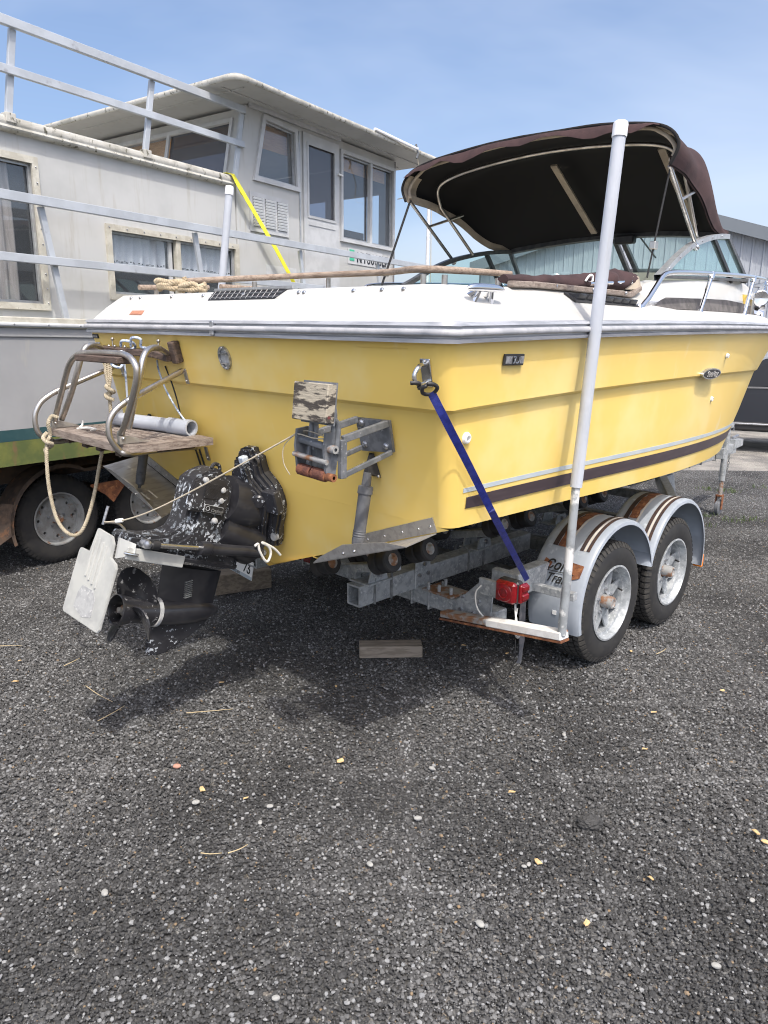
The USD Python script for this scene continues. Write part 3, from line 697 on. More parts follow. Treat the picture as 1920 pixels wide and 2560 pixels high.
# teak trim along the starboard and port coaming
for s in (1, -1):
    ll = np.linspace(.62, 1.90, 9); b = bl(ll, 6.55, 1.2, 1.5, 2.6) - o3(ll)
    g = G()
    pts = [(l, s * (bb + .012), z + .010) for l, bb, z in zip(ll, b, zTop(ll))]
    for i in range(8): g.beam(pts[i], np.array(pts[i + 1]) + (.002, 0, 0), .03, .024, ch=.004)
    tr = put(boat, "coaming_trim", g, mt["teak_grey"])
    for l in (.95, 1.27, 1.6): put(tr, "screw", G().ball((l, s * (1.2 - .205 + .030), zTop(l) + .012), (.008, .006, .008), 1), mt["dull_chrome"])
    # black louvred vent under it
    g = G()
    vo = np.array([0, 0., 0.]); l0, l1 = 1.0, 1.62
    n = unit((0, s * .115, .205)); yy = unit(np.cross(n, (1, 0, 0))); yy = yy if yy[2] > 0 else -yy
    c = np.array(((l0 + l1) / 2, s * 1.062, 1.911))
    pl = put(boat, "engine_vent", G().obox(c, ((l1 - l0) / 2, 0, 0), yy * .033, n * .004), mt["black_trim"])
    for i in range(7):
        x = l0 + .06 + i * .083; cc = np.array((x, c[1], c[2])) + n * .004
        g = G().hull([cc + (-.036, 0, 0) + yy * .025, cc + (.036, 0, 0) + yy * .025, cc + (-.036, 0, 0) - yy * .022, cc + (.036, 0, 0) - yy * .022, cc + (-.030, 0, 0) - yy * .020 + n * .026, cc + (.030, 0, 0) - yy * .020 + n * .026, cc + (0, 0, 0) - yy * .028 + n * .018])
        put(pl, "louvre", g, mt["black_trim"])

# stern fittings on the sloping panel: normal and directions of that panel
sn = unit((-(1.907 - 1.785), 0, LST)); su = unit((LST, 0, 1.907 - 1.785))
def onpanel(t, f, out=0.):    # f = 0 at the rail, 1 at the top edge
    return np.array((.008 + (LST - .008) * f, t, 1.785 + .122 * f)) + sn * out
for t in [-0.907, -0.815, -0.522, -0.258, 0.043, 0.399] + [.43, .70, .84, .94]:
    put(boat, "snap_stud", G().lathe([(0, .009), (.006, .008), (.009, .004), (.0095, 0)], onpanel(t, .86 if t < .1 or t > .2 else .80), sn, 12), mt["stainless"])
pq = onpanel(-0.739, .30, .0015)
put(boat, "builder_plate", G().obox(pq, (0, .06, 0), su * .020, sn * .0015), mt["copper_plate"])
# engine-room intake grille let into the top edge
def build_grille():
    a, b = -0.191, 0.323
    g = G().prism([(a, -.052), (b - .05, -.052), (b, .012), (a, .012)], onpanel(0, 1.0, .0), (0, 1, 0), su, sn, -.002, .003)
    v = put(boat, "intake_grille", g, mt["black_trim"], label="dark wire grille let into the top of the stern panel")
    for i in range(13):
        t = a + .02 + i * (b - a - .06) / 12.5
        put(v, "wire", G().tube([onpanel(t, 1.0, .006) - su * .050, onpanel(t, 1.0, .006) + su * .010], .0012, 5), mt["wire_mesh"])
    for d in (-.044, -.022, 0.0): put(v, "wire", G().tube([onpanel(a, 1.0, .008) + su * d, onpanel(b - .02, 1.0, .008) + su * d], .0012, 5), mt["wire_mesh"])
    put(v, "trim_bar", G().beam((LST + .012, a, 1.915), (LST + .012, b + .02, 1.915), .03, .012), mt["frame_alu"])
build_grille()

# teak handrails on the stern
def handrail(p, q, posts, name="handrail", r=.017, bend=None):
    pts = [np.array(p), np.array(q)]
    path = [p] + ([] if bend is None else bend) + [q]
    h = put(boat, name, G().tube(path, [r * .8] + [r] * 6 + [r * .8], 12, sm=6 if bend else 0), mt["teak_warm"])
    for c in posts:
        put(h, "rail_post", G().tube([(c[0], c[1], c[2] - .075), (c[0], c[1], c[2] - .008)], .0125, 10), mt["stainless_old"])
hz = 1.998
RL = [(0.294, -0.8, 1.984), (0.463, -0.62, 1.999), (0.753, -0.33, 2.027), (0.768, 0.22, 2.023), (0.615, 0.6, 2.01), (0.951, 0.8, 2.008)]
handrail(RL[0], RL[-1], [(0.58, -0.52, 2), (0.803, -0.2, 2.021), (0.627, 0.58, 2), (0.669, 0.66, 1.997), (0.885, 0.78, 1.995)], r=.0150, bend=RL[1:5])
handrail((.20, -1.01, hz - .045), (.62, -1.0, hz - .02), [(.30, -1.01, hz - .04), (.50, -1.005, hz - .03)])
handrail((.70, -1.0, hz - .01), (1.5, -1.0, hz), [(.86, -1.0, hz - .01), (1.3, -1.0, hz)])

# mooring cleat, port one mirrored
for s in (1, -1):
    n = unit((0, s * .62, .78)); c = np.array((.30, s * 1.105, 1.862)); a = unit((1, 0, .02)); w = np.cross(n, a)
    cl = put(boat, "mooring_cleat", G().tube([c - a * .105 + n * .046, c - a * .06 + n * .052, c + a * .06 + n * .052, c + a * .105 + n * .046], [.005, .012, .014, .014, .012, .005], 10, sm=4), mt["chrome"])
    for d in (-.042, .042):
        for e in (-1, 1): put(cl, "cleat_foot", G().tube([c + a * d * .8 + n * .048, c + a * (d + .01 * np.sign(d)) - n * .004 + w * e * .020], [.009, .010], 8), mt["chrome"])
        put(cl, "cleat_base", G().obox(c + a * (d + .01 * np.sign(d)), a * .022, w * .032, n * .004, .003), mt["chrome"])

# windscreen -------------------------------------------------------------
def build_windscreen():
    topc = lambda t: np.array((3.40 + .150 * (1 - (t / .842) ** 2), t, 2.418 + .078 * (1 - (t / .842) ** 2)))
    basec = lambda t: np.array((3.716 + .158 * (1 - (t / .90) ** 2), t, 2.156 + .108 * (1 - (t / .90) ** 2)))
    ws = None
    arc = [(2.18, .925, 2.075), (2.30, .915, 2.13), (2.48, .905, 2.215), (2.70, .89, 2.295), (2.95, .87, 2.355), (3.18, .855, 2.395), (3.40, .842, 2.418)]
    first = None
    for s in (1, -1):
        A = spline([(l, s * t, z) for l, t, z in arc], 6)
        w = put(boat, "windscreen_frame", G().band(A, .040, .030, (0, s, 0)), mt["frame_alu"] if s > 0 else mt["frame_dark"], smooth=30)
        first = first or w
        for i in range(6, len(A) - 2, 5): put(w, "screw", G().ball(A[i] + (0, s * .021, 0), (.006, .004, .006), 1), mt["dull_chrome"])
        base = np.array([(2.18 + (3.716 - 2.18) * f, s * (.925 + (.90 - .925) * f), 2.072 + (2.156 - 2.072) * f ** .9) for f in np.linspace(0, 1, len(A))])
        top = A.copy()
        # front corner post leans forward to the base
        corner = np.linspace(topc(s * .842), basec(s * .90), 6)
        put(w, "corner_post", G().band(corner, .030, .026, (0, 1, 0)), mt["frame_dark"])
        put(w, "sill", G().band(base + (0, 0, .006), .03, .016, (0, s, 0)), mt["frame_dark"])
        dv = np.linspace((3.10, s * .862, 2.372), (3.40, s * .906, 2.132), 5)
        put(w, "divider", G().band(dv, .028, .026, (0, s, 0)), mt["black_trim"])
        # glass of the wing: between arc + corner post above and the sill below
        f = np.linspace(0, 1, 26); up = np.vstack([A, corner[1:]]); dd = np.r_[0, np.cumsum(np.linalg.norm(np.diff(up, axis=0), axis=1))]; dd /= dd[-1]
        U = np.stack([np.interp(f, dd, up[:, i]) for i in range(3)], 1); B = np.stack([np.interp(f, np.linspace(0, 1, len(base)), base[:, i]) for i in range(3)], 1)
        off = np.array((0, s * .003, 0))
        put(w, "wing_pane", G().grid([U, B]), mt["boat_glass"], smooth=True)
    tt = np.linspace(-.842, .842, 25)
    hd = put(boat, "windscreen_header", G().band([topc(t) for t in tt], .034, .030, (.3, 0, 1)), mt["frame_dark"], smooth=30)
    put(hd, "base_rail", G().band([basec(t * .9 / .842) + (0, 0, .004) for t in tt], .034, .024, (.3, 0, 1)), mt["frame_dark"], smooth=30)
    for a in (-.03, .03): put(hd, "centre_post", G().band(np.linspace(topc(a), basec(a * 1.2), 4), .034, .026, (0, 1, 0)), mt["frame_dark"])
    for a, b in ((-.835, -.035), (.035, .835)):
        t = np.linspace(a, b, 12); put(hd, "front_pane", G().grid([[topc(x) for x in t], [.5 * (topc(x) + basec(x * .9 / .842)) for x in t], [basec(x * .9 / .842) for x in t]]), mt["boat_glass"], smooth=True)
    # wiper and compass hung on the frame
    p = topc(.06); put(hd, "wiper_motor", G().obox(p + (-.05, .03, -.035), (.03, 0, 0), (0, .075, 0), (0, 0, .03), .01), mt["black_trim"])
    put(hd, "wiper_arm", G().tube([topc(.16) + (.02, 0, 0), .4 * topc(.2) + .6 * basec(.24) + (.02, 0, 0)], .006, 6), mt["black_trim"])
    # helm: small wheel hub and pale blue disc on the dash
    put(boat, "steering_wheel", G().tube([(3.2 + .06 * math.sin(a), .45 + .16 * math.cos(a), 1.98 + .15 * math.sin(a)) for a in np.linspace(0, 2 * np.pi, 25)[:-1]], .012, 8, closed=True), mt["black_trim"])
build_windscreen()

# folding canopy -----------------------------------------------------------
def build_canopy():
    st = [  # l, half profile (t, z) from the crown to the lower edge
        (2.20, [(0, 2.910), (.42, 2.896), (.70, 2.868), (.88, 2.822), (.955, 2.735), (.920, 2.640)]),
        (2.36, [(0, 2.912), (.42, 2.896), (.70, 2.864), (.87, 2.805), (.945, 2.71), (.918, 2.632)]),
        (2.56, [(0, 2.910), (.42, 2.892), (.70, 2.85), (.85, 2.80), (.915, 2.70), (.905, 2.610)]),
        (2.78, [(0, 2.925), (.42, 2.908), (.70, 2.865), (.84, 2.80), (.900, 2.66), (.890, 2.545)]),
        (2.98, [(0, 2.850), (.42, 2.832), (.68, 2.790), (.82, 2.72), (.880, 2.58), (.872, 2.470)]),
        (3.22, [(0, 2.690), (.42, 2.665), (.66, 2.615), (.80, 2.54), (.860, 2.46), (.855, 2.420)]),
        (3.42, [(0, 2.512), (.42, 2.492), (.64, 2.460), (.78, 2.436), (.842, 2.422), (.844, 2.408)])]
    rows = []
    for l, pr in st:
        P = spline([(l + (.13 * (1 - (t / .85) ** 2) if l > 3.3 else .07 * (1 - (t / .9) ** 2) if l > 3.1 else 0), t, z) for t, z in pr], 5)
        rows.append(np.vstack([P[::-1] * (1, -1, 1), P[1:]]))
    rows = np.array(rows); L = np.linspace(0, len(rows) - 1, 31)
    fine = np.stack([spline(rows[:, j], 5) for j in range(rows.shape[1])], 1)
    fine[..., 2] += .012 * (meshkit.fbm(fine * (7, 4, 2), 4, 3) - .5)
    lc = fine[..., 0]; fine[..., 2] -= .012 * np.exp(-((lc - 2.58) / .12) ** 2) + .014 * np.exp(-((lc - 3.1) / .14) ** 2)
    c = np.array([2.8, 0, 2.3]); nrm = fine - c; nrm /= np.linalg.norm(nrm, axis=2, keepdims=True)
    out = fine + nrm * .004
    g = G().grid(out, flip=True)
    cv = put(boat, "canopy", g, mt["canvas_brown"], smooth=True, label="brown canvas canopy")
    put(cv, "canopy_lining", G().grid(fine - nrm * .003), mt["canvas_black"], smooth=True)
    # wavy valance along the stern edge, tan binding at both ends
    edge = fine[0]; k = len(edge)
    mid = slice(int(k * .17), int(k * .80))
    e = edge[mid]; fw = np.linspace(0, 1, len(e)); drop = .050 + .016 * np.sin(fw * 37) + .012 * np.sin(fw * 17 + 1)
    drop *= np.clip(np.minimum(fw, 1 - fw) * 7, .12, 1)
    put(cv, "valance", G().grid([e + (0, 0, .006), e + np.c_[np.full(len(e), -.035), np.zeros(len(e)), .004 - drop * .35], e + np.c_[np.full(len(e), -.042), np.zeros(len(e)), -drop]]), mt["canvas_brown"], smooth=True)
    put(cv, "edge_binding", G().tube(edge + (-.012, 0, 0), .009, 8), mt["canvas_black"], smooth=True)
    for a, b in ((0, int(k * .2)), (int(k * .76), k)):
        ee = edge[a:b]; put(cv, "tan_hem", G().grid([ee + (-.006, 0, .002), ee + np.c_[np.full(len(ee), .035), -np.sign(ee[:, 1]) * .018, np.full(len(ee), -.006)], ee + np.c_[np.full(len(ee), .11), -np.sign(ee[:, 1]) * .022, np.full(len(ee), -.01)]]), mt["canvas_tan"], smooth=True)
    for s in (-1, 1):
        j = 0 if s < 0 else -1; le = fine[:, j]
        put(cv, "side_hem", G().band(le + (0, -s * .006, .02), .05, .006, (0, 0, 1)), mt["canvas_tan"] if s < 0 else mt["canvas_brown"], smooth=True)
    # bows and braces
    bow = lambda l, w, zt, zs: [(l + .45, -w * .96, zs - .34)] + spline([(l + .08, -w, zs - .05), (l, -w * .96, zs + .06), (l, -w * .8, zt - .055), (l, -w * .42, zt - .015), (l, 0, zt), (l, w * .42, zt - .015), (l, w * .8, zt - .055), (l, w * .96, zs + .06), (l + .08, w, zs - .05)], 6).tolist() + [(l + .45, w * .96, zs - .34)]
    fr = put(boat, "canopy_bow", G().tube(bow(2.44, .875, 2.868, 2.69), .0115, 10), mt["stainless_old"], smooth=True)
    put(boat, "canopy_bow", G().tube([(l, t, z) for l, t, z in spline([(2.22, -.905, 2.66), (2.23, -.92, 2.73), (2.23, -.84, 2.81), (2.23, -.68, 2.856), (2.23, 0, 2.897), (2.23, .68, 2.856), (2.23, .84, 2.81), (2.23, .92, 2.73), (2.22, .905, 2.66)], 6)], .011, 10), mt["canvas_tan"], smooth=True)
    for s in (-1, 1):
        put(boat, "canopy_pole", G().tube([(2.22, s * .905, 2.64), (2.72, s * .90, 2.30)], .0115, 10), mt["stainless"])
        put(boat, "canopy_pole", G().tube([(2.78, s * .87, 2.62), (2.42, s * .905, 2.50)], .0095, 10), mt["stainless_old"])
        put(boat, "canopy_strut", G().band([(2.70 , s * .36 + .28 , 2.85), (3.34, s * .36 + .28, 2.50)], .045, .012, (0, 1, 0)), mt["canvas_tan"])
        put(boat, "pole_foot", G().lathe([(.02, 0), (.02, .02), (.012, .03), (.012, .05)], (2.74, s * .90, 2.28), unit((-.5, 0, .34)), 12), mt["chrome"])
        a, b = ((2.22, -.905, 2.65), (1.98, -.985, 1.965)) if s < 0 else ((2.24, .905, 2.66), (2.10, .90, 2.07))
        st_ = put(boat, "canopy_strap", G().band([a, b], .025 if s < 0 else .014, .004, (0, .3, .2) if s < 0 else (1, 0, 0)), mt["strap_black"])
        p = np.array(a) * .28 + np.array(b) * .72
        put(st_, "buckle", G().obox(p, (.022, 0, 0), (0, .016, 0), (0, 0, .02), .004), mt["stainless_old"])
build_canopy()

# bow rail
def build_bow_rail():
    for s in (1, -1):
        path = [(1.62, s * 1.075, 1.865), (1.76, s * 1.07, 1.945), (1.92, s * 1.055, 2.05), (2.05, s * 1.05, 2.085), (2.65, s * 1.04, 2.125)]
        for l in (3.4, 4.2, 5.0, 5.7, 6.3): path.append((l, s * max(0, bl(l, 6.75, 1.2, 1.5, 2.6) - .10), 2.125 + .05 * (l - 2.65)))
        path.append((6.75, s * .10, 2.33))
        P = np.vstack([np.array(path[:3]), spline(path[2:], 6)[1:]])
        r = put(boat, "bow_rail", G().tube(P, .0127, 12), mt["chrome"], smooth=True)
        n = unit((0, s * .5, .85))
        put(r, "rail_foot", G().lathe([(.042, 0), (.042, .008), (.02, .018), (.017, .05), (.013, .06)], (1.615, s * 1.078, 1.855), unit((.45, 0, .8)), 18), mt["chrome"])
        for f, l in (((2.40, 1.085, 1.885), 2.66), ((3.32, 1.035, 1.895), 3.56), ((4.25, .88, 1.90), 4.45), ((5.2, .62, 1.9), 5.35)):
            tp = np.array([np.interp(l, P[:, 0], P[:, i]) for i in range(3)]); ft = np.array((f[0], s * f[1], f[2] - .01))
            put(r, "stanchion", G().tube([ft, tp], .0115, 10), mt["chrome"])
            put(r, "stanchion_base", G().lathe([(.028, 0), (.028, .006), (.017, .012), (.016, .05)], ft, unit(tp - ft), 14), mt["chrome"])
            put(r, "stanchion_clamp", G().lathe([(.014, -.05), (.018, -.04), (.018, .0)], tp, unit(tp - ft), 12), mt["chrome"])
build_bow_rail()

# horn and spot lamp on the side of the trunk
def build_horn():
    c = np.array((4.05, .905, 2.060))
    put(boat, "spot_lamp", G().lathe([(0, -.055), (.03, -.05), (.052, -.02), (.058, .01), (.058, .03), (.05, .034), (.0, .022)], c, (-.75, .66, 0), 24), mt["chrome"])
    put(boat, "horn", G().lathe([(.008, -.16), (.012, -.06), (.022, -.02), (.045, .0), (.048, .003), (.02, -.02)], (4.22, .86, 2.0), (-.80, .60, 0), 20), mt["chrome"])
    put(boat, "hull_light_bracket", G().box((3.86, .86, 1.93), (3.90, .92, 2.05), .006), mt["chrome"])
build_horn()

# badges and skin fittings on the starboard side
def on_side(l, z, out=0., s=1):
    """Point on the topside at l, z with its outward normal."""
    def b(z_):
        A, B = (R_, K1) if z_ > zKn(l) else (K2, Cn)
        a, bb = A[:NS][::-1], B[:NS][::-1]
        za, zb_ = np.interp(l, a[:, 0], a[:, 2]), np.interp(l, bb[:, 0], bb[:, 2]); ya, yb = np.interp(l, a[:, 0], a[:, 1]), np.interp(l, bb[:, 0], bb[:, 1])
        f = (z_ - zb_) / (za - zb_); return yb + (ya - yb) * f
    y = b(z); dz = (b(z + .004) - y) / .004
    h = .05
    A = (R_ if z > zKn(l) else K2)[:NS][::-1]
    dl = (np.interp(l + h, A[:, 0], A[:, 1]) - np.interp(l - h, A[:, 0], A[:, 1])) / (2 * h)
    n = unit((-dl, 1, -dz)); x = unit((1, dl, 0)); up = unit(np.cross(x, n)); up = up if up[2] > 0 else -up
    p = np.array((l, y, z)) + n * out
    if s < 0: m = np.array((1, -1, 1)); return p * m, n * m, x * m, up * m
    return p, n, x, up
def build_side_fittings():
    p, n, x, u = on_side(.385, 1.668)
    b = put(boat, "model_badge", G().obox(p + n * .004, x * .062, u * .0195, n * .004, .002), mt["black_trim"])
    put(b, "badge_face", G().obox(p + n * .0085 - x * .036, x * .019, u * .0125, n * .001), mt["dull_chrome"])
    put(b, "badge_face", G().obox(p + n * .0085 + x * .045, x * .0115, u * .0125, n * .001), mt["dull_chrome"])
    put(b, "emblem", G().tube([p + n * .010 + x * a + u * c for a, c in ((-.012, -.011), (-.004, -.011), (.000, 0), (.004, .010), (-.014, .010), (-.006, .0), (.006, -.011), (.020, -.011), (.026, -.004), (.026, .010))], .0022, 6), mt["dull_chrome"])
    # maker's oval on the knuckle
    l = 2.466; p, n, x, u = on_side(l, zKn(l) - .004 + .012); p = p + n * .012
    ov = np.array([(math.cos(a) * .150 * (1 + .06 * math.cos(2 * a)), math.sin(a) * .031) for a in np.linspace(0, 2 * np.pi, 33)[:-1]])
    e = put(boat, "maker_emblem", G().prism(Polygon(ov), p, x, u, n, -.03, .006), mt["dull_chrome"])
    put(e, "emblem_field", G().prism(Polygon(ov * (.90, .80)), p, x, u, n, .006, .0075), mt["lettering_black"])
    put(e, "emblem_text", G().text("SeaRay", .030, p - x * .098 - u * .014 + n * .0075, x, u, .002, True, .25, 1.35, N=n), mt["chrome"])
    for l_, z_, r in ((.195, 1.405, .021), (2.713, 1.668, 0.014), (2.72, 1.412, 0.016)):
        p, n, x, u = on_side(l_, z_)
        put(boat, "skin_fitting", G().lathe([(r, 0), (r * 1.02, .006), (r * .8, .014), (r * .55, .016), (r * .5, .004), (0, .002)], p, n, 18), mt["plastic_white"])
build_side_fittings()

# ---------------------------------------------------------------- things bolted to the transom
tn = unit((-1, 0, -RK)); tu = unit((-RK, 0, 1)); ty = np.array([0, 1., 0])
def ont(t, z, out=0.):
    """Point on the transom at t, z, standing off by out (the panel above the knuckle is 24 mm proud)."""
    return np.array((lsz(z) + (-.002 if z > 1.50 else 0), t, z)) + tn * out

def build_transom_fittings():
    c = ont(0.011, 1.632)
    circ = lambda r, k=1.25: [(math.cos(a) * r, math.sin(a) * r * k) for a in np.linspace(0, 2 * np.pi, 29)[:-1]]
    d = put(boat, "deck_light", G().prism(Polygon(circ(.040), [circ(.029)]), c, ty, tu, tn, 0, .010), mt["dull_chrome"])
    put(d, "lens", G().prism(Polygon(circ(.029)), c, ty, tu, tn, 0, .005), mt["plate_worn"])
    for s in (-1, 1):
        put(d, "guard_bar", G().beam(c + ty * -.03 + tu * s * .022 + tn * .010, c + ty * .03 + tu * s * .022 + tn * .010, .006, .006, up=tn), mt["dull_chrome"])
        put(d, "screw", G().ball(c + tu * s * .043 + tn * .010, .005, 1), mt["stainless"])
    b = ont(-1.13, 1.700)
    nb = put(boat, "name_badge", G().obox(b, ty * .030, tu * .010, tn * .003), mt["black_trim"])
    for i in range(4): put(nb, "badge_mark", G().obox(b + tn * .0035 + ty * (-.018 + i * .0115), ty * .0035, tu * .005, tn * .0008), mt["dull_chrome"])
    # stern eyes with plates
    for s in (1, -1):
        z0, z1 = 1.585, 1.668; c = ont(s * 1.118, (z0 + z1) / 2, .003)
        e = put(boat, "stern_eye", G().obox(c, ty * .021, tu * .046, tn * .003, .002), mt["stainless"])
        put(e, "ring", G().tube([c + tu * .028, c + tu * .030 + tn * .030, c + tu * .012 + tn * .058, c - tu * .014 + tn * .058, c - tu * .030 + tn * .030, c - tu * .028], .0075, 10, sm=5), mt["stainless"])
        for q in (-.038, .038): put(e, "bolt", G().ball(c + tu * q + tn * .004, (.007, .007, .007), 1), mt["stainless"])
    # scuffed hull number frame, raised hairlines
    for z in (1.700, 1.719): put(boat, "hull_number_frame", G().beam(ont(.82, z, .0006), ont(1.05, z, .0006), .0015, .0012, up=tn), mt["yellow_gelcoat"])
build_transom_fittings()

# auxiliary motor bracket --------------------------------------------------
def build_motor_bracket():
    P = lambda t, z, l: np.array((l, t, z))
    pl = [(.757, 1.448), (.925, 1.452), (.922, 1.338), (.765, 1.325)]
    base = put(boat, "motor_bracket", G().prism([(t, (z - 1.4) * 1.03) for t, z in pl], ont(0, 1.4), ty, tu, tn, 0, .012), mt["bracket_grey"], label="grey steel bracket for a small outboard motor")
    for t, z in ((.895, 1.36), (.79, 1.435), (.90, 1.44), (.79, 1.355)): put(base, "bolt", G().lathe([(0, .012), (.008, .012), (.013, .006), (.013, 0)], ont(t, z, .012), tn, 10), mt["dull_chrome"])
    # frame in the plane l = -.20, arms back to the plate
    fl, ft0, ft1, fz0, fz1 = -.165, .775, .925, 1.275, 1.405
    for t in (ft0, ft1):
        put(base, "arm", G().beam(P(t, 1.442, .05), P(t, fz1, fl), .016, .024, ch=.002), mt["bracket_grey"])
        put(base, "arm", G().beam(P(t, 1.338, .075), P(t, fz0 + .01, fl + .01), .012, .018, ch=.002), mt["bracket_grey"])
        put(base, "upright", G().beam(P(t, fz0, fl), P(t, fz1, fl), .02, .026, up=(1, 0, 0), ch=.002), mt["bracket_grey"])
    # swinging carriage: two cheek plates, rods, spring roll
    for t in (.770, .912):
        ck = [(-.03, .055), (.02, .060), (.024, -.02), (.012, -.085), (-.012, -.098), (-.03, -.075), (-.038, 0)]
        put(base, "cheek_plate", G().prism(ck, P(t, 1.375, -.20), (1, 0, 0), (0, 0, 1), (0, -1, 0), -.005, .005), mt["bracket_grey"])
    put(base, "back_plate", G().box((-.196, .775, 1.285), (-.190, .907, 1.392)), mt["galvanised_dark"])
    put(base, "rod", G().tube([P(.762, 1.395, -.215), P(.940, 1.378, -.215)], .0125, 12), mt["bracket_grey"])
    put(base, "rod", G().tube([P(.758, 1.345, -.232), P(.922, 1.335, -.232)], .009, 12), mt["rusty_grey"])
    sp = put(base, "spring_roll", G().tube([P(.772, 1.294, -.222), P(.912, 1.286, -.222)], [.010] * 2, 10), mt["rust"])
    for a, b in ((.774, .836), (.845, .907)):
        put(sp, "rope_winding", G().tube([P(x, 1.294 - .05 * (x - .772) + .0165 * math.cos(w), -.222 + .0165 * math.sin(w)) for x, w in zip(np.linspace(a, b, 110), np.linspace(0, 11 * 2 * np.pi, 110))], .0044, 5), mt["rusty_rope"])
    for z, l in ((1.378, -.215), (1.286, -.222)): put(base, "bush", G().lathe([(.006, .034), (.0135, .034), (.0135, 0), (.0175, -.002), (.0175, -.01), (.006, -.01)], P(.912, z, l), (0, 1, 0), 14), mt["rust"] if z < 1.3 else mt["rusty_grey"])
    # curved tubes up to the motor pad
    for t in (.800, .908):
        put(base, "lift_tube", G().tube([P(t, 1.295, -.205), P(t, 1.40, -.195), P(t, 1.475, -.185), P(t, 1.52, -.195), P(t, 1.535, -.222)], .0095, 10, sm=6), mt["bracket_grey"])
        put(base, "lift_tube", G().tube([P(t + .012, 1.36, -.19), P(t + .012, 1.43, -.18), P(t + .012, 1.465, -.19), P(t + .010, 1.475, -.222)], .0095, 10, sm=6), mt["bracket_grey"])
    X = np.array((0, 1, 0.)); Yp = unit((.13, -.03, 1)); N = unit(np.cross(X, Yp)); N = N if N[0] < 0 else -N
    c = P(.874, 1.527, -.245)
    pad = put(base, "motor_pad", G().obox(c, X * .083, Yp * .061, N * .019, .003), mt["peeling_board"], label="wooden motor pad with flaking paint")
    put(pad, "pad_backing", G().obox(c - N * .023, X * .078, Yp * .068, N * .004), mt["bracket_grey"])
    put(base, "tie_wire", G().tube([P(.757, 1.412, -.226), P(.80, 1.413, -.232), P(.86, 1.408, -.232), P(.915, 1.412, -.222), P(.87, 1.415, -.205), P(.79, 1.422, -.20), P(.76, 1.416, -.215)], .0022, 6, sm=5), mt["cord_tan"])
build_motor_bracket()

# trim tabs and their rams -------------------------------------------------
def build_tabs():
    for s in (1, -1):
        z_of = lambda t: .655 + abs(t) / 1.127 * .42
        a, b = .50, 1.06
        P = lambda t, z, out: ont(s * t, z, out)
        fl = [P(.62, z_of(.62) + .055, .0), P(b, z_of(b) + .063, .0), P(b + .012, z_of(b) + .008, .0), P(.60, z_of(.60) + .004, 0)]
        n = tn * .004
        tab = put(boat, "trim_tab", G().hull([p + tn * .001 for p in fl] + [p + n for p in fl]), mt["trim_steel"])
        for t in (.70, .80, .90, .985, 1.045): put(tab, "rivet", G().ball(P(t, z_of(t) + .030, .004), (.004, .0055, .0055), 1), mt["stainless"])
        # plate: hinge line to the trailing edge, with down-turned inboard and outboard ends
        h0, h1 = P(.60, z_of(.60) - .004, .004), P(b + .01, z_of(b) + .004, .004)
        d = unit(np.array((-1, 0, -.10 if s > 0 else -.16))) * (.175 if s > 0 else .215)
        q0, q1 = h0 + d + (0, s * -.05, -.01), h1 + d * .95
        put(tab, "plate", G().hull([h0, h1, q0, q1] + [x + np.array((0, 0, -.004)) for x in (h0, h1, q0, q1)]), mt["trim_steel"])
        up = np.array((0, 0, .06))
        e0 = [q0 - (0, 0, 0), q1, q1 * .8 + q0 * .2 + up * .55 + d * .05, q0 * .62 + q1 * .38 + up * .9 + d * .08, q0 * .9 + q1 * .1 + up * .35 + d * .05]
        put(tab, "stiffener", G().hull(e0 + [x + d * .015 for x in e0]), mt["trim_steel"])
        for f in (.38, .50): put(tab, "rivet", G().ball(q0 * (1 - f) + q1 * f + up * .30 + d * .06, (.006, .006, .006), 1), mt["stainless"])
        # ram
        top = P(.80, 1.255, .035); foot = P(.80, z_of(.80) + .02, .12) + d * .25
        ax = unit(foot - top); Ln = np.linalg.norm(foot - top)
        r = put(boat, "trim_ram", G().lathe([(0, 0), (.016, 0), (.018, .05), (.028, .052), (.029, .08), (.0245, .084), (.0235, Ln * .70), (.0255, Ln * .71), (.0235, Ln * .725), (.0255, Ln * .74), (.0235, Ln * .755), (.0255, Ln * .77), (.0235, Ln * .785), (.025, Ln * .80), (.022, Ln * .93), (.008, Ln * .96), (.008, Ln), (0, Ln)], top, ax, 20), mt["grey_plastic"])
        c = P(.80, 1.268, 0)
        put(r, "ram_bracket", G().hull([c + ty * .030 + tu * -.045, c - ty * .030 - tu * .045, c + tu * .050 - ty * .012, c + tu * .050 + ty * .012, c + tn * .045 - tu * .01 + ty * .012, c + tn * .045 - tu * .01 - ty * .012, c + tn * .02 + tu * .045]), mt["rubber_black"])
        for q in (-1, 1): put(r, "bolt", G().ball(c + ty * q * .024 - tu * .036 + tn * .008, (.007, .007, .007), 1), mt["stainless"])
build_tabs()

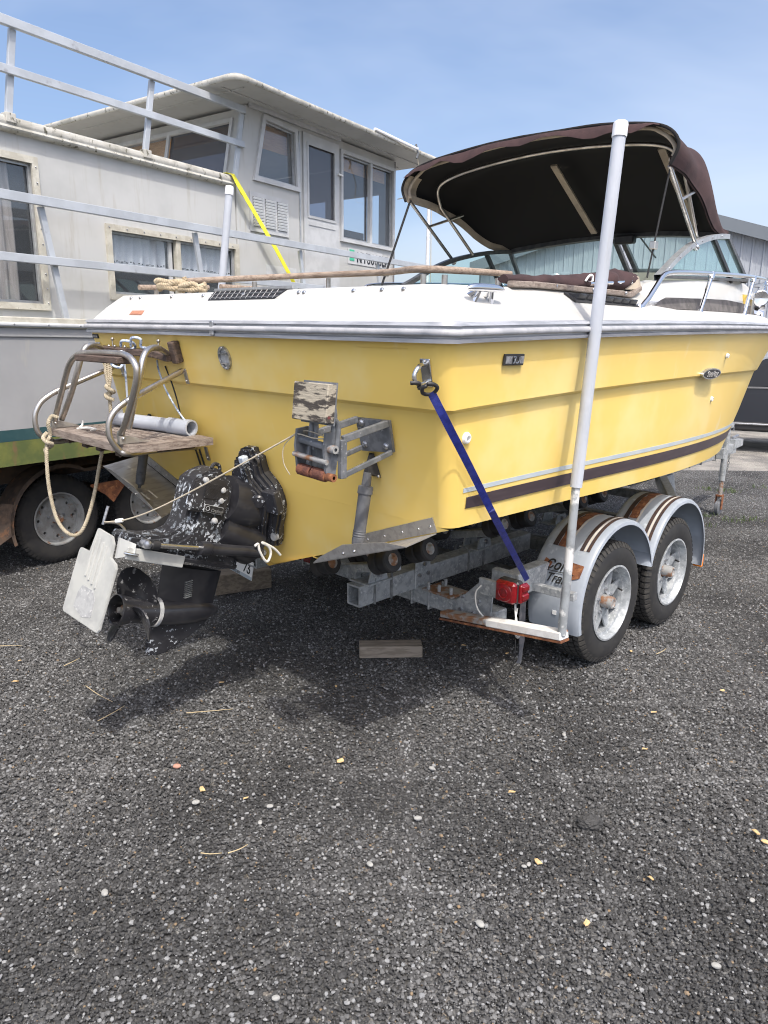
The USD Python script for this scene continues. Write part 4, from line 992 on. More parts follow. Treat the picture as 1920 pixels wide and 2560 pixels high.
# swim platform with folding ladder ---------------------------------------
def build_platform():
    W0, W1, L0, L1, zp = -.965, -.20, -.345, .085, 1.262
    pf = None
    # slatted teak platform: rim and slats
    rim = [(L0, W0), (L0, W1 - .11), (L0 + .03, W1 - .035), (L0 + .10, W1), (L1, W1), (L1, W0)]
    inner = Polygon([(L0 + .055, W0 + .05), (L0 + .055, W1 - .12), (L0 + .11, W1 - .055), (L1 - .05, W1 - .055), (L1 - .05, W0 + .05)])
    pf = put(boat, "swim_platform", G().prism(Polygon(rim).difference(inner), (0, 0, zp), (1, 0, 0), (0, 1, 0), (0, 0, 1), -.034, 0), mt["teak_grey"])
    n = 8
    for i in range(n):
        l = L0 + .062 + i * (.345 / n)
        w1 = W1 - .055 - (.05 if i < 1 else 0)
        put(pf, "slat", G().box((l, W0 + .052, zp - .030), (l + .345 / n - .012, w1 - .002, zp - .001), .003), mt["teak_grey"])
    for t in (W0 + .12, (W0 + W1) / 2 - .08, (W0 + W1) / 2 + .06, W1 - .14):
        put(pf, "bearer", G().box((L0 + .03, t - .02, zp - .062), (L1 - .02, t + .02, zp - .035), .003), mt["teak_dark"])
        for l in (L0 + .045, -.1): put(pf, "bolt", G().ball((l, t, zp - .062), .007, 1), mt["stainless_old"])
    # supporting stays: tube loops down each side to brackets on the transom
    for t, body in ((-.345, [(-0.268, -0.24, 1.463), (-0.312, -0.24, 1.442), (-0.357, -0.24, 1.412), (-0.385, -0.24, 1.374), (-0.393, -0.24, 1.334), (-0.386, -0.24, 1.291), (-0.353, -0.24, 1.242), (-0.306, -0.24, 1.222)]), (-.95, [(-0.194, -0.95, 1.478), (-0.28, -0.95, 1.446), (-0.341, -0.95, 1.416), (-0.384, -0.95, 1.381), (-0.411, -0.95, 1.325), (-0.407, -0.95, 1.255), (-0.381, -0.95, 1.221), (-0.343, -0.95, 1.2), (-0.302, -0.95, 1.193)])):
        path = [ont(t, 1.562, .010)] + body + [(-.1, t, 1.206), (.10, t, 1.200)]
        st = put(boat, "platform_stay", G().tube(path, .0127, 12, sm=6), mt["stainless_old"], smooth=True)
        for z in (1.535, 1.165):
            c = ont(t + .008, z, .003); put(st, "stay_bracket", G().obox(c, ty * .013, tu * .036, tn * .003, .002), mt["stainless_old"])
            put(st, "bolt", G().ball(c - tu * .02 + tn * .004, .006, 1), mt["stainless"])
    # folded ladder: outer hoop with a wooden tread, inner hoop behind it
    h0, h1 = -.885, -.365
    hoop = [(-0.325, -0.953, 1.269), (-0.325, -0.903, 1.347), (-0.325, -0.771, 1.52), (-0.325, -0.722, 1.575), (-0.325, -0.659, 1.612), (-0.325, -0.584, 1.63), (-0.325, -0.399, 1.639), (-0.325, -0.23, 1.64), (-0.325, -0.161, 1.631), (-0.325, -0.115, 1.604), (-0.325, -0.103, 1.567), (-0.325, -0.133, 1.498), (-0.325, -0.215, 1.372), (-0.325, -0.277, 1.299)]
    h0, h1 = hoop[0][1], hoop[-1][1]
    lad = put(boat, "boarding_ladder", G().tube(hoop, .0135, 12, sm=5), mt["stainless_old"], smooth=True)
    tl, tr_ = np.array((-0.325, -0.581, 1.613)), np.array((-0.325, -0.195, 1.615))
    put(lad, "tread", G().beam(tl, tr_, .075, .028, ch=.004), mt["teak_dark"])
    put(lad, "inner_hoop", G().tube([(-0.285, -0.952, 1.299), (-0.265, -0.875, 1.421), (-0.25, -0.816, 1.533), (-0.23, -0.798, 1.609), (-0.21, -0.794, 1.649), (-0.17, -0.814, 1.662), (-0.12, -0.857, 1.656), (-0.05, -0.935, 1.636)], .0135, 12, sm=5), mt["stainless_old"], smooth=True)
    put(lad, "inner_hoop", G().tube([(-0.29, -0.269, 1.326), (-0.27, -0.242, 1.447), (-0.25, -0.221, 1.549), (-0.23, -0.225, 1.615), (-0.2, -0.245, 1.649), (-0.15, -0.283, 1.663), (-0.09, -0.333, 1.66), (-0.03, -0.371, 1.637)], .0135, 12, sm=5), mt["stainless_old"], smooth=True)
    for h in (h0, h1):
        put(lad, "hinge_socket", G().lathe([(.017, 0), (.017, .05), (.0145, .055)], (-.322, h, 1.262), (0, 0, 1), 14), mt["stainless_old"])
        put(lad, "hinge_plate", G().hull([(-.34, h + .012, 1.264), (-.34, h + .022, 1.298), (-.30, h + .022, 1.298), (-.20, h + .022, 1.266), (-.20, h + .012, 1.264), (-.34, h + .022, 1.264)]), mt["trim_steel"])
        put(lad, "hinge_bolt", G().ball((-.325, h + .026, 1.288), .008, 1), mt["stainless"])
    # wooden treads by the transom and their block
    for i, dl in enumerate((0, .048)):
        a, b = np.array((-.055 + dl, -1.06, 1.640)), np.array((-.04 + dl, -.45, 1.630))
        put(lad, "tread", G().beam(a, b, .042, .030, ch=.004), mt["teak_dark"])
        put(lad, "tread", G().beam(b + (.001, 0, 0), b + (.02, .085, -.016), .042, .030, ch=.004), mt["teak_dark"])
    put(lad, "mounting_block", G().obox(ont(-.345, 1.648, .020), ty * .021, tu * .049, tn * .020, .004), mt["teak_dark"])
    for t in (-.86, -.80, -.70): put(lad, "bolt", G().ball((-.06, t, 1.657), .007, 1), mt["stainless"])
    for t in (-.88, -.44): put(boat, "wing_screw", G().tube([(-.03, t, 1.655), (-.03, t, 1.690)], .004, 6).ball((-.03, t, 1.690), .009, 1), mt["stainless_old"])
    # thin black hoses and wires below and above the platform
    for dt in (0, .035): put(boat, "hose", G().tube([ont(-.43 + dt, 1.20, .006), ont(-.415 + dt, 1.05, .006), ont(-.385 + dt, .92, .006), ont(-.36 + dt, .86, .008)], .0045, 6, sm=5), mt["rubber_black"])
    put(boat, "wire", G().tube([ont(-.50, 1.575, .004), ont(-.485, 1.50, .004), ont(-.45, 1.42, .02), ont(-.44, 1.33, .03)], .0035, 6, sm=5), mt["rubber_black"])
build_platform()

# stern drive --------------------------------------------------------------
def build_drive():
    th = math.radians(20.5); e1 = np.array((math.cos(th), 0, -math.sin(th))); e2 = np.array((math.sin(th), 0, math.cos(th))); N = np.array((0, 1., 0))
    X, Zd = np.array((1., 0, 0)), np.array((0, 0, 1.)); O = np.zeros(3)
    def pz(pts): return [(float(p[0]), float(p[2])) for p in pts]
    def P(pts, lo, hi, r): return G().puff(pz(pts), O, X, Zd, N, lo, hi, r)
    # transom shield and gimbal housing
    gm = [(0.09, 0.026, 1.252), (0.086, 0.066, 1.266), (0.086, 0.119, 1.267), (0.092, 0.12, 1.243), (0.096, 0.158, 1.229), (0.104, 0.157, 1.196), (0.114, 0.161, 1.16), (0.123, 0.204, 1.123), (0.131, 0.225, 1.09), (0.142, 0.234, 1.047), (0.152, 0.233, 1.009), (0.166, 0.21, 0.954), (0.181, 0.174, 0.894), (0.194, 0.155, 0.843), (0.204, 0.14, 0.806), (0.208, 0.065, 0.789), (0.206, -0.025, 0.796), (0.212, -0.129, 0.773), (0.208, -0.189, 0.788), (0.192, -0.197, 0.851), (0.155, -0.159, 0.998), (0.132, -0.113, 1.086), (0.118, -0.054, 1.14), (0.102, -0.028, 1.205), (0.1, -0, 1.212)]
    gp = Polygon([(p[1], (p[2] - 1.0) * 1.03) for p in gm])
    dr = put(boat, "stern_drive", G().puff(gp, ont(0, 1.0), ty, tu, tn, -.002, .075, .028), mt["drive_black"], label="black stern drive with flaking white paint specks")
    inner = gp.buffer(-.040)
    put(dr, "gimbal_ring", G().puff(inner, ont(0, 1.0), ty, tu, tn, .07, .115, .02), mt["drive_black"])
    p0 = np.array((0.03, 0.198, 1.211)); put(dr, "gimbal_cap", G().lathe([(.0, -.004), (.012, -.004), (.014, .006), (.019, .008), (.019, -.006)], p0, tn, 18), mt["rubber_black"])
    p0 = np.array((0.01, 0.136, 1.212)); put(dr, "anode_block", G().obox(p0, ty * .017, tu * .016, tn * .016, .004), mt["decal_silver"])
    p0 = np.array((0.164, 0.142, 0.845)); put(dr, "anode", G().lathe([(0, .014), (.017, .013), (.021, .007), (.021, -.01)], p0, tn, 18), mt["plate_worn"])
    p0 = np.array((0.096, 0.222, 1.031)); put(dr, "hinge_cover", G().obox(p0, ty * .042, tu * .052, tn * .02, .005), mt["drive_black"])
    p0 = np.array((0.067, 0.16, 1.028)); put(dr, "hinge_pin", G().lathe([(0, .022), (.025, .02), (.032, .012), (.032, -.03)], p0, unit(tn + ty * .8), 18), mt["drive_black"])
    # exhaust bellows / drive-shaft boot
    c = np.array((0.061, 0.04, 0.998))
    put(dr, "boot", G().tube([c + e1 * .14 + e2 * .03, c + e1 * .08 + e2 * .02, c - e1 * .02, c - e1 * .10], [.125, .128, .122, .105], 28, sm=4), mt["drive_clean"], smooth=True)
    put(dr, "bell_housing", G().tube([c + e1 * .11 - e2 * .17, c + e1 * .0 - e2 * .15, c - e1 * .10 - e2 * .13], [.10, .098, .085], 22), mt["drive_clean"], smooth=True)
    # upper gear housing
    up = [(-0.506, 0.06, 0.911), (-0.505, 0.06, 0.952), (-0.49, 0.06, 0.965), (-0.453, 0.06, 0.955), (-0.398, 0.06, 0.938), (-0.322, 0.06, 0.93), (-0.271, 0.06, 0.944), (-0.242, 0.06, 0.982), (-0.226, 0.06, 1.029), (-0.205, 0.06, 1.099), (-0.186, 0.06, 1.143), (-0.154, 0.06, 1.16), (-0.111, 0.06, 1.172), (-0.079, 0.06, 1.176), (-0.058, 0.06, 1.164), (-0.019, 0.06, 1.121), (0.001, 0.06, 1.07), (-0.008, 0.06, 1.006), (-0.025, 0.06, 0.944), (-0.056, 0.06, 0.917), (-0.016, 0.06, 0.883), (-0.044, 0.06, 0.842), (-0.051, 0.06, 0.764), (-0.239, 0.06, 0.83), (-0.37, 0.06, 0.876)]
    uh = put(dr, "upper_housing", P(up, -.085, .105, .040), mt["drive_worn"], smooth=25)
    cvr = [(-0.263, 0.12, 1.033), (-0.246, 0.12, 1.103), (-0.22, 0.12, 1.15), (-0.158, 0.12, 1.163), (-0.068, 0.12, 1.124), (-0.051, 0.12, 1.084), (-0.058, 0.12, 1.025), (-0.084, 0.12, 0.975), (-0.193, 0.12, 1.01)]
    put(uh, "side_cover", P(cvr, .10, .122, .012), mt["drive_black"])
    a, b, cc, d = (np.array(p) for p in [(-0.166, 0.125, 1.135), (-0.086, 0.125, 1.109), (-0.106, 0.125, 1.052), (-0.186, 0.125, 1.074)])
    for i in range(13):
        f = (i + .5) / 13; put(uh, "cooling_rib", G().beam(a + (d - a) * f + (0, .123 - a[1], 0), b + (cc - b) * f + (0, .123 - b[1], 0), .0035, .006, up=N), mt["drive_black"])
    for q in [(-0.088, 0.13, 1.091), (-0.101, 0.13, 1.047), (-0.135, 0.13, 0.966), (-0.169, 0.13, 1.145)]:
        put(uh, "cover_bolt", G().lathe([(0, .012), (.009, .010), (.013, .003), (.013, -.006)], (q[0], .122, q[2]), N, 12), mt["plate_worn"])
    bx, by, bz, bw = (np.array(p) for p in [(-0.184, 0.125, 1.046), (-0.088, 0.125, 1.012), (-0.098, 0.125, 0.983), (-0.189, 0.125, 1.022)])
    bc = (bx + by + bz + bw) / 4; bX = unit(by - bx); bZ = unit(np.cross(bX, N)); bZ = bZ if bZ[2] > 0 else -bZ; bc[1] = .123
    bd = put(uh, "maker_badge", G().obox(bc, bX * .047, bZ * .016, N * .002), mt["plate_worn"])
    put(bd, "badge_field", G().obox(bc + N * .0022, bX * .045, bZ * .014, N * .001), mt["lettering_black"])
    put(bd, "badge_ring", G().tube([bc + N * .004 + bX * (-.031 + .009 * math.cos(w)) + bZ * .009 * math.sin(w) for w in np.linspace(0, 2 * np.pi, 17)[:-1]], .0014, 5, closed=True), mt["plate_worn"])
    put(bd, "badge_text", G().text("Cruiser", .013, bc + N * .0032 - bX * .014 - bZ * .010, bX, bZ, .001, True, .2, N=N), mt["dull_chrome"])
    for q in [(-0.203, 0.09, 1.092), (-0.214, 0.09, 1.056)]:
        put(uh, "silver_patch", G().obox((q[0] + .002, .080, q[2]), e1 * .022, N * .018, e2 * .022, .008), mt["decal_silver"])
    lf = np.array((-0.072, 0.05, 1.168)); put(uh, "lifting_eye", G().tube([lf + e1 * .02, lf + e2 * .02 + e1 * .01, lf + e2 * .02 - e1 * .015, lf - e1 * .025], .008, 8, sm=4), mt["drive_worn"])
    # anti-ventilation plate
    A, B = np.array((-.485, 0, .905)), np.array((.03, 0, .715))
    k = e1; L = np.linalg.norm(B - A)
    out = [(0, -.02), (0, .02), (.06, .085), (.22, .115), (L - .06, .105), (L, .04), (L, -.04), (L - .06, -.105), (.22, -.115), (.06, -.085)]
    put(dr, "cavitation_plate", G().prism(out, A, k, N, e2, -.012, .0), mt["drive_clean"])
    sk = [(0, -.022), (0, .022), (.06, .06), (L - .05, .07), (L, .03), (L, -.03), (L - .05, -.07), (.06, -.06)]
    put(dr, "splash_plate", G().prism(sk, A + e2 * .036, k, N, e2, -.036, .012), mt["drive_black"])
    # leg between plate and torpedo (leaf shaped in section)
    top0, top1 = np.array((-0.32, 0, 0.782)), np.array((-0.033, 0, 0.683))
    bot0, bot1 = np.array((-0.354, 0, 0.636)), np.array((-0.079, 0, 0.554))
    rows = []
    for f in np.linspace(-.06, 1.18, 12):
        p, q = top0 + (bot0 - top0) * f, top1 + (bot1 - top1) * f; w = .048 - .010 * f
        ring_ = [p + (q - p) * x + N * y * w for x, y in ((0, 0), (.12, .55), (.35, 1), (.65, .95), (.9, .45), (1, 0), (.9, -.45), (.65, -.95), (.35, -1), (.12, -.55))]
        rows.append(ring_)
    put(dr, "lower_leg", G().grid(rows, wrap=True), mt["drive_clean"], smooth=40)
    gt, gb = np.array((-0.224, 0.05, 0.699)), np.array((-0.233, 0.05, 0.631))
    for i in range(9):
        f = i / 8; c = gt + (gb - gt) * f; put(dr, "water_intake", G().beam((c[0] - .018, .046, c[2]), (c[0] + .016, .047, c[2] + .002), .003, .012, up=N), mt["galvanised_dark"])
    # torpedo
    t0, t1 = np.array((-0.37, 0, 0.588)), np.array((-0.073, 0, 0.515)); ax = unit(t1 - t0); Lt = np.linalg.norm(t1 - t0)
    R = .058
    put(dr, "gear_case", G().lathe([(0, 0), (R, 0), (R * 1.04, .03), (R * 1.04, Lt * .4), (R * .95, Lt * .62), (R * .72, Lt * .84), (R * .35, Lt * 1.0), (0, Lt * 1.06)], t0, ax, 28), mt["drive_clean"], smooth=50)
    sg = [(-0.394, 0, 0.556), (-0.4, 0, 0.523), (-0.422, 0, 0.42), (-0.404, 0, 0.401), (-0.368, 0, 0.39), (-0.332, 0, 0.389), (-0.251, 0, 0.414), (-0.191, 0, 0.438), (-0.136, 0, 0.461), (-0.104, 0, 0.491)]
    put(dr, "skeg", G().puff(pz(sg), O, X, Zd, N, -.009, .009, .007), mt["drive_black"])
    # propeller
    h0 = np.array((-0.536, 0, 0.643)); pa = unit(t0 - h0); Lh = np.linalg.norm(t0 - h0)
    pr = put(dr, "propeller", G().lathe([(.036, .07), (.050, .04), (.055, .005), (.060, 0), (.064, .004), (.062, .03), (.052, .07), (.050, Lh * .6), (.058, Lh * .95), (.060, Lh * .99), (0.02, Lh * .99)], h0, pa, 30), mt["propeller_black"], smooth=40)
    put(pr, "propeller_core", G().lathe([(0, .01), (.012, .012), (.014, .03), (.022, .032), (.022, .07), (.040, .07)], h0, pa, 18), mt["rusty_grey"])
    put(pr, "thrust_ring", G().lathe([(.058, -.006), (.064, -.004), (.064, .010), (.058, .012)], t0, pa, 28), mt["plate_worn"])
    u0 = unit(np.cross(pa, N)); u0 = u0 if u0[2] > 0 else -u0
    for i in range(3):
        ph = math.radians(8 + 120 * i); rows = []
        for r_, c0, c1, tw, rake in ((.052, -.075, .070, 48, 0), (.085, -.088, .085, 40, -.006), (.120, -.088, .088, 33, -.014), (.150, -.070, .076, 28, -.022), (.172, -.036, .050, 25, -.030), (.180, -.008, .022, 24, -.033)):
            row = []
            for f in np.linspace(0, 1, 7):
                s_ = c0 + (c1 - c0) * f; a = ph + s_ * math.cos(math.radians(tw)) / r_ + (.22 * (r_ - .05) / .13)
                row.append(h0 + pa * (Lh * .55 - s_ * math.sin(math.radians(tw)) + rake) + r_ * (math.cos(a) * u0 + math.sin(a) * np.cross(pa, u0)))
            rows.append(row)
        rows = np.array(rows); nn = np.cross(rows[1:, :-1] - rows[:-1, :-1], rows[:-1, 1:] - rows[:-1, :-1]).mean((0, 1)); nn = unit(nn) * .0035
        g = G().grid(rows + nn).grid(rows - nn, flip=True)
        e = np.vstack([rows[:, 0], rows[-1, 1:], rows[::-1, -1][1:]]); g.grid([e + nn, e - nn])
        put(pr, "blade", g, mt["propeller_black"], smooth=30)
    # trim ram and hose loop
    a, b = np.array((-0.461, 0.15, 0.935)), np.array((0.08, 0.17, 0.791))
    a[1], b[1] = .15, .165
    ax = unit(b - a); L = np.linalg.norm(b - a)
    rm = put(dr, "trim_cylinder", G().lathe([(0, L * .42), (.028, L * .42), (.030, L * .45), (.030, L * .50), (.0245, L * .51), (.0245, L * .97), (.012, L), (0, L)], a, ax, 18), mt["drive_clean"])
    put(rm, "ram_rod", G().tube([a, a + ax * L * .43], .0105, 12), mt["stainless"])
    put(rm, "rod_end", G().lathe([(0, .014), (.008, .014), (.016, .010), (.018, .003), (.018, -.03)], a, N, 18), mt["dull_chrome"])
    put(rm, "rod_end", G().lathe([(0, .014), (.008, .014), (.015, .009), (.017, -.03)], b, N, 18), mt["dull_chrome"])
    put(rm, "rod_boot", G().tube([a + ax * .02, a + ax * .05], .018, 12), mt["rubber_black"])
    lp = [(0.018, 0.19, 0.839), (0.036, 0.19, 0.845), (0.043, 0.19, 0.813), (0.071, 0.19, 0.763), (0.09, 0.19, 0.757), (0.105, 0.19, 0.79), (0.091, 0.19, 0.824), (0.058, 0.19, 0.846), (0.073, 0.19, 0.84), (0.125, 0.19, 0.805), (0.158, 0.19, 0.769)]
    put(dr, "hose_loop", G().tube(lp, .0058, 8, sm=5), mt["cable_white"], smooth=True)
    # white trolling plate hinged behind the propeller
    wl = -.615
    T_ = e2; W = unit(np.array((.10, 1, 0)))
    c = np.array((wl + .018, 0.0, .838))
    o = [(-.155, .045), (-.148, .06), (-.078, .055), (-.062, .165), (.055, .148), (.080, .118), (.085, .060), (.130, .040), (.142, .02), (.142, -.245), (.13, -.262), (-.145, -.235), (-.158, -.222)]
    M_ = unit(np.cross(W, T_)); M_ = M_ if M_[0] < 0 else -M_
    o = [(x * .90, y * .90) for x, y in o]
    tp = put(boat, "trolling_plate", G().puff(Polygon(o).buffer(-.008).buffer(.008), c, W, T_, M_, -.006, .006, .003), mt["plate_white"], label="white trolling plate hinged behind the propeller")
    for i in range(4):
        x = -.043 + i * .027; put(tp, "groove", G().tube([c + W * x + T_ * (.120 - .010 * i) + M_ * .0065, c + W * (x - .004) - T_ * (.045 + .011 * i) + M_ * .0065], .0058, 8), mt["plate_white"])
    put(tp, "worn_patch", G().prism(Polygon([(-.066, -.17), (-.06, -.115), (-.045, -.09), (.025, -.095), (.05, -.125), (.052, -.185), (0, -.195)]).buffer(.006), c, W, T_, M_, .004, .0075), mt["plate_worn"])
    brk = [c + W * .07 + T_ * .135 - M_ * .01, c + W * .12 + T_ * .125 - M_ * .05, c + W * .13 + T_ * .085 - M_ * .05, c + W * .08 + T_ * .055 - M_ * .01]
    put(tp, "hinge_bracket", G().hull(brk + [p + W * .012 for p in brk]), mt["plate_white"])
    a0 = c + W * .125 + T_ * .085 - M_ * .03; a1 = a0 + e1 * .245
    put(tp, "side_arm", G().obox((a0 + a1) / 2, e1 * .13, e2 * .024, N * .005, .003), mt["plate_white"])
    put(tp, "hinge_pin", G().tube([a0 + N * .006 - e1 * .02, a0 + N * .016 + e1 * .01, a0 + N * .014 + e1 * .035], .006, 8), mt["stainless"])
    hk = c + W * -.025 + T_ * .165
    put(tp, "pull_ring", G().tube([hk + T_ * .01, hk + T_ * .016 + e1 * .05, hk + T_ * .0 + e1 * .085, hk - T_ * .012 + e1 * .09], .005, 8, sm=4), mt["stainless_old"])
    put(tp, "lever", G().tube([hk - W * .012, hk - W * .012 + T_ * .075], .006, 8), mt["dull_chrome"])
    return hk
HK = build_drive()

# ---------------------------------------------------------------- the boat's trailer (l forward, t to starboard)
trailer = thing("boat_trailer", "galvanised tandem axle boat trailer with rusty pale blue mudguards under the yellow boat", "trailer", TRAILER, (1.6, 0, 0))
def tyre_wheel(parent, c, s, R, W, rim_r, rubber, tread, rimm, spokes=True, deep=.055, hub=True):
    """Wheel with its outer face at c, looking along s * t."""
    ax = np.array((0, s, 0.)); Ri = rim_r
    pr = [(Ri - .004, -.012), (Ri + .004, -.002), (Ri + .012, .002), (Ri + .045, .008), (R - .055, .006), (R - .030, -.002), (R - .014, -.014)]
    g = G().lathe(pr + [(R - .008, -.018), (R - .010, -W / 2), (R - .008, -W + .018)] + [(R - .014, -W + .014), (R - .05, -W - .004), (Ri, -W + .01)], c, ax, 48)
    w = put(parent, "wheel", g, rubber, smooth=45)
    g = G(); nb = 56
    for row, (y0, y1, sk) in enumerate(((-.020, -.048, .3), (-.056, -.088, -.3), (-.096, -.128, .3), (-.136, -.168, -.3), (-.176, -.200, .3))):
        if -y1 > W - .012: continue
        for i in range(nb):
            a0 = 2 * np.pi * (i + .08 + .5 * (row % 2)) / nb; a1 = 2 * np.pi * (i + .80 + .5 * (row % 2)) / nb; P = []
            for y in (y0, y1):
                for a in (a0, a1):
                    aa = a + sk * (y - y0) / .03 * .05
                    for r in (R - .012, R):
                        P.append(np.asarray(c) + (r * math.cos(aa), s * y, r * math.sin(aa)))
            g.add(P, [[0, 1, 3, 2], [4, 6, 7, 5], [1, 5, 7, 3], [0, 4, 5, 1], [2, 3, 7, 6]])
    for i in range(nb):   # shoulder lugs
        a0, a1 = 2 * np.pi * (i + .1) / nb, 2 * np.pi * (i + .75) / nb; P = []
        for a in (a0, a1):
            for r, y in ((R - .001, -.018), (R - .030, .001), (R - .030, -.006), (R - .012, -.024)): P.append(np.asarray(c) + (r * math.cos(a), s * y, r * math.sin(a)))
        g.add(P, [[0, 1, 5, 4], [0, 4, 7, 3], [1, 2, 6, 5], [0, 3, 2, 1], [4, 5, 6, 7]])
    put(w, "tread_blocks", g, tread, smooth=False, kind="stuff")
    # rim: flange, barrel, disc with openings
    put(w, "rim", G().lathe([(Ri, -.006), (Ri + .004, .004), (Ri - .006, .006), (Ri - .012, -.004), (Ri - .018, -.03), (Ri - .030, -.034), (Ri - .034, -deep - .03), (Ri - .05, -deep - .05)], c, ax, 44), rimm, smooth=40)
    o = np.asarray(c) + ax * (-deep)
    hole = []
    for i in range(8):
        a = 2 * np.pi * i / 8
        r0, r1 = Ri * .50, Ri * .82
        hole.append(Polygon([(r0 * math.cos(a), r0 * math.sin(a)), (r1 * math.cos(a - .24), r1 * math.sin(a - .24)), (r1 * 1.04 * math.cos(a), r1 * 1.04 * math.sin(a)), (r1 * math.cos(a + .24), r1 * math.sin(a + .24))]).buffer(.006))
    disc = shapely.Point(0, 0).buffer(Ri - .03, 16)
    disc = disc.difference(shapely.union_all(hole)) if spokes else disc.difference(shapely.union_all([shapely.Point(Ri * .7 * math.cos(a), Ri * .7 * math.sin(a)).buffer(.012) for a in np.arange(8) * np.pi / 4]))
    put(w, "wheel_disc", G().prism(disc.difference(shapely.Point(0, 0).buffer(.045)), o, (1, 0, 0), (0, 0, 1), ax, -.006, .004), rimm)
    put(w, "brake_drum", G().lathe([(0, -.06), (Ri * .72, -.06), (Ri * .72, -.012), (.05, -.011), (0, -.011)], o, ax, 24), mt["room_dark"])
    for i in range(5):
        a = 2 * np.pi * i / 5 + .3; put(w, "wheel_nut", G().lathe([(0, .018), (.008, .018), (.011, .0)], o + (.068 * math.cos(a), 0, .068 * math.sin(a)), ax, 6), mt["dull_chrome"])
    put(w, "hub_cap", G().lathe([(0, .058), (.018, .058), (.022, .064), (.031, .062), (.034, .05), (.036, 0), (.048, -.005)], o, ax, 20), mt["rusty_grey"])
    put(w, "valve", G().tube([o + (Ri * .80, s * .004, .03), o + (Ri * .72, s * .034, .03)], .005, 6), mt["rubber_black"])
    return w

WR, WW, WF = .338, .205, 1.205
for l in (1.70, 2.475):
    for s in (1, -1): tyre_wheel(trailer, (l, s * WF, WR), s, WR, WW, .208, mt["tyre_rubber"], mt["tyre_tread"], mt["galvanised"])
    put(trailer, "axle", G().beam((l, -1.0, WR + .02), (l, 1.0, WR + .02), .05, .05), mt["galvanised_dark"])

def fender(cl, s, a0, a1, wide=.30, r=.415, name="mudguard"):
    """Round mudguard over one wheel, with painted stripes; angles from the front, counter-clockwise seen from starboard."""
    c = np.array((cl, 0, WR + .045)); A = np.radians(np.linspace(a0, a1, 40))
    t_out, t_in = 1.235, 1.235 - wide
    prof = [(r - .018, t_out + .003), (r - .004, t_out), (r + .004, t_out - .012), (r + .006, t_out - .04), (r + .006, t_in + .04), (r + .004, t_in + .012), (r - .006, t_in), (r - .020, t_in)]
    def sh(pr, dr=0): return [[c + (math.cos(a) * (q + dr), s * t, math.sin(a) * (q + dr)) for q, t in pr] for a in A]
    out, inn = np.array(sh(prof)), np.array(sh(prof, -.004))
    g = G().grid(out).grid(inn, flip=True)
    for j in (0, -1): g.grid([out[:, j], inn[:, j]])
    for j in (0, -1): g.grid([out[j], inn[j]])
    f = put(trailer, name, g, mt["fender_paint"], smooth=40)
    k0, k1 = (.0, .695) if cl < 2 else (.10, .90)
    B = A[int(len(A) * k0):max(int(len(A) * k1), 2)]
    for t0, t1, m in ((.032, .050, "fender_stripe"), (.052, .064, "fender_cream"), (.066, .086, "fender_stripe"), (.148, .160, "fender_cream"), (.162, .212, "rust"), (.214, .242, "fender_stripe")):
        tt = [t_out - t0, t_out - t1]
        BB = B if m != "rust" else B[: int(len(B) * (1.0 if cl < 2 else .9))]
        rows = [[c + (math.cos(a) * (r + .0085), s * (t + (.004 * math.sin(a * 23) + .003 * math.sin(a * 41) if m == "rust" else 0)), math.sin(a) * (r + .0085)) for t in tt] for a in BB]
        put(f, "stripe", G().grid(rows), mt[m])
    return f, c, r
for s in (1, -1):
    f2, c2, r2 = fender(2.475, s, -12, 168)
    f1, c1, r1 = fender(1.70, s, 12, 196)
    if s > 0:
        # rusty patch and lettering on the stern end of the first mudguard
        a = math.radians(153); p = c1 + np.array((math.cos(a) * (r1 + .009), 1.235 - .235, math.sin(a) * (r1 + .011)))
        Xt = np.array((0, 1., 0)); n = np.array((math.cos(a), 0, math.sin(a))); Yt = np.cross(n, Xt); Yt = Yt if Yt[2] > 0 else -Yt
        patch = shapely.union_all([Polygon([(-.02, -.02), (.0, -.075), (.012, -.03), (.03, .035), (-.005, .05)]), Polygon([(.14, -.085), (.155, -.03), (.20, -.01), (.205, .05), (.13, .055), (.135, -.01)])]).buffer(.004)
        put(f1, "rust_patch", G().prism(patch, p, Xt, Yt, n, -.003, .002), mt["rust"])
        put(f1, "lettering", G().text("Con", .050, p + Yt * .004 + n * .003, Xt, Yt, .002, True, .25, .95, N=n).text("Trail", .044, p - Yt * .062 + Xt * .022 + n * .003, Xt, Yt, .002, True, .25, .95, N=n), mt["lettering_black"])
        put(f1, "underline", G().beam(p + n * .004 - Yt * .008 + Xt * .0, p + n * .004 - Yt * .004 + Xt * .17, .004, .003, up=n), mt["lettering_black"])
        a = math.radians(178); p = c1 + np.array((math.cos(a) * (r1 + .007), 1.10, math.sin(a) * (r1 + .007) - .03))
        put(f1, "sticker", G().obox(p, (0, .011, 0), (0, 0, .011), (.0015, 0, 0)), mt["plastic_white"])
        a = math.radians(-8); p = c2 + np.array((math.cos(a) * (r2 + .02), 1.20, math.sin(a) * r2)); put(f2, "side_marker", G().obox(p, (.014, 0, 0), (0, .030, 0), (0, 0, .045), .006), mt["amber_lens"])
    put(f1, "mudguard_arm", G().beam((1.20, s * .90, .505), (1.20, s * 1.255, .512), .035, .04, ch=.003), mt["galvanised"])

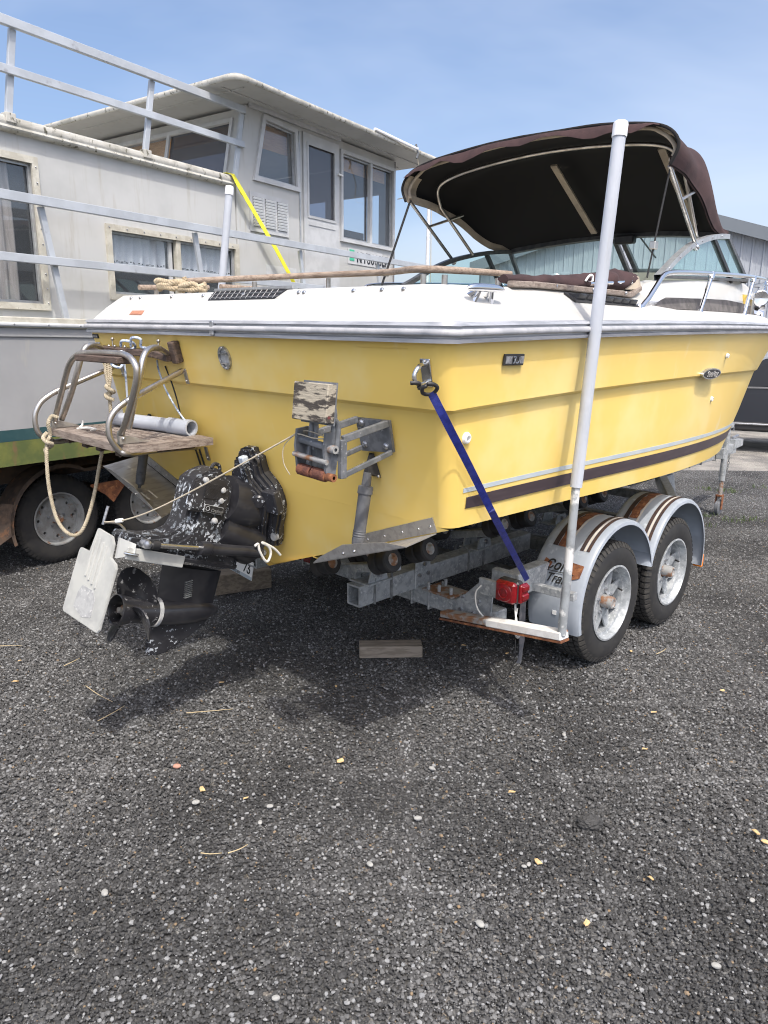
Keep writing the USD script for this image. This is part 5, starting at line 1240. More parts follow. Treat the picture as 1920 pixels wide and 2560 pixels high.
def build_frame():
    gv = mt["galvanised"]
    # main rails along both sides, then in to the tongue
    for s in (1, -1):
        put(trailer, "side_rail", G().beam((1.02, s * .985, .545), (3.1, s * .985, .535), .075, .125, ch=.006), gv)
        put(trailer, "side_rail", G().beam((3.07, s * .985, .535), (4.8, s * .08, .50), .075, .115, ch=.006), gv)
        r = put(trailer, "rail_end_plate", G().box((.985, s * .985 - .08, .475), (1.03, s * .985 + .08, .625), .006), gv)
        g = G().beam((1.16, s * .985 - .041, .545), (1.20, s * .985 - .041, .545), .012, .14); put(trailer, "u_bolt", g, mt["galvanised_dark"])
        # bracket on the rear cross member, where the rail sits
        g = G().prism([(-.19, -.10), (.02, -.10), (.03, .10), (-.03, .12), (-.13, .02), (-.19, -.03)], (.955, s * .955, .475), (0, s, 0), (0, 0, 1), (1, 0, 0), -.06, -.05); b = put(trailer, "gusset_plate", g, gv)
        for q, z in ((-.16, -.07), (-.08, -.07), (-.15, .0), (-.05, .0)): put(b, "bolt", G().lathe([(0, .01), (.010, .010), (.012, 0)], (.895, s * (.955 + q), .475 + z), (-1, 0, 0), 6), mt["dull_chrome"])
    bm = put(trailer, "rear_cross_member", G().beam((.955, -1.02, .395), (.955, 1.0, .395), .10, .085, ch=.006), gv)
    put(bm, "reflective_tape", G().beam((.903, -.55, .395), (.903, -.30, .395), .004, .05), mt["red_lens"])
    put(bm, "reflective_tape", G().beam((.903, .05, .395), (.903, .13, .395), .004, .05), mt["red_lens"])
    for l, w_ in ((2.05, .97), (3.05, .95), (4.0, .42)): put(trailer, "cross_member", G().beam((l, -w_, .46), (l, w_, .46), .07, .07, ch=.005), mt["galvanised_dark"])
    for t in (.46, .58, .80, -.46, -.80):
        u = put(trailer, "u_bolt", G().tube([(.898, t, .47), (.898, t, .345), (1.01, t, .345), (1.01, t, .47)], .0065, 8), mt["galvanised"])
    pl = put(trailer, "clamp_plate", G().box((.885, .54, .440), (1.03, .74, .452), .003), mt["rusty_grey"])
    for t, l in ((.57, .905), (.64, .91), (.71, .92), (.60, 1.01)): put(pl, "nut", G().tube([(l, t, .45), (l, t, .488)], .009, 6), mt["galvanised"])
    # roller beams fore and aft with bogies of rollers carrying the hull
    for s in (1, -1):
        bt = .43
        c0 = np.array((.50, s * bt, .48)); c1 = np.array((2.0, s * bt, .48))
        out = Polygon([(-.042, -.05), (.042, -.05), (.042, .05), (-.042, .05)]).buffer(.004); tube_ = out.difference(out.buffer(-.010))
        rb = put(trailer, "roller_beam", G().prism(tube_, c0, (0, 1, 0), (0, 0, 1), (1, 0, 0), 0, 1.5), gv)
        for l in (.60, .72, 1.36, 1.50): put(rb, "u_bolt", G().tube([(l, s * bt - .050, .56), (l, s * bt - .050, .425), (l, s * bt + .050, .425), (l, s * bt + .050, .56)], .0065, 8), mt["galvanised_dark"])
        p = put(rb, "side_plate", G().box((.90, s * bt + s * .050 - .004, .43), (1.02, s * bt + s * .050 + .004, .575), .003), gv)
        for l, z in ((.965, .555), (.925, .50), (.995, .50)): put(p, "bolt", G().lathe([(0, .012), (.010, .012), (.013, 0)], (l, s * (bt + .055), z), (0, s, 0), 6), mt["dull_chrome"])
        for lc, z in ((.62, .60), (1.50, .615), (2.35, .63)):
            bg = put(trailer, "roller_bogie", G().hull([(lc - .07, s * bt - .055, .535), (lc + .07, s * bt - .055, .535), (lc - .05, s * bt - .055, .60), (lc + .05, s * bt - .055, .60), (lc - .07, s * bt - .047, .535), (lc + .07, s * bt - .047, .535), (lc + .05, s * bt - .047, .60), (lc - .05, s * bt - .047, .60)]), mt["galvanised"])
            put(bg, "bogie_arm", G().hull([(lc - .07, s * bt + .047, .535), (lc + .07, s * bt + .047, .535), (lc - .05, s * bt + .047, .60), (lc + .05, s * bt + .047, .60), (lc - .07, s * bt + .055, .535), (lc + .07, s * bt + .055, .535), (lc + .05, s * bt + .055, .60), (lc - .05, s * bt + .055, .60)]), mt["galvanised"])
            put(bg, "bogie_base", G().box((lc - .085, s * bt - .07, .532), (lc + .085, s * bt + .07, .542), .002), mt["galvanised"])
            put(bg, "bogie_beam", G().beam((lc - .02, s * (bt - .16), z - .035), (lc - .02, s * (bt + .20), z + .055), .055, .045, ch=.004), mt["galvanised"])
            put(bg, "pivot_bolt", G().lathe([(0, .016), (.012, .016), (.015, 0)], (lc, s * bt + s * .056, .575), (0, s, 0), 6), mt["dull_chrome"])
            for dt, dl in ((-.20, -.13), (-.20, .13), (.22, -.13), (.22, .13)):
                q = np.array((lc + dl, s * (bt + dt), z + (.0 if dt < 0 else .11)))
                axv = unit((0, 1, s * .36))
                ro = put(bg, "roller", G().lathe([(.012, -.062), (.054, -.060), (.060, -.052), (.058, -.012), (.050, -.008), (.050, .008), (.058, .012), (.060, .052), (.054, .060), (.012, .062)], q, axv, 22), mt["rubber_black"])
                put(ro, "roller_pin", G().lathe([(0, -.076), (.012, -.076), (.022, -.064), (.030, -.062), (.030, .062), (.022, .064), (.012, .076), (0, .076)], q, axv, 14), mt["rusty_grey"])
    # keel rollers ahead
    for l in (3.1, 3.8, 4.6):
        ro = put(trailer, "keel_roller", G().lathe([(.012, -.10), (.07, -.10), (.055, 0), (.07, .10), (.012, .10)], (l, 0, .60 + .02 * (l - 3)), (0, 1, 0), 20), mt["rubber_black"])
        put(ro, "roller_stand", G().beam((l, -.12, .56), (l, .12, .56), .05, .06), mt["galvanised_dark"])
    # tongue, coupler, jack
    put(trailer, "tongue", G().beam((4.3, 0, .515), (6.95, 0, .555), .085, .115, ch=.006), gv)
    for l in (5.6, 5.9, 6.3): put(trailer, "u_bolt", G().tube([(l, -.05, .61), (l, -.05, .478), (l, .05, .478), (l, .05, .61)], .007, 8), mt["galvanised_dark"])
    cp = put(trailer, "coupler", G().hull([(6.85, -.05, .55), (6.85, .05, .55), (6.85, -.05, .66), (6.85, .05, .66), (7.15, -.045, .57), (7.15, .045, .57), (7.15, -.04, .645), (7.15, .04, .645)]), gv)
    put(cp, "latch", G().beam((6.92, 0, .67), (7.08, 0, .685), .03, .03, ch=.004), mt["dull_chrome"])
    jl, jt = 6.36, .12; g0 = -.125
    jk = put(trailer, "tongue_jack", G().tube([(jl, jt, .26), (jl, jt, .86)], .032, 14), gv)
    put(jk, "inner_tube", G().tube([(jl, jt, g0 + .22), (jl, jt, .30)], .024, 12), mt["rusty_grey"])
    put(jk, "jack_head", G().box((jl - .045, jt - .045, .84), (jl + .045, jt + .045, .89), .006), gv)
    put(jk, "crank", G().tube([(jl + .03, jt, .87), (jl + .12, jt + .02, .87), (jl + .12, jt + .02, .80)], .008, 8), mt["dull_chrome"])
    put(jk, "jack_bracket", G().box((jl - .06, .042, .50), (jl + .06, jt + .01, .62), .004), gv)
    fk = put(jk, "caster_fork", G().box((jl - .035, jt - .035, g0 + .205), (jl + .035, jt + .035, g0 + .225), .003).beam((jl, jt - .033, g0 + .06), (jl, jt - .033, g0 + .21), .006, .05, up=(1, 0, 0)).beam((jl, jt + .033, g0 + .06), (jl, jt + .033, g0 + .21), .006, .05, up=(1, 0, 0)), mt["rust"])
    put(jk, "caster_wheel", G().lathe([(0, -.024), (.07, -.024), (.082, -.016), (.082, .016), (.07, .024), (0, .024)], (jl, jt, g0 + .082), (0, 1, 0), 24), mt["bracket_grey"])
    pts = spline([(6.70, .055, .52), (6.62, .08, .36), (6.50, .085, .28), (6.44, .10, .36), (6.40, .10, .20), (6.40, .10, .05)], 7)
    chn = None
    for i in range(0, len(pts) - 1):
        a, b = pts[i], pts[i + 1]; d = unit(b - a); sd_ = unit(np.cross(d, (0, 1, .2) if i % 2 else (1, .2, 0)))
        c = (a + b) / 2; L = np.linalg.norm(b - a) * .62
        lk = G().tube([c + d * L * math.cos(w) + sd_ * .011 * math.sin(w) for w in np.linspace(0, 2 * np.pi, 11)[:-1]], .0035, 5, closed=True)
        chn = put(trailer, "safety_chain", lk, mt["galvanised_dark"]) if chn is None else chn
        if i: put(chn, "link", lk, mt["galvanised_dark"])
    # winch stand
    put(trailer, "tongue_bracket", G().hull([(4.98, -.05, .46), (4.98, .05, .46), (5.22, -.05, .46), (5.22, .05, .46), (5.16, -.05, .27), (5.16, .05, .27), (5.30, -.05, .27), (5.30, .05, .27)]), gv)
    # guide posts with their arms
    for s in (1, -1):
        arm0, arm1 = np.array((.83, s * .74, .385)), np.array((.748, s * 1.462, .512))
        am = arm0 + (arm1 - arm0) * .42
        ar = put(trailer, "guide_arm", G().beam(am, arm1, .060, .036, ch=.004), mt["peeling_white"])
        put(ar, "rusty_end", G().beam(arm0, am, .058, .030, ch=.004), mt["rusty_grey"])
        put(ar, "arm_underside", G().beam(arm0 - (0, 0, .024), arm1 + (0, s * .004, -.024), .058, .010), mt["rust"])
        if s > 0: base, j, top = np.array((.742, 1.452, .515)), np.array((.773, 1.45, 1.142)), np.array((.902, 1.45, 2.49))
        else: base, j, top = np.array((.742, -1.42, .515)), np.array((.86, -1.40, 1.085)), np.array((1.058, -1.35, 2.660))
        po = put(trailer, "guide_post", G().tube([base, j + (j - base) * .12], [.0185, .0170], 18), mt["steel_pipe"], label="starboard guide post, steel pipe under a grey plastic sleeve" if s > 0 else None)
        put(po, "plastic_sleeve", G().lathe([(.018, 0), (.0240, 0), (.0240, np.linalg.norm(top - j)), (0, np.linalg.norm(top - j))], j, top - j, 24), mt["pvc_grey"])
        put(po, "end_cap", G().lathe([(.0245, 0), (.0275, 0), (.0275, .046), (.0255, .052), (.019, .056), (0, .057)], top - unit(top - j) * .035, top - j, 24), mt["pvc_white"])
    # lamps
    for s in (1, -1):
        tc = s * 1.130
        lp = put(trailer, "tail_lamp_housing", G().box((.800, tc - .056, .556), (.85, tc + .056, .662), .010), mt["black_trim"])
        put(lp, "red_lens", G().obox((.792, tc, .609), (.018, 0, 0), (0, .053, 0), (0, 0, .049), .010), mt["red_lens"])
        put(lp, "lens_boss", G().lathe([(0, .008), (.016, .007), (.040, .003), (.043, 0)], (.775, tc, .609), (-1, 0, 0), 24), mt["red_lens"])
        put(lp, "lens_rib", G().lathe([(.020, .009), (.023, .011), (.026, .009)], (.775, tc, .609), (-1, 0, 0), 24), mt["red_lens"])
        put(lp, "side_lens", G().obox((.838, tc + s * .060, .605), (.030, 0, 0), (0, .010, 0), (0, 0, .044), .006), mt["red_lens"])
        for z in (.629, .588): put(lp, "side_reflector", G().obox((.842, tc + s * .071, z), (.025, 0, 0), (0, .006, 0), (0, 0, .014), .004), mt["red_lens"])
        put(lp, "lamp_bracket", G().beam((.85, s * .94, .58), (.85, s * 1.15, .58), .02, .08, ch=.003), mt["galvanised"])
        if s > 0:
            for pts, r, m in (([(.80, .985, .60), (.785, .965, .56), (.79, .98, .48), (.85, 1.02, .41), (.87, 1.12, .405), (.83, 1.16, .46), (.83, 1.17, .53)], .0035, "cable_white"), ([(.84, 1.15, .54), (.80, 1.19, .47), (.79, 1.215, .43), (.81, 1.19, .40), (.85, 1.14, .42)], .005, "cable_white"), ([(.88, .93, .40), (.86, .95, .30), (.84, 1.05, .20), (.82, 1.13, .17), (.84, 1.16, .26), (.86, 1.15, .36)], .0025, "rubber_black")):
                put(lp, "cable", G().tube(pts, r, 6, sm=6), mt[m])
    # number plate on a lamp bracket at the port side of the cross member
    pc = np.array((.50, -.575, .412)); X = unit(np.array((0, 1, -.10))); Y = unit(np.array((.12, .10, 1))); n = unit(np.cross(X, Y)); n = n if n[0] < 0 else -n
    if n @ np.cross(X, Y) < 0: pass
    npz = put(trailer, "number_plate", G().obox(pc, X * .150, Y * .055, n * .002), mt["plastic_white"], label="white trailer number plate")
    put(npz, "plate_band", G().obox(pc - Y * .044 + n * .003, X * .148, Y * .010, n * .0008), mt["stripe_grey"])
    for tx, dx in (("S", -.125), ("7", .055), ("3", .092)): put(npz, "plate_digit", G().text(tx, .055, pc + X * dx - Y * .022 + n * .002, X, Y, .0015, True, 0, .8, N=n), mt["lettering_black"])
    put(npz, "plate_word", G().text("TRAILER", .016, pc - X * .06 - Y * .0505 + n * .0035, X, Y, .001, True, N=n), mt["lettering_black"])
    put(trailer, "plate_bracket", G().beam((.93, -.575, .40), (.505, -.575, .43), .05, .03, ch=.003), mt["galvanised_dark"])
build_frame()

# ---------------------------------------------------------------- houseboat on its own trailer (a along it, b away from the viewer, z up)
house = thing("houseboat", "weathered white houseboat with roof railing and raised wheelhouse, stored beside the yellow boat", "houseboat", HOUSE, (4.0, 5.0, 0))
def ext(poly, b0, b1):   # polygon in a-z, thickness along b
    return G().prism(poly, (0, 0, 0), (1, 0, 0), (0, 0, 1), (0, 1, 0), b0, b1)
def rect(a0, z0, a1, z1): return Polygon([(a0, z0), (a1, z0), (a1, z1), (a0, z1)])

def frame_part(parent, name, poly, w, b0, b1, mat):
    """Frame round an opening: outer outline poly grown by w, the opening left free."""
    return put(parent, name, ext(poly.buffer(w, join_style=2).difference(poly), b0, b1), mat)

def build_house():
    A0, A1 = -2.2, 8.6
    hs = put(house, "hull", G().grid([[(A0, 4.755, 1.715), (A1, 4.755, 1.715)], [(A0, 4.765, 1.40), (A1, 4.765, 1.40)], [(A0, 4.775, 1.095), (A1, 4.775, 1.095)]]).box((A0, 4.80, 1.10), (A1, 9.9, 1.71)), mt["house_hull"])
    put(hs, "boot_stripe", G().grid([[(A0, 4.772, 1.10), (A1, 4.772, 1.10)], [(A0, 4.776, 1.022), (A1, 4.776, 1.022)]]), mt["boot_green"])
    put(hs, "bottom", G().grid([[(A0, 4.7765, 1.022), (A1, 4.7765, 1.022)], [(A0, 4.79, .852), (A1, 4.79, .852)], [(A0, 4.84, .845), (A1, 4.84, .845)], [(A0, 9.9, .845), (A1, 9.9, .845)]]), mt["bottom_algae"])
    put(hs, "stem_end", G().box((A0 + .01, 4.79, .86), (A1 - .01, 9.88, 1.10)), mt["bottom_algae"])
    # deck edge moulding, in two steps, with screws
    dk = put(house, "side_deck", G().box((A0, 4.735, 1.772), (A1, 9.95, 1.842), .006), mt["house_trim"])
    put(dk, "deck_rim", G().box((A0, 4.745, 1.712), (A1, 4.80, 1.771), .003), mt["house_hull"])
    put(dk, "rub_bead", G().tube([(A0, 4.732, 1.792), (A1, 4.732, 1.792)], .014, 10), mt["house_frame"])
    for i in range(14): put(dk, "screw", G().ball((1.9 + i * .24, 4.719, 1.792), (.007, .004, .007), 1), mt["dull_chrome"])
    # main cabin wall with two windows
    w1 = rect(1.9, 1.945, 3.005, 2.87); w2 = rect(3.60, 2.05, 4.93, 2.515)
    wall = rect(A0, 1.84, 4.93, 3.06)
    wm = put(house, "cabin_wall", ext(wall.difference(w1).difference(Polygon([(3.60, 2.05), (4.90, 2.05), (4.90, 2.515), (3.60, 2.515)])), 5.0, 5.05), mt["house_wall"], label="streaked white cabin wall")
    def window(parent, op, b, fm, mull=(), depth=.0, w=.045, name="window", panes=None, sill=True, pm="house_glass"):
        fr = frame_part(parent, name, op, w, b - .022, b + .01, mt[fm])
        inner = op.difference(op.buffer(-.018, join_style=2))
        put(fr, "sash", ext(inner, b + .012, b + .03), mt["frame_alu"])
        for m in mull: put(fr, "mullion", ext(m, b - .012, b + .032), mt[fm])
        put(fr, "pane", ext(op, b + .035, b + .038), mt[pm])
        return fr
    f1 = window(house, w1, 5.0, "house_trim")
    for i in range(10): put(f1, "screw", G().ball((3.03, 4.977, 1.95 + i * .1), .006, 1), mt["dull_chrome"])
    f2 = window(house, rect(3.60, 2.05, 4.90, 2.515), 5.0, "house_trim", [rect(4.225, 2.05, 4.27, 2.515)])
    for i in range(9): put(f2, "screw", G().ball((3.58 + i * .16, 4.977, 2.538), .006, 1), mt["dull_chrome"])
    put(f2, "sash_post", ext(rect(4.17, 2.06, 4.20, 2.51), 5.02, 5.045), mt["house_frame"])
    # curtains: vertical tan folds, and short white gathered ones with a dark stitched line
    def curtain(parent, a0, a1, z0, z1, folds, amp, mat, b=5.10, seed=0):
        aa = np.linspace(a0, a1, folds * 8); r = np.random.default_rng(seed); ph = np.cumsum(r.uniform(.5, 1.5, len(aa))); ph = ph / ph[-1] * folds * 2 * np.pi
        y = b + amp * np.sin(ph) + amp * .35 * np.sin(ph * 2.3)
        zz = np.linspace(z1, z0, 5)
        rows = [np.stack([aa + .006 * math.sin(k), y + .002 * k * np.sin(ph * .7), z + .010 * np.sin(ph * .55) * (k / 4)], 1) for k, z in enumerate(zz)]
        return put(parent, "curtain", G().grid(rows), mat, smooth=True), aa, y
    curtain(f1, 1.9, 2.88, 1.95, 2.86, 14, .016, mt["curtain_tan"], 5.072, 1)
    for k, (a0, a1) in enumerate(((3.61, 4.16), (4.28, 4.90))):
        c, aa, y = curtain(f2, a0, a1, 2.245, 2.51, 7, .014, mt["curtain_white"], 5.068, 3 + k)
        g = G()
        for i in range(0, len(aa) - 2, 2):
            if rnd.random() < .8: g.beam((aa[i], y[i] - .006, 2.302 + .004 * math.sin(i)), (aa[i + 1], y[i + 1] - .006, 2.302 + .004 * math.sin(i)), .003, .008)
        put(c, "stitched_line", g, mt["lettering_black"])
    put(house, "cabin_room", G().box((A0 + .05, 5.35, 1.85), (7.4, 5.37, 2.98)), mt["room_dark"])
    put(house, "far_wall", G().box((A0, 9.6, 1.84), (4.93, 9.65, 3.04)), mt["house_wall"])
    # roof of the main cabin with a dirty rounded edge
    rf = put(house, "cabin_roof", G().box((A0, 4.99, 3.062), (4.93, 9.7, 3.10)), mt["house_edge"])
    put(rf, "roof_moulding", G().grid([[(A0, b, z), (4.90, b, z)] for b, z in ((5.0, 3.035), (4.962, 3.04), (4.948, 3.058), (4.958, 3.074), (4.968, 3.076), (4.960, 3.090), (4.962, 3.118), (4.985, 3.135), (5.03, 3.138), (5.04, 3.11))]), mt["house_edge"], smooth=50)
    # roof railing
    rm = mt["house_rail"]
    rb = 4.995
    rr = put(house, "roof_railing", G().beam((A0, rb - .03, 3.700), (5.055, rb - .03, 3.700), .038, .058, ch=.003), rm)
    put(rr, "mid_rail", G().beam((A0, rb - .03, 3.412), (5.03, rb - .03, 3.412), .030, .052, ch=.003), rm)
    for a, top in ((1.9, 2.0), (2.875, 2.965), (3.965, 4.075), (4.93, 5.045)):
        put(rr, "rail_post", G().beam((a, rb, 3.10), (top, rb, 3.672), .028, .044, up=(1, 0, 0), ch=.002), rm)
        if a < 4.9: put(rr, "post_foot", G().box((a - .035, rb - .045, 3.090), (a + .035, rb + .02, 3.150), .004), mt["house_edge"])
    # lower railing round the side deck
    lb = 4.77
    lr = put(house, "deck_railing", G().beam((A0, lb - .035, 2.580), (8.2, lb - .035, 2.604), .036, .060, ch=.003), rm)
    put(lr, "mid_rail", G().beam((A0, lb - .03, 2.195), (8.2, lb - .03, 2.240), .030, .054, ch=.003), rm)
    for a in (1.62, 2.965, 4.29, 5.60, 6.92): put(lr, "rail_post", G().beam((a + .06, lb, 1.84), (a - .055, lb, 2.56), .026, .042, up=(1, 0, 0), ch=.002), rm)
    # wheelhouse
    zE = 3.76
    side = Polygon([(4.935, 1.84), (7.52, 1.84), (7.52, zE), (5.10, zE), (4.945, 3.08)])
    o1_ = Polygon([(5.335, 3.69), (5.735, 3.67), (5.760, 3.185), (5.205, 3.185)]); dr = rect(5.855, 1.86, 6.445, 3.72); o3_ = rect(6.50, 2.80, 7.47, 3.645)
    wn = put(house, "wheelhouse_side", ext(side.difference(shapely.union_all([o1_, dr, o3_])), 4.990, 5.045), mt["house_wall"])
    window(house, o1_, 4.988, "house_frame", w=.040, name="wheelhouse_window")
    sl = window(house, o3_, 4.988, "house_frame", [rect(7.01, 2.80, 7.05, 3.645)], w=.035, name="sliding_window")
    put(sl, "open_sash", ext(rect(6.50, 2.80, 7.0, 3.645).difference(rect(6.52, 2.83, 6.975, 3.62)), 5.02, 5.035), mt["frame_dark"])
    dp = Polygon([(5.925, 2.94), (6.365, 2.94), (6.365, 3.62), (5.925, 3.62)])
    d = put(house, "door", ext(dr.buffer(-.008, join_style=2).difference(dp), 4.975, 5.01), mt["house_frame"])
    put(d, "pane", ext(dp, 4.995, 4.998), mt["house_screen"])
    put(d, "pane_bead", ext(dp.buffer(.012, join_style=2).difference(dp.buffer(-.012, join_style=2)), 4.968, 4.9745), mt["house_frame"])
    put(d, "door_rail", ext(rect(5.93, 2.86, 6.36, 2.90), 4.969, 4.9745), mt["house_frame"])
    put(d, "latch", G().tube([(6.40, 4.955, 3.42), (6.47, 4.955, 3.415)], .010, 8), mt["plastic_white"])
    put(d, "door_handle", G().beam((6.405, 4.96, 2.82), (6.405, 4.96, 3.02), .014, .012), mt["frame_alu"])
    put(house, "door_track", G().obox((5.78, 4.965, 3.772), (.66, 0, 0), (0, .018, 0), (0, 0, .030), .003), mt["house_frame"])
    put(house, "seam_strip", ext(rect(5.80, 1.85, 5.815, 3.70), 4.98, 4.989), mt["frame_alu"])
    # louvred vent
    vb = rect(5.10, 2.70, 5.63, 3.045)
    v = put(house, "louvred_vent", ext(vb, 4.978, 4.988), mt["house_frame"])
    for c in range(3):
        a0 = 5.135 + c * .165
        put(v, "vent_opening", ext(rect(a0, 2.745, a0 + .135, 3.005), 4.974, 4.977), mt["galvanised_dark"])
        for i in range(10):
            z = 2.750 + i * .0258
            put(v, "louvre", G().obox((a0 + .0675, 4.968, z + .009), (.0675, 0, 0), (0, .0060, -.0078), (0, .0010, .0008)), mt["plastic_white"])
    # registration panel
    rp = put(house, "registration_panel", ext(rect(6.60, 2.55, 7.27, 2.715), 4.984, 4.9885), mt["house_frame"])
    put(rp, "sticker", ext(rect(6.63, 2.585, 6.715, 2.70), 4.980, 4.9835), mt["reg_green"])
    put(rp, "registration", G().text("NY", .105, (6.755, 4.984, 2.578), (1, 0, 0), (0, 0, 1), .003, True).text("3660LF", .105, (6.955, 4.984, 2.578), (1, 0, 0), (0, 0, 1), .003, True, 0, .80), mt["drive_clean"])
    # transverse stern wall of the wheelhouse, leaning, with a wide window and bamboo blind
    F0 = lambda b, z: np.array((4.945 + (z - 3.08) * .228, b, z))
    zt = 3.74
    op = [(7.095, 3.708), (5.146, 3.662), (5.13, 3.276), (5.58, 3.285)]
    nwin = Polygon([(5.16, 3.175), (9.3, 3.175), (9.3, 3.63), (5.16, 3.63)])
    O_, Xb, Yz = F0(0, 3.08) * 1.0, np.array((0, 1., 0)), unit((.228, 0, 1)); Nn = unit(np.cross(Xb, Yz)); Nn = Nn if Nn[0] < 0 else -Nn
    tr = lambda P: Polygon([(b, (z - 3.08) * 1.0257) for b, z in P.exterior.coords])
    wp = Polygon([(5.0, 3.06), (9.7, 3.06), (9.7, zt), (5.0, zt)])
    ss = put(house, "wheelhouse_stern", G().prism(tr(wp).difference(tr(nwin)), O_, Xb, Yz, Nn, -.04, .0), mt["house_wall"])
    f = put(house, "stern_window", G().prism(tr(nwin).buffer(.035, join_style=2).difference(tr(nwin)), O_, Xb, Yz, Nn, .001, .018), mt["house_frame"])
    put(f, "mullion", G().prism(tr(Polygon([(5.98, 3.175), (6.02, 3.175), (6.02, 3.63), (5.98, 3.63)])), O_, Xb, Yz, Nn, .0, .018), mt["house_frame"])
    put(f, "insect_screen", G().prism(tr(Polygon([(5.16, 3.175), (5.98, 3.175), (5.98, 3.63), (5.16, 3.63)])), O_, Xb, Yz, Nn, -.012, -.010), mt["house_screen"])
    put(f, "pane", G().prism(tr(Polygon([(6.02, 3.175), (9.3, 3.175), (9.3, 3.63), (6.02, 3.63)])), O_, Xb, Yz, Nn, -.012, -.010), mt["house_glass"])
    def blind(parent, pts0, along, z1, z0, nm="blind"):
        g = G(); n = int((z1 - z0) / .011)
        p0 = np.array(pts0)
        for i in range(n):
            z = z1 - i * .011; g.beam((p0[0] + .2 * (z - 3.08) * along[2], p0[1], z), (p0[0] + along[0] + .2 * (z - 3.08) * along[2], p0[1] + along[1], z), .006, .0095)
        return put(parent, nm, g, mt["bamboo"], smooth=False)
    blind(f, (5.02, 6.03, 0), (0, 3.2, 1), 3.64, 3.33); blind(f, (5.02, 5.17, 0), (0, .82, 1), 3.64, 3.50)
    blind(wn, (5.25, 5.09, 0), (.5, 0, 0), 3.68, 3.47); blind(wn, (6.50, 5.09, 0), (.95, 0, 0), 3.64, 3.50)
    # far walls of the wheelhouse, with windows on to the sky
    fo = shapely.union_all([rect(5.35, 2.95, 6.10, 3.40), rect(6.25, 2.95, 7.30, 3.40)])
    put(house, "wheelhouse_far_side", ext(rect(4.96, 1.84, 7.52, zE).difference(fo), 9.6, 9.65), mt["room_panel"])
    bo = Polygon([(5.35, 2.78), (7.3, 2.78), (7.3, 3.45), (5.35, 3.45)])
    put(house, "wheelhouse_bow", G().prism(Polygon([(4.99, 1.84), (9.65, 1.84), (9.65, zE), (4.99, zE)]).difference(shapely.union_all([Polygon([(5.2 + i * .82, 2.85), (5.9 + i * .82, 2.85), (5.9 + i * .82, 3.42), (5.2 + i * .82, 3.42)]) for i in range(5)])), (7.50, 0, 0), (0, 1, 0), (0, 0, 1), (1, 0, 0), 0, .04), mt["room_panel"])
    put(house, "wheelhouse_floor", G().box((5.0, 5.06, 2.30), (7.48, 9.6, 2.34)), mt["room_dark"])
    # roof slab with overhang, rounded dirty edge
    ro = Polygon([(4.62, 4.62), (7.95, 4.62), (7.95, 10.2), (4.62, 10.2)]).buffer(-.12).buffer(.12)
    r = put(house, "wheelhouse_roof", G().prism(ro, (0, 0, 0), (1, 0, 0), (0, 1, 0), (0, 0, 1), 3.775, 3.80).prism(ro.buffer(-.03), (0, 0, 0), (1, 0, 0), (0, 1, 0), (0, 0, 1), 3.80, 3.84), mt["house_wall"])
    ring2 = np.array(ro.exterior.coords)[:-1]
    put(r, "roof_edge", G().tube([(x, y, 3.80) for x, y in ring2], .025, 10, closed=True), mt["house_edge"], smooth=True)
    for b in (4.86, 5.15): put(r, "soffit_strip", G().box((4.70, b, 3.766), (7.85, b + .012, 3.776)), mt["house_wall"])
    put(r, "soffit_rib", G().beam((4.80, 4.72, 3.770), (4.80, 10.1, 3.770), .012, .008), mt["house_wall"])
    put(r, "roof_antenna", G().tube([(6.55, 4.60, 3.835), (7.25, 4.56, 3.80), (7.32, 4.555, 3.80)], .016, 8), mt["pvc_white"])
    put(r, "antenna_bracket", G().tube([(7.28, 4.555, 3.84), (7.33, 4.555, 3.76), (7.30, 4.555, 3.70)], .012, 6), mt["bracket_grey"])
    put(r, "hanging_cord", G().tube([(7.32, 4.56, 3.72), (7.40, 4.58, 3.55), (7.34, 4.62, 3.35), (7.30, 4.8, 3.30)], .005, 6, sm=6), mt["cord_tan"])
    put(house, "cabin_vent_patch", ext(rect(5.30, 2.10, 5.74, 2.42), 4.985, 4.9885), mt["house_frame"])
M("reg_green", (.05, .42, .25), rough=.5)
M("room_panel", (.19, .185, .19), (.16, .155, .16), sc=3, rough=.8)
build_house()

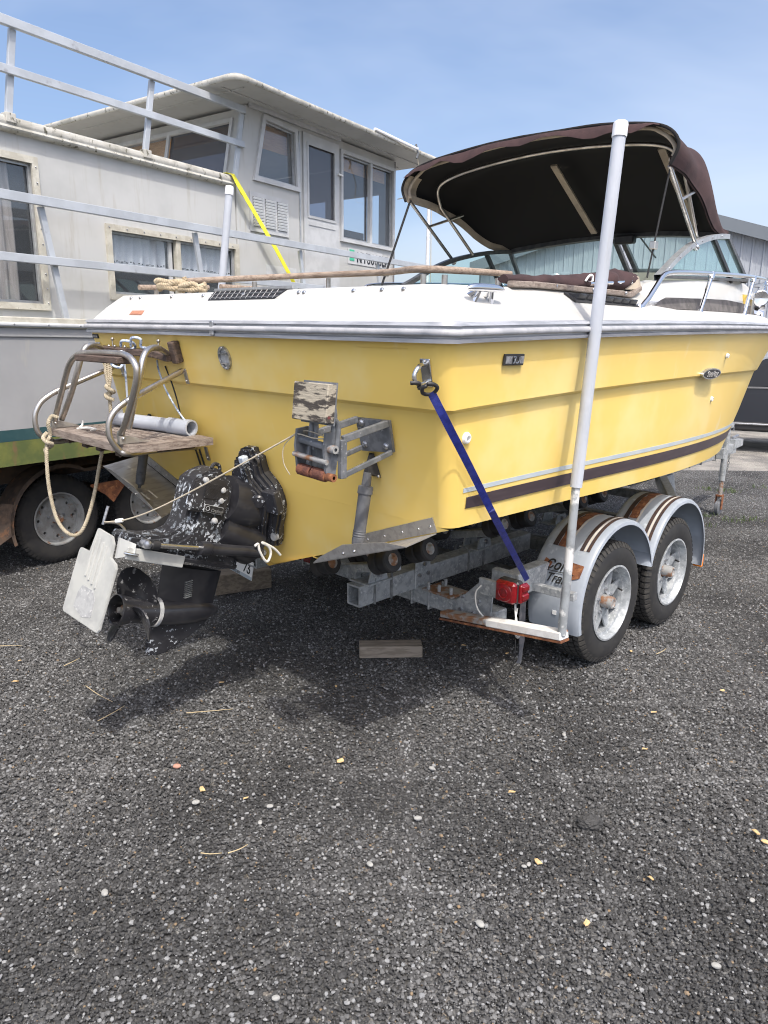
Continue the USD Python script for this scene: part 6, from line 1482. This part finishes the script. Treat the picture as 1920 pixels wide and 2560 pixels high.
# its trailer
hst = thing("houseboat_trailer", "old rusty twin axle trailer with brown mudguard under the houseboat", "trailer", HOUSE, (3.4, 5.2, 0))
def build_house_trailer():
    global trailer
    for a in (3.01, 3.86):
        for b, s in ((5.07, -1), (9.4, 1)):
            old = tyre_wheel(hst, (a, b, .345), s, .345, .21, .205, mt["old_tyre"], mt["old_tyre"], mt["old_rim"], spokes=False)
        put(hst, "axle", G().beam((a, 5.3, .36), (a, 9.3, .36), .06, .06), mt["rusty_frame"])
    for b in (5.32, 9.1):
        put(hst, "frame_rail", G().beam((-1.8, b, .72), (8.6, b, .72), .10, .16, ch=.006), mt["rusty_frame"])
    for a in (-1.0, 1.2, 5.4, 7.4): put(hst, "cross_member", G().beam((a, 5.3, .70), (a, 9.1, .70), .08, .12), mt["rusty_frame"])
    for a in (1.2, 2.6, 5.0, 7.0): put(hst, "bunk_post", G().box((a - .05, 5.2, .74), (a + .05, 5.3, .85)), mt["rusty_frame"])
    # mudguard: two arcs with a straight skirt
    for b0 in (4.985,):
        prof = []
        for a in np.radians(np.linspace(196, 60, 20)): prof.append((3.01 + .405 * math.cos(a), .35 + .405 * math.sin(a)))
        for a in np.radians(np.linspace(118, -16, 20)): prof.append((3.86 + .405 * math.cos(a), .35 + .405 * math.sin(a)))
        rows = [[(x, b, z) for b in (b0, b0 + .02, b0 + .25)] for x, z in prof]
        mg = put(hst, "mudguard", G().grid(rows), mt["rusty_frame"], smooth=40)
        lip = G().grid([[(x, b0, z), (3.435 + (x - 3.435) * 1.03, b0, .35 + (z - .35) * 1.075)] for x, z in prof]); put(mg, "mudguard_lip", lip, mt["rusty_frame"])
        put(mg, "skirt", ext(Polygon([(3.25, .58), (3.62, .58), (3.64, .66), (3.50, .50), (3.435, .43), (3.37, .50)]).buffer(.01), b0 - .004, b0 + .004), mt["rust"])
        put(mg, "mudguard_tail", ext(Polygon([(2.36, .44), (2.55, .56), (2.62, .54), (2.60, .32), (2.48, .26)]), b0, b0 + .03), mt["rusty_frame"])
build_house_trailer()

# ---------------------------------------------------------------- straps, ropes, cords
def BW(p): return BOAT.w(p)
def TW(p): return TRAILER.w(p)
def world_thing(name, label, cat, base, **k): return thing(name, label, cat, WORLD, tuple(map(float, base)), **k)

# blue strap from the starboard stern eye down to the trailer
a = BW(ont(1.122, 1.592, .058)); b = TW((0.975, 1.12, 0.62)); ct = np.array(BW((-0.015, 1.169, 1.569)))
t = world_thing("tie_down_strap", "blue webbing strap with black hook from the stern eye down to the trailer lamp", "strap", b)
side = BOAT.M[0] * .75 + BOAT.M[1] * .45
pts = [ct] + [BW(p) for p in [(0.011, 1.192, 1.508), (0.065, 1.192, 1.444), (0.201, 1.178, 1.303), (0.355, 1.16, 1.141), (0.427, 1.148, 1.072)]] + [b]
put(t, "webbing", G().band(pts, .027, .0035, side, 3, sides=[side * .6 + BOAT.M[1] * .5, side, side + (0, 0, .3), side, side * .9 - BOAT.M[1] * .3]), mt["strap_blue"], smooth=30)
up = unit(a - b); sd_ = unit(np.cross(up, (0.2, 1, 0)))
hk = [a + up * .035 + sd_ * .012, a + up * .02 - sd_ * .012, a - sd_ * .004, ct + up * .035 + sd_ * .004, ct + up * .03 + sd_ * .018, ct + up * .008 + sd_ * .024, ct - up * .008, ct + up * .008 - sd_ * .024, ct + up * .03 - sd_ * .018, ct + up * .04 - sd_ * .002]
put(t, "hook", G().tube(hk, .0065, 8, sm=5), mt["black_trim"], smooth=True)
tl = [TW(p) for p in ((.93, 1.135, .55), (.915, 1.145, .44), (.93, 1.14, .34), (.955, 1.12, .24), (.95, 1.115, .20))]
put(t, "loose_end", G().band(tl, .027, .003, TRAILER.M[1], 6, sides=[TRAILER.M[1], TRAILER.M[1] + TRAILER.M[0] * .8, TRAILER.M[0], TRAILER.M[1] * .4 + TRAILER.M[0]]), mt["strap_grey"], smooth=30)

# yellow strap over the houseboat roof
HWp = lambda p: HOUSE.w(p)
t = world_thing("roof_strap", "bright yellow webbing strap hanging from the houseboat roof edge past its deck rail", "strap", HWp((5.9, 4.88, 1.84)))
put(t, "webbing", G().band([HWp(p) for p in ((4.855, 5.3, 3.150), (4.855, 4.99, 3.150), (4.862, 4.945, 3.135), (4.90, 4.925, 3.06), (5.35, 4.90, 2.56), (5.72, 4.88, 2.10), (5.93, 4.86, 1.85))], .045, .004, HOUSE.M[0], 0), mt["strap_yellow"], smooth=20)
put(t, "strap_tail", G().band([HWp(p) for p in ((4.87, 4.94, 3.12), (4.93, 4.93, 3.02), (4.955, 4.93, 2.985))], .03, .004, HOUSE.M[0], 4), mt["strap_yellow"])

# rope hanging from the ladder
B_ = lambda pts: [BW(p) for p in pts]
t = world_thing("mooring_rope", "cream twisted rope hanging in a long loop from the boarding ladder", "rope", BW((-.38, -.75, .75)))
loop = [(-.10, -.80, 1.60), (-.105, -.795, 1.50), (-.11, -.79, 1.40), (-.115, -.785, 1.30), (-.15, -.775, 1.235), (-.20, -.755, 1.10), (-.245, -.745, .95), (-.295, -.745, .82), (-.335, -.76, .76), (-.375, -.785, .77), (-.405, -.82, .84), (-.415, -.85, .98), (-.405, -.875, 1.12), (-.385, -.90, 1.20), (-.365, -.905, 1.235), (-.375, -.895, 1.29), (-.352, -.90, 1.325), (-.335, -.875, 1.32)]
put(t, "strand", G().rope(B_(loop), .0092, .030, 8), mt["rope_cream"], smooth=True)
put(t, "knot", G().rope(B_([(-.11, -.80, 1.475), (-.125, -.785, 1.46), (-.105, -.765, 1.445), (-.09, -.79, 1.435), (-.12, -.805, 1.425), (-.125, -.78, 1.41), (-.10, -.77, 1.40)]), .010, .034, 6), mt["rope_cream"], smooth=True)
put(t, "knot", G().rope(B_([(-.375, -.915, 1.245), (-.40, -.905, 1.225), (-.395, -.88, 1.205), (-.37, -.885, 1.195), (-.365, -.91, 1.18), (-.39, -.915, 1.165), (-.395, -.89, 1.15)]), .010, .034, 6), mt["rope_cream"], smooth=True)
for dx in (-.014, .012): put(t, "doubled_part", G().rope(B_([(-.10 + dx, -.80, 1.61), (-.105 + dx, -.795, 1.53), (-.11, -.79, 1.45)]), .008, .028, 6), mt["rope_cream"], smooth=True)

# blue flecked line knotted round the ladder tread, and the grey pipe it holds
t = world_thing("thin_line", "thin blue and white flecked line knotted round the dark ladder tread", "rope", BW((-.1, -.66, 1.62)))
coil = [(-.08, -.70, 1.66), (-.09, -.665, 1.685), (-.06, -.63, 1.68), (-.03, -.66, 1.655), (-.07, -.70, 1.63), (-.13, -.69, 1.60), (-.15, -.66, 1.575), (-.13, -.62, 1.565), (-.105, -.635, 1.60), (-.10, -.66, 1.64)]
put(t, "knot", G().tube(B_(coil), .0065, 7, sm=7), mt["line_blue_white"], smooth=True)
put(t, "knot", G().tube(B_([(-.06, -.64, 1.66), (-.075, -.60, 1.70), (-.05, -.565, 1.695), (-.035, -.59, 1.66), (-.04, -.50, 1.655)]), .0065, 7, sm=7), mt["line_blue_white"], smooth=True)
put(t, "hanging_end", G().tube(B_([(-.10, -.65, 1.62), (-.10, -.635, 1.55), (-.085, -.66, 1.46), (-.075, -.68, 1.36), (-.07, -.675, 1.29)]), .0055, 7, sm=7), mt["line_blue_white"], smooth=True)
put(t, "hanging_end", G().tube(B_([(.01, -.53, 1.60), (.0, -.50, 1.55), (.0, -.44, 1.46), (.02, -.38, 1.37), (.04, -.335, 1.315)]), .0045, 7, sm=7), mt["line_blue_white"], smooth=True)
t = world_thing("plastic_pipe", "grey plastic pipe lying on the swim platform against the transom", "pipe", BW((.0, -.60, 1.262)))
pa, pb = np.array((-.055, -.86, 1.297)), np.array((.045, -.325, 1.297)); d = unit(pb - pa)
put(t, "pipe", G().tube([BW(pa), BW(pb - d * .13)], .034, 20), mt["pvc_grey"], smooth=40)
Ls = .15
put(t, "pipe_socket", G().lathe([(.034, 0), (.0385, .0), (.0385, Ls), (.031, Ls), (.030, Ls - .08), (0, Ls - .081)], BW(pb - d * .14), BOAT.M.T @ d, 22), mt["pvc_grey"])
t = world_thing("rag_scrap", "small crumpled white rag scrap on the swim platform", "rag", BW((-.24, -.80, 1.262)))
put(t, "scrap", G().tube(B_([(-.27, -.79, 1.272), (-.255, -.795, 1.285), (-.245, -.805, 1.305)]), [.008, .005, .003], 6).tube(B_([(-.28, -.80, 1.27), (-.24, -.77, 1.275), (-.22, -.73, 1.27), (-.25, -.72, 1.268)]), [.004, .007, .006, .003], 6), mt["cable_white"])

# steering cord from the motor bracket to the trolling plate
t = world_thing("steering_cord", "thin pale cord stretched from the motor bracket to the trolling plate", "cord", BW((-.4, .3, 1.0)))
c0, c1 = np.array((-.228, .757, 1.408)), HK + np.array((0, .0, .012))
mid = lambda f, s_: c0 * (1 - f) + c1 * f - np.array((0, 0, s_))
put(t, "cord", G().tube(B_([c0, mid(.25, .018), mid(.5, .034), mid(.72, .040), mid(.88, .028), c1]), .0030, 6, sm=8), mt["cord_tan"], smooth=True)
put(t, "crimp", G().tube(B_([mid(.895, .024), mid(.93, .018)]), .0085, 8), mt["plastic_white"])
put(t, "loose_end", G().tube(B_([c0, c0 + (-.01, -.045, -.045), c0 + (-.012, -.045, -.10), c0 + (-.005, -.02, -.14)]), .0018, 5, sm=6), mt["cord_tan"])

# rope coil on the stern deck
t = world_thing("rope_coil", "coil of thick tan rope lying behind the teak handrail on the stern deck", "rope", BW((.28, -.73, 1.91)))
def coil_pts(c, rx, ry, n, dz, seed):
    r = np.random.default_rng(seed); out = []
    for w in np.linspace(0, n * 2 * np.pi, int(n * 14)):
        out.append(np.array(c) + (rx * math.cos(w) * (1 + .07 * r.standard_normal()), ry * math.sin(w) * (1 + .05 * r.standard_normal()), dz * w / (2 * np.pi) + .006 * r.standard_normal()))
    return out
put(t, "coil", G().rope(B_(coil_pts((.27, -.80, 1.940), .06, .095, 3.2, .016, 2)), .0125, .042, 3), mt["rope_coil_tan"], smooth=True)
put(t, "loop", G().rope(B_(coil_pts((.30, -.66, 1.935), .05, .085, 2.2, .015, 5)), .0125, .042, 3), mt["rope_coil_tan"], smooth=True)

# brown cover folded along the starboard coaming
t = world_thing("folded_cover", "crumpled brown canvas cover lying along the starboard coaming before the windscreen", "boat cover", BW((1.4, .93, 1.95)))
P = np.array([(.70, .93, 1.966), (.95, .92, 1.972), (1.20, .92, 1.985), (1.42, .92, 2.00), (1.60, .91, 2.015), (1.80, .89, 2.035), (1.98, .86, 2.05)])
S_ = spline(P, 7); rad = np.interp(np.linspace(0, 1, len(S_)), [0, .15, .5, .8, 1], [.016, .026, .045, .055, .035])
g = G().tube(S_, .03, 18); V, Fc = g.arrays(); ax_ = np.repeat(S_, 18, 0); ax_ = np.vstack([ax_, np.repeat(S_[:1], 19, 0), np.repeat(S_[-1:], 19, 0)])
rr = np.r_[np.repeat(rad, 18), np.full(19, rad[0]), np.full(19, rad[-1])] / .03
V = ax_ + (V - ax_) * (rr * (.65 + .9 * meshkit.fbm(V * (14, 30, 30), 3, 4)))[:, None] * (1, 1.3, .85)
gg = G(); gg.add(BOAT.w(V), Fc); put(t, "canvas", gg, mt["canvas_brown"], smooth=True)
put(t, "tan_flap", G().grid([B_([(1.72, .965, 1.985), (1.70, .94, 2.05), (1.72, .89, 2.075)]), B_([(1.80, .972, 1.99), (1.80, .95, 2.055), (1.82, .89, 2.08)]), B_([(1.90, .965, 2.0), (1.91, .94, 2.06), (1.92, .89, 2.075)])]), mt["canvas_tan"], smooth=True)
put(t, "cover_tube", G().tube(B_([(1.30, .985, 1.985), (1.78, .96, 2.025)]), .012, 10), mt["chrome"])
put(t, "snap_hook", G().tube(B_([(1.28, .978, 1.995), (1.30, .985, 2.02), (1.33, .985, 2.02), (1.33, .985, 1.995), (1.31, .985, 1.985)]), .005, 6, sm=4), mt["plastic_white"])

# white pole stowed along the side deck
t = world_thing("boat_hook_pole", "slim white pole stowed along the starboard side deck beside the cabin", "pole", BW((2.6, .93, 1.93)))
p0, p1 = np.array((1.45, 1.005, 1.902)), np.array((3.78, .875, 2.045))
put(t, "pole", G().tube(B_([p0, (p0 + p1) / 2 + (0, 0, .004), p1]), .0095, 10), mt["pvc_white"])
put(t, "yellow_fitting", G().hull(B_([(x, y, z) for x in (3.72, 3.80) for y in (.865, .905) for z in (1.90, 2.07)])), mt["foam_yellow"])

# ---------------------------------------------------------------- timber on the ground
t = world_thing("wood_plank", "short grey weathered timber offcut lying on the gravel before the trailer", "plank", (.035, 3.62, .02))
c = np.array((.045, 3.69, .034)); X = unit((1, .06, 0)); Y = unit((-.06, 1, 0))
put(t, "timber", G().obox(c, X * .175, Y * .048, (0, 0, .034), .004), mt["wood_plank"])
wb = np.array((-1.00, 4.75, 0.07)); t = world_thing("wood_block", "brown timber block on the gravel under the number plate", "block", (wb[0], wb[1], 0))
put(t, "timber", G().obox(wb, unit((1, .5, 0)) * .20, unit((-.5, 1, 0)) * .07, (0, 0, .07), .005), mt["wood_block"])

# ---------------------------------------------------------------- litter: leaf scraps, straws, odd pebbles
def near_pt(px): return px
leafs = [(0.47, 3.804), (0.702, 3.702), (0.51, 2.431), (1.413, 3.747), (0.886, 1.979), (0.622, 1.791), (1.72, 3.288), (1.345, 2.208), (1.352, 2.162), (1.292, 3.06), (-0.171, 2.626), (-0.233, 3.285), (0.529, 2.051), (1.137, 2.744), (-1.959, 3.541), (-1.857, 3.298), (-0.513, 2.376), (-0.694, 2.427), (-0.816, 3.314)]
def scrap(seed, r0):
    r = np.random.default_rng(seed); n = 9; a = np.sort(r.uniform(0, 2 * np.pi, n)); rr = r0 * r.uniform(.55, 1.15, n)
    P = np.stack([rr * np.cos(a), rr * .7 * np.sin(a), .004 + .004 * r.random(n)], 1); top = np.vstack([P, (0, 0, .009)])
    g = G().add(top, [[i, (i + 1) % n, n] for i in range(n)]); g.add(np.vstack([P - (0, 0, .003), (0, 0, .004)]), [[(i + 1) % n, i, n] for i in range(n)]); g.grid([np.vstack([P, P[:1]]), np.vstack([P, P[:1]]) - (0, 0, .003)]); return g
lab = "small pale tan leaf scrap lying flat on the dark gravel"
src = thing("leaf_scrap", lab, "leaf", WORLD, (*leafs[0], float(gz(*leafs[0])) + .006), group="leaf scraps on the gravel"); off = OFFS[src]; OFFS[src] = np.zeros(3)
put(src, "blade", scrap(1, .017), mt["leaf_tan"])
copies(src, "leaf_scrap", WORLD, [((p[0], p[1], float(gz(*p)) + .006), rnd.uniform(0, 360), rnd.uniform(.6, 1.25)) for p in leafs[1:]], [lab] * (len(leafs) - 1), "leaf", "leaf scraps on the gravel")
peb = [(-0.834, 2.579), (0.137, 2.27), (-0.697, 2.348), (-0.865, 1.893), (-0.436, 2.238), (0.302, 1.786), (0.481, 2.031), (0.498, 2.041), (0.815, 2.856), (1.172, 1.893), (-0.272, 1.532), (-0.034, 2.032), (0.948, 1.648), (-0.415, 2.33), (-1.141, 2.162), (0.208, 2.585)]
lab = "pale rounded pebble standing out among the dark gravel"
def pebble(seed, r0): 
    m = trimesh.creation.icosphere(2, 1.0); V = m.vertices * (r0, r0 * .72, r0 * .5); V = V * (1 + .25 * (meshkit.fbm(m.vertices * 1.7 + seed, 2, seed)[:, None] - .5)); return G().add(V + (0, 0, r0 * .3), m.faces)
src = None
for i, p in enumerate(peb):
    z = float(gz(*p)) + .004
    if i == 0:
        s0 = thing("pebble", "smooth salmon pink pebble on the gravel at left of the foreground", "pebble", WORLD, (*p, z)); OFFS[s0] = np.zeros(3); put(s0, "stone", pebble(3, .017), mt["pebble_pink"])
    elif i == 1:
        src = thing("pebble", lab, "pebble", WORLD, (*p, z), group="pale pebbles in the gravel"); OFFS[src] = np.zeros(3); put(src, "stone", pebble(5, .015), mt["pebble_pale"])
copies(src, "pebble", WORLD, [((p[0], p[1], float(gz(*p)) + .004), rnd.uniform(0, 360), rnd.uniform(.55, 1.05)) for p in peb[2:]], [lab] * (len(peb) - 2), "pebble", "pale pebbles in the gravel")
clod = (0.761, 2.248)
s0 = thing("gravel_clod", "dark fist sized lump of stuck gravel lying in the foreground", "stone", WORLD, (*clod, .0)); OFFS[s0] = np.zeros(3)
m = trimesh.creation.icosphere(4, 1.0); V = m.vertices * (.045, .032, .026); V *= (1 + .5 * (meshkit.fbm(m.vertices * 4, 4, 2)[:, None] - .5)); put(s0, "lump", G().add(V + (0, 0, .014), m.faces), mt["gravel_dark"], smooth=False)
straw = [[(-2.16, 3.717), (-2.043, 3.731)], [(-1.692, 3.475), (-1.648, 3.574)], [(-1.292, 2.92), (-1.22, 3.061)], [(-0.911, 3), (-0.703, 3.042)], [(-0.607, 2.071), (-0.537, 2.072)], [(1.542, 3.708), (1.63, 3.791)], [(-1.484, 3.255), (-1.269, 3.079)], [(-0.516, 2.072), (-0.457, 2.116)], [(0.279, 8.161), (0.429, 8.358)]]
lab = "dry pale grass straw lying on the dark gravel"
for p, q in straw[:-1]:
    a, b = np.array((*p, float(gz(*p)) + .012)), np.array((*q, float(gz(*q)) + .012)); m_ = (a + b) / 2
    if np.linalg.norm(b - a) > .25: b = a + (b - a) * .25 / np.linalg.norm(b - a)
    s0 = thing("straw", lab, "straw", WORLD, tuple(m_), group="dry straws on the gravel"); nn = np.cross(unit(b - a), (0, 0, 1))
    put(s0, "stem", G().tube([a, m_ + nn * .012 + (0, 0, .006), b], [.0022, .0018, .0010], 5, sm=5), mt["straw_pale"])

# sparse grass where the gravel thins out beyond the trailer
def build_grass():
    g = G(); r = np.random.default_rng(9)
    for c, n, rad in [((4.449, 9.022), 70, 0.16), ((4.208, 9.145), 30, 0.12), ((3.394, 7.642), 45, 0.16), ((3.292, 7.151), 40, 0.14), ((3.75, 7.39), 40, 0.12), ((3.995, 7.477), 40, 0.14), ((3.593, 7.592), 25, 0.1), ((5.012, 9.335), 20, 0.1)]:
        for i in range(n):
            a = r.uniform(0, 2 * np.pi); d = rad * math.sqrt(r.random()); p = np.array((c[0] + d * math.cos(a), c[1] + d * math.sin(a), 0)); p[2] = float(gz(p[0], p[1])) - .005
            h = r.uniform(.02, .06); b = r.uniform(0, 2 * np.pi); lean = np.array((math.cos(b), math.sin(b), 0)) * h * r.uniform(.3, .9); w = np.array((-math.sin(b), math.cos(b), 0)) * .003
            g.add([p - w, p + w, p + lean * .45 + (0, 0, h * .7) + w * .7, p + lean * .45 + (0, 0, h * .7) - w * .7, p + lean + (0, 0, h)], [[0, 1, 2], [0, 2, 3], [3, 2, 4]])
    V, Fc = g.arrays()
    m = usdkit.mesh(stage, "/World/grass", trimesh.Trimesh(V, Fc, process=False), mt["grass_green"])
    p = m.GetPrim(); p.SetCustomDataByKey("kind", "stuff"); p.SetCustomDataByKey("label", "sparse green grass tufts in the gravel beyond the trailer tongue"); p.SetCustomDataByKey("category", "grass")
build_grass()
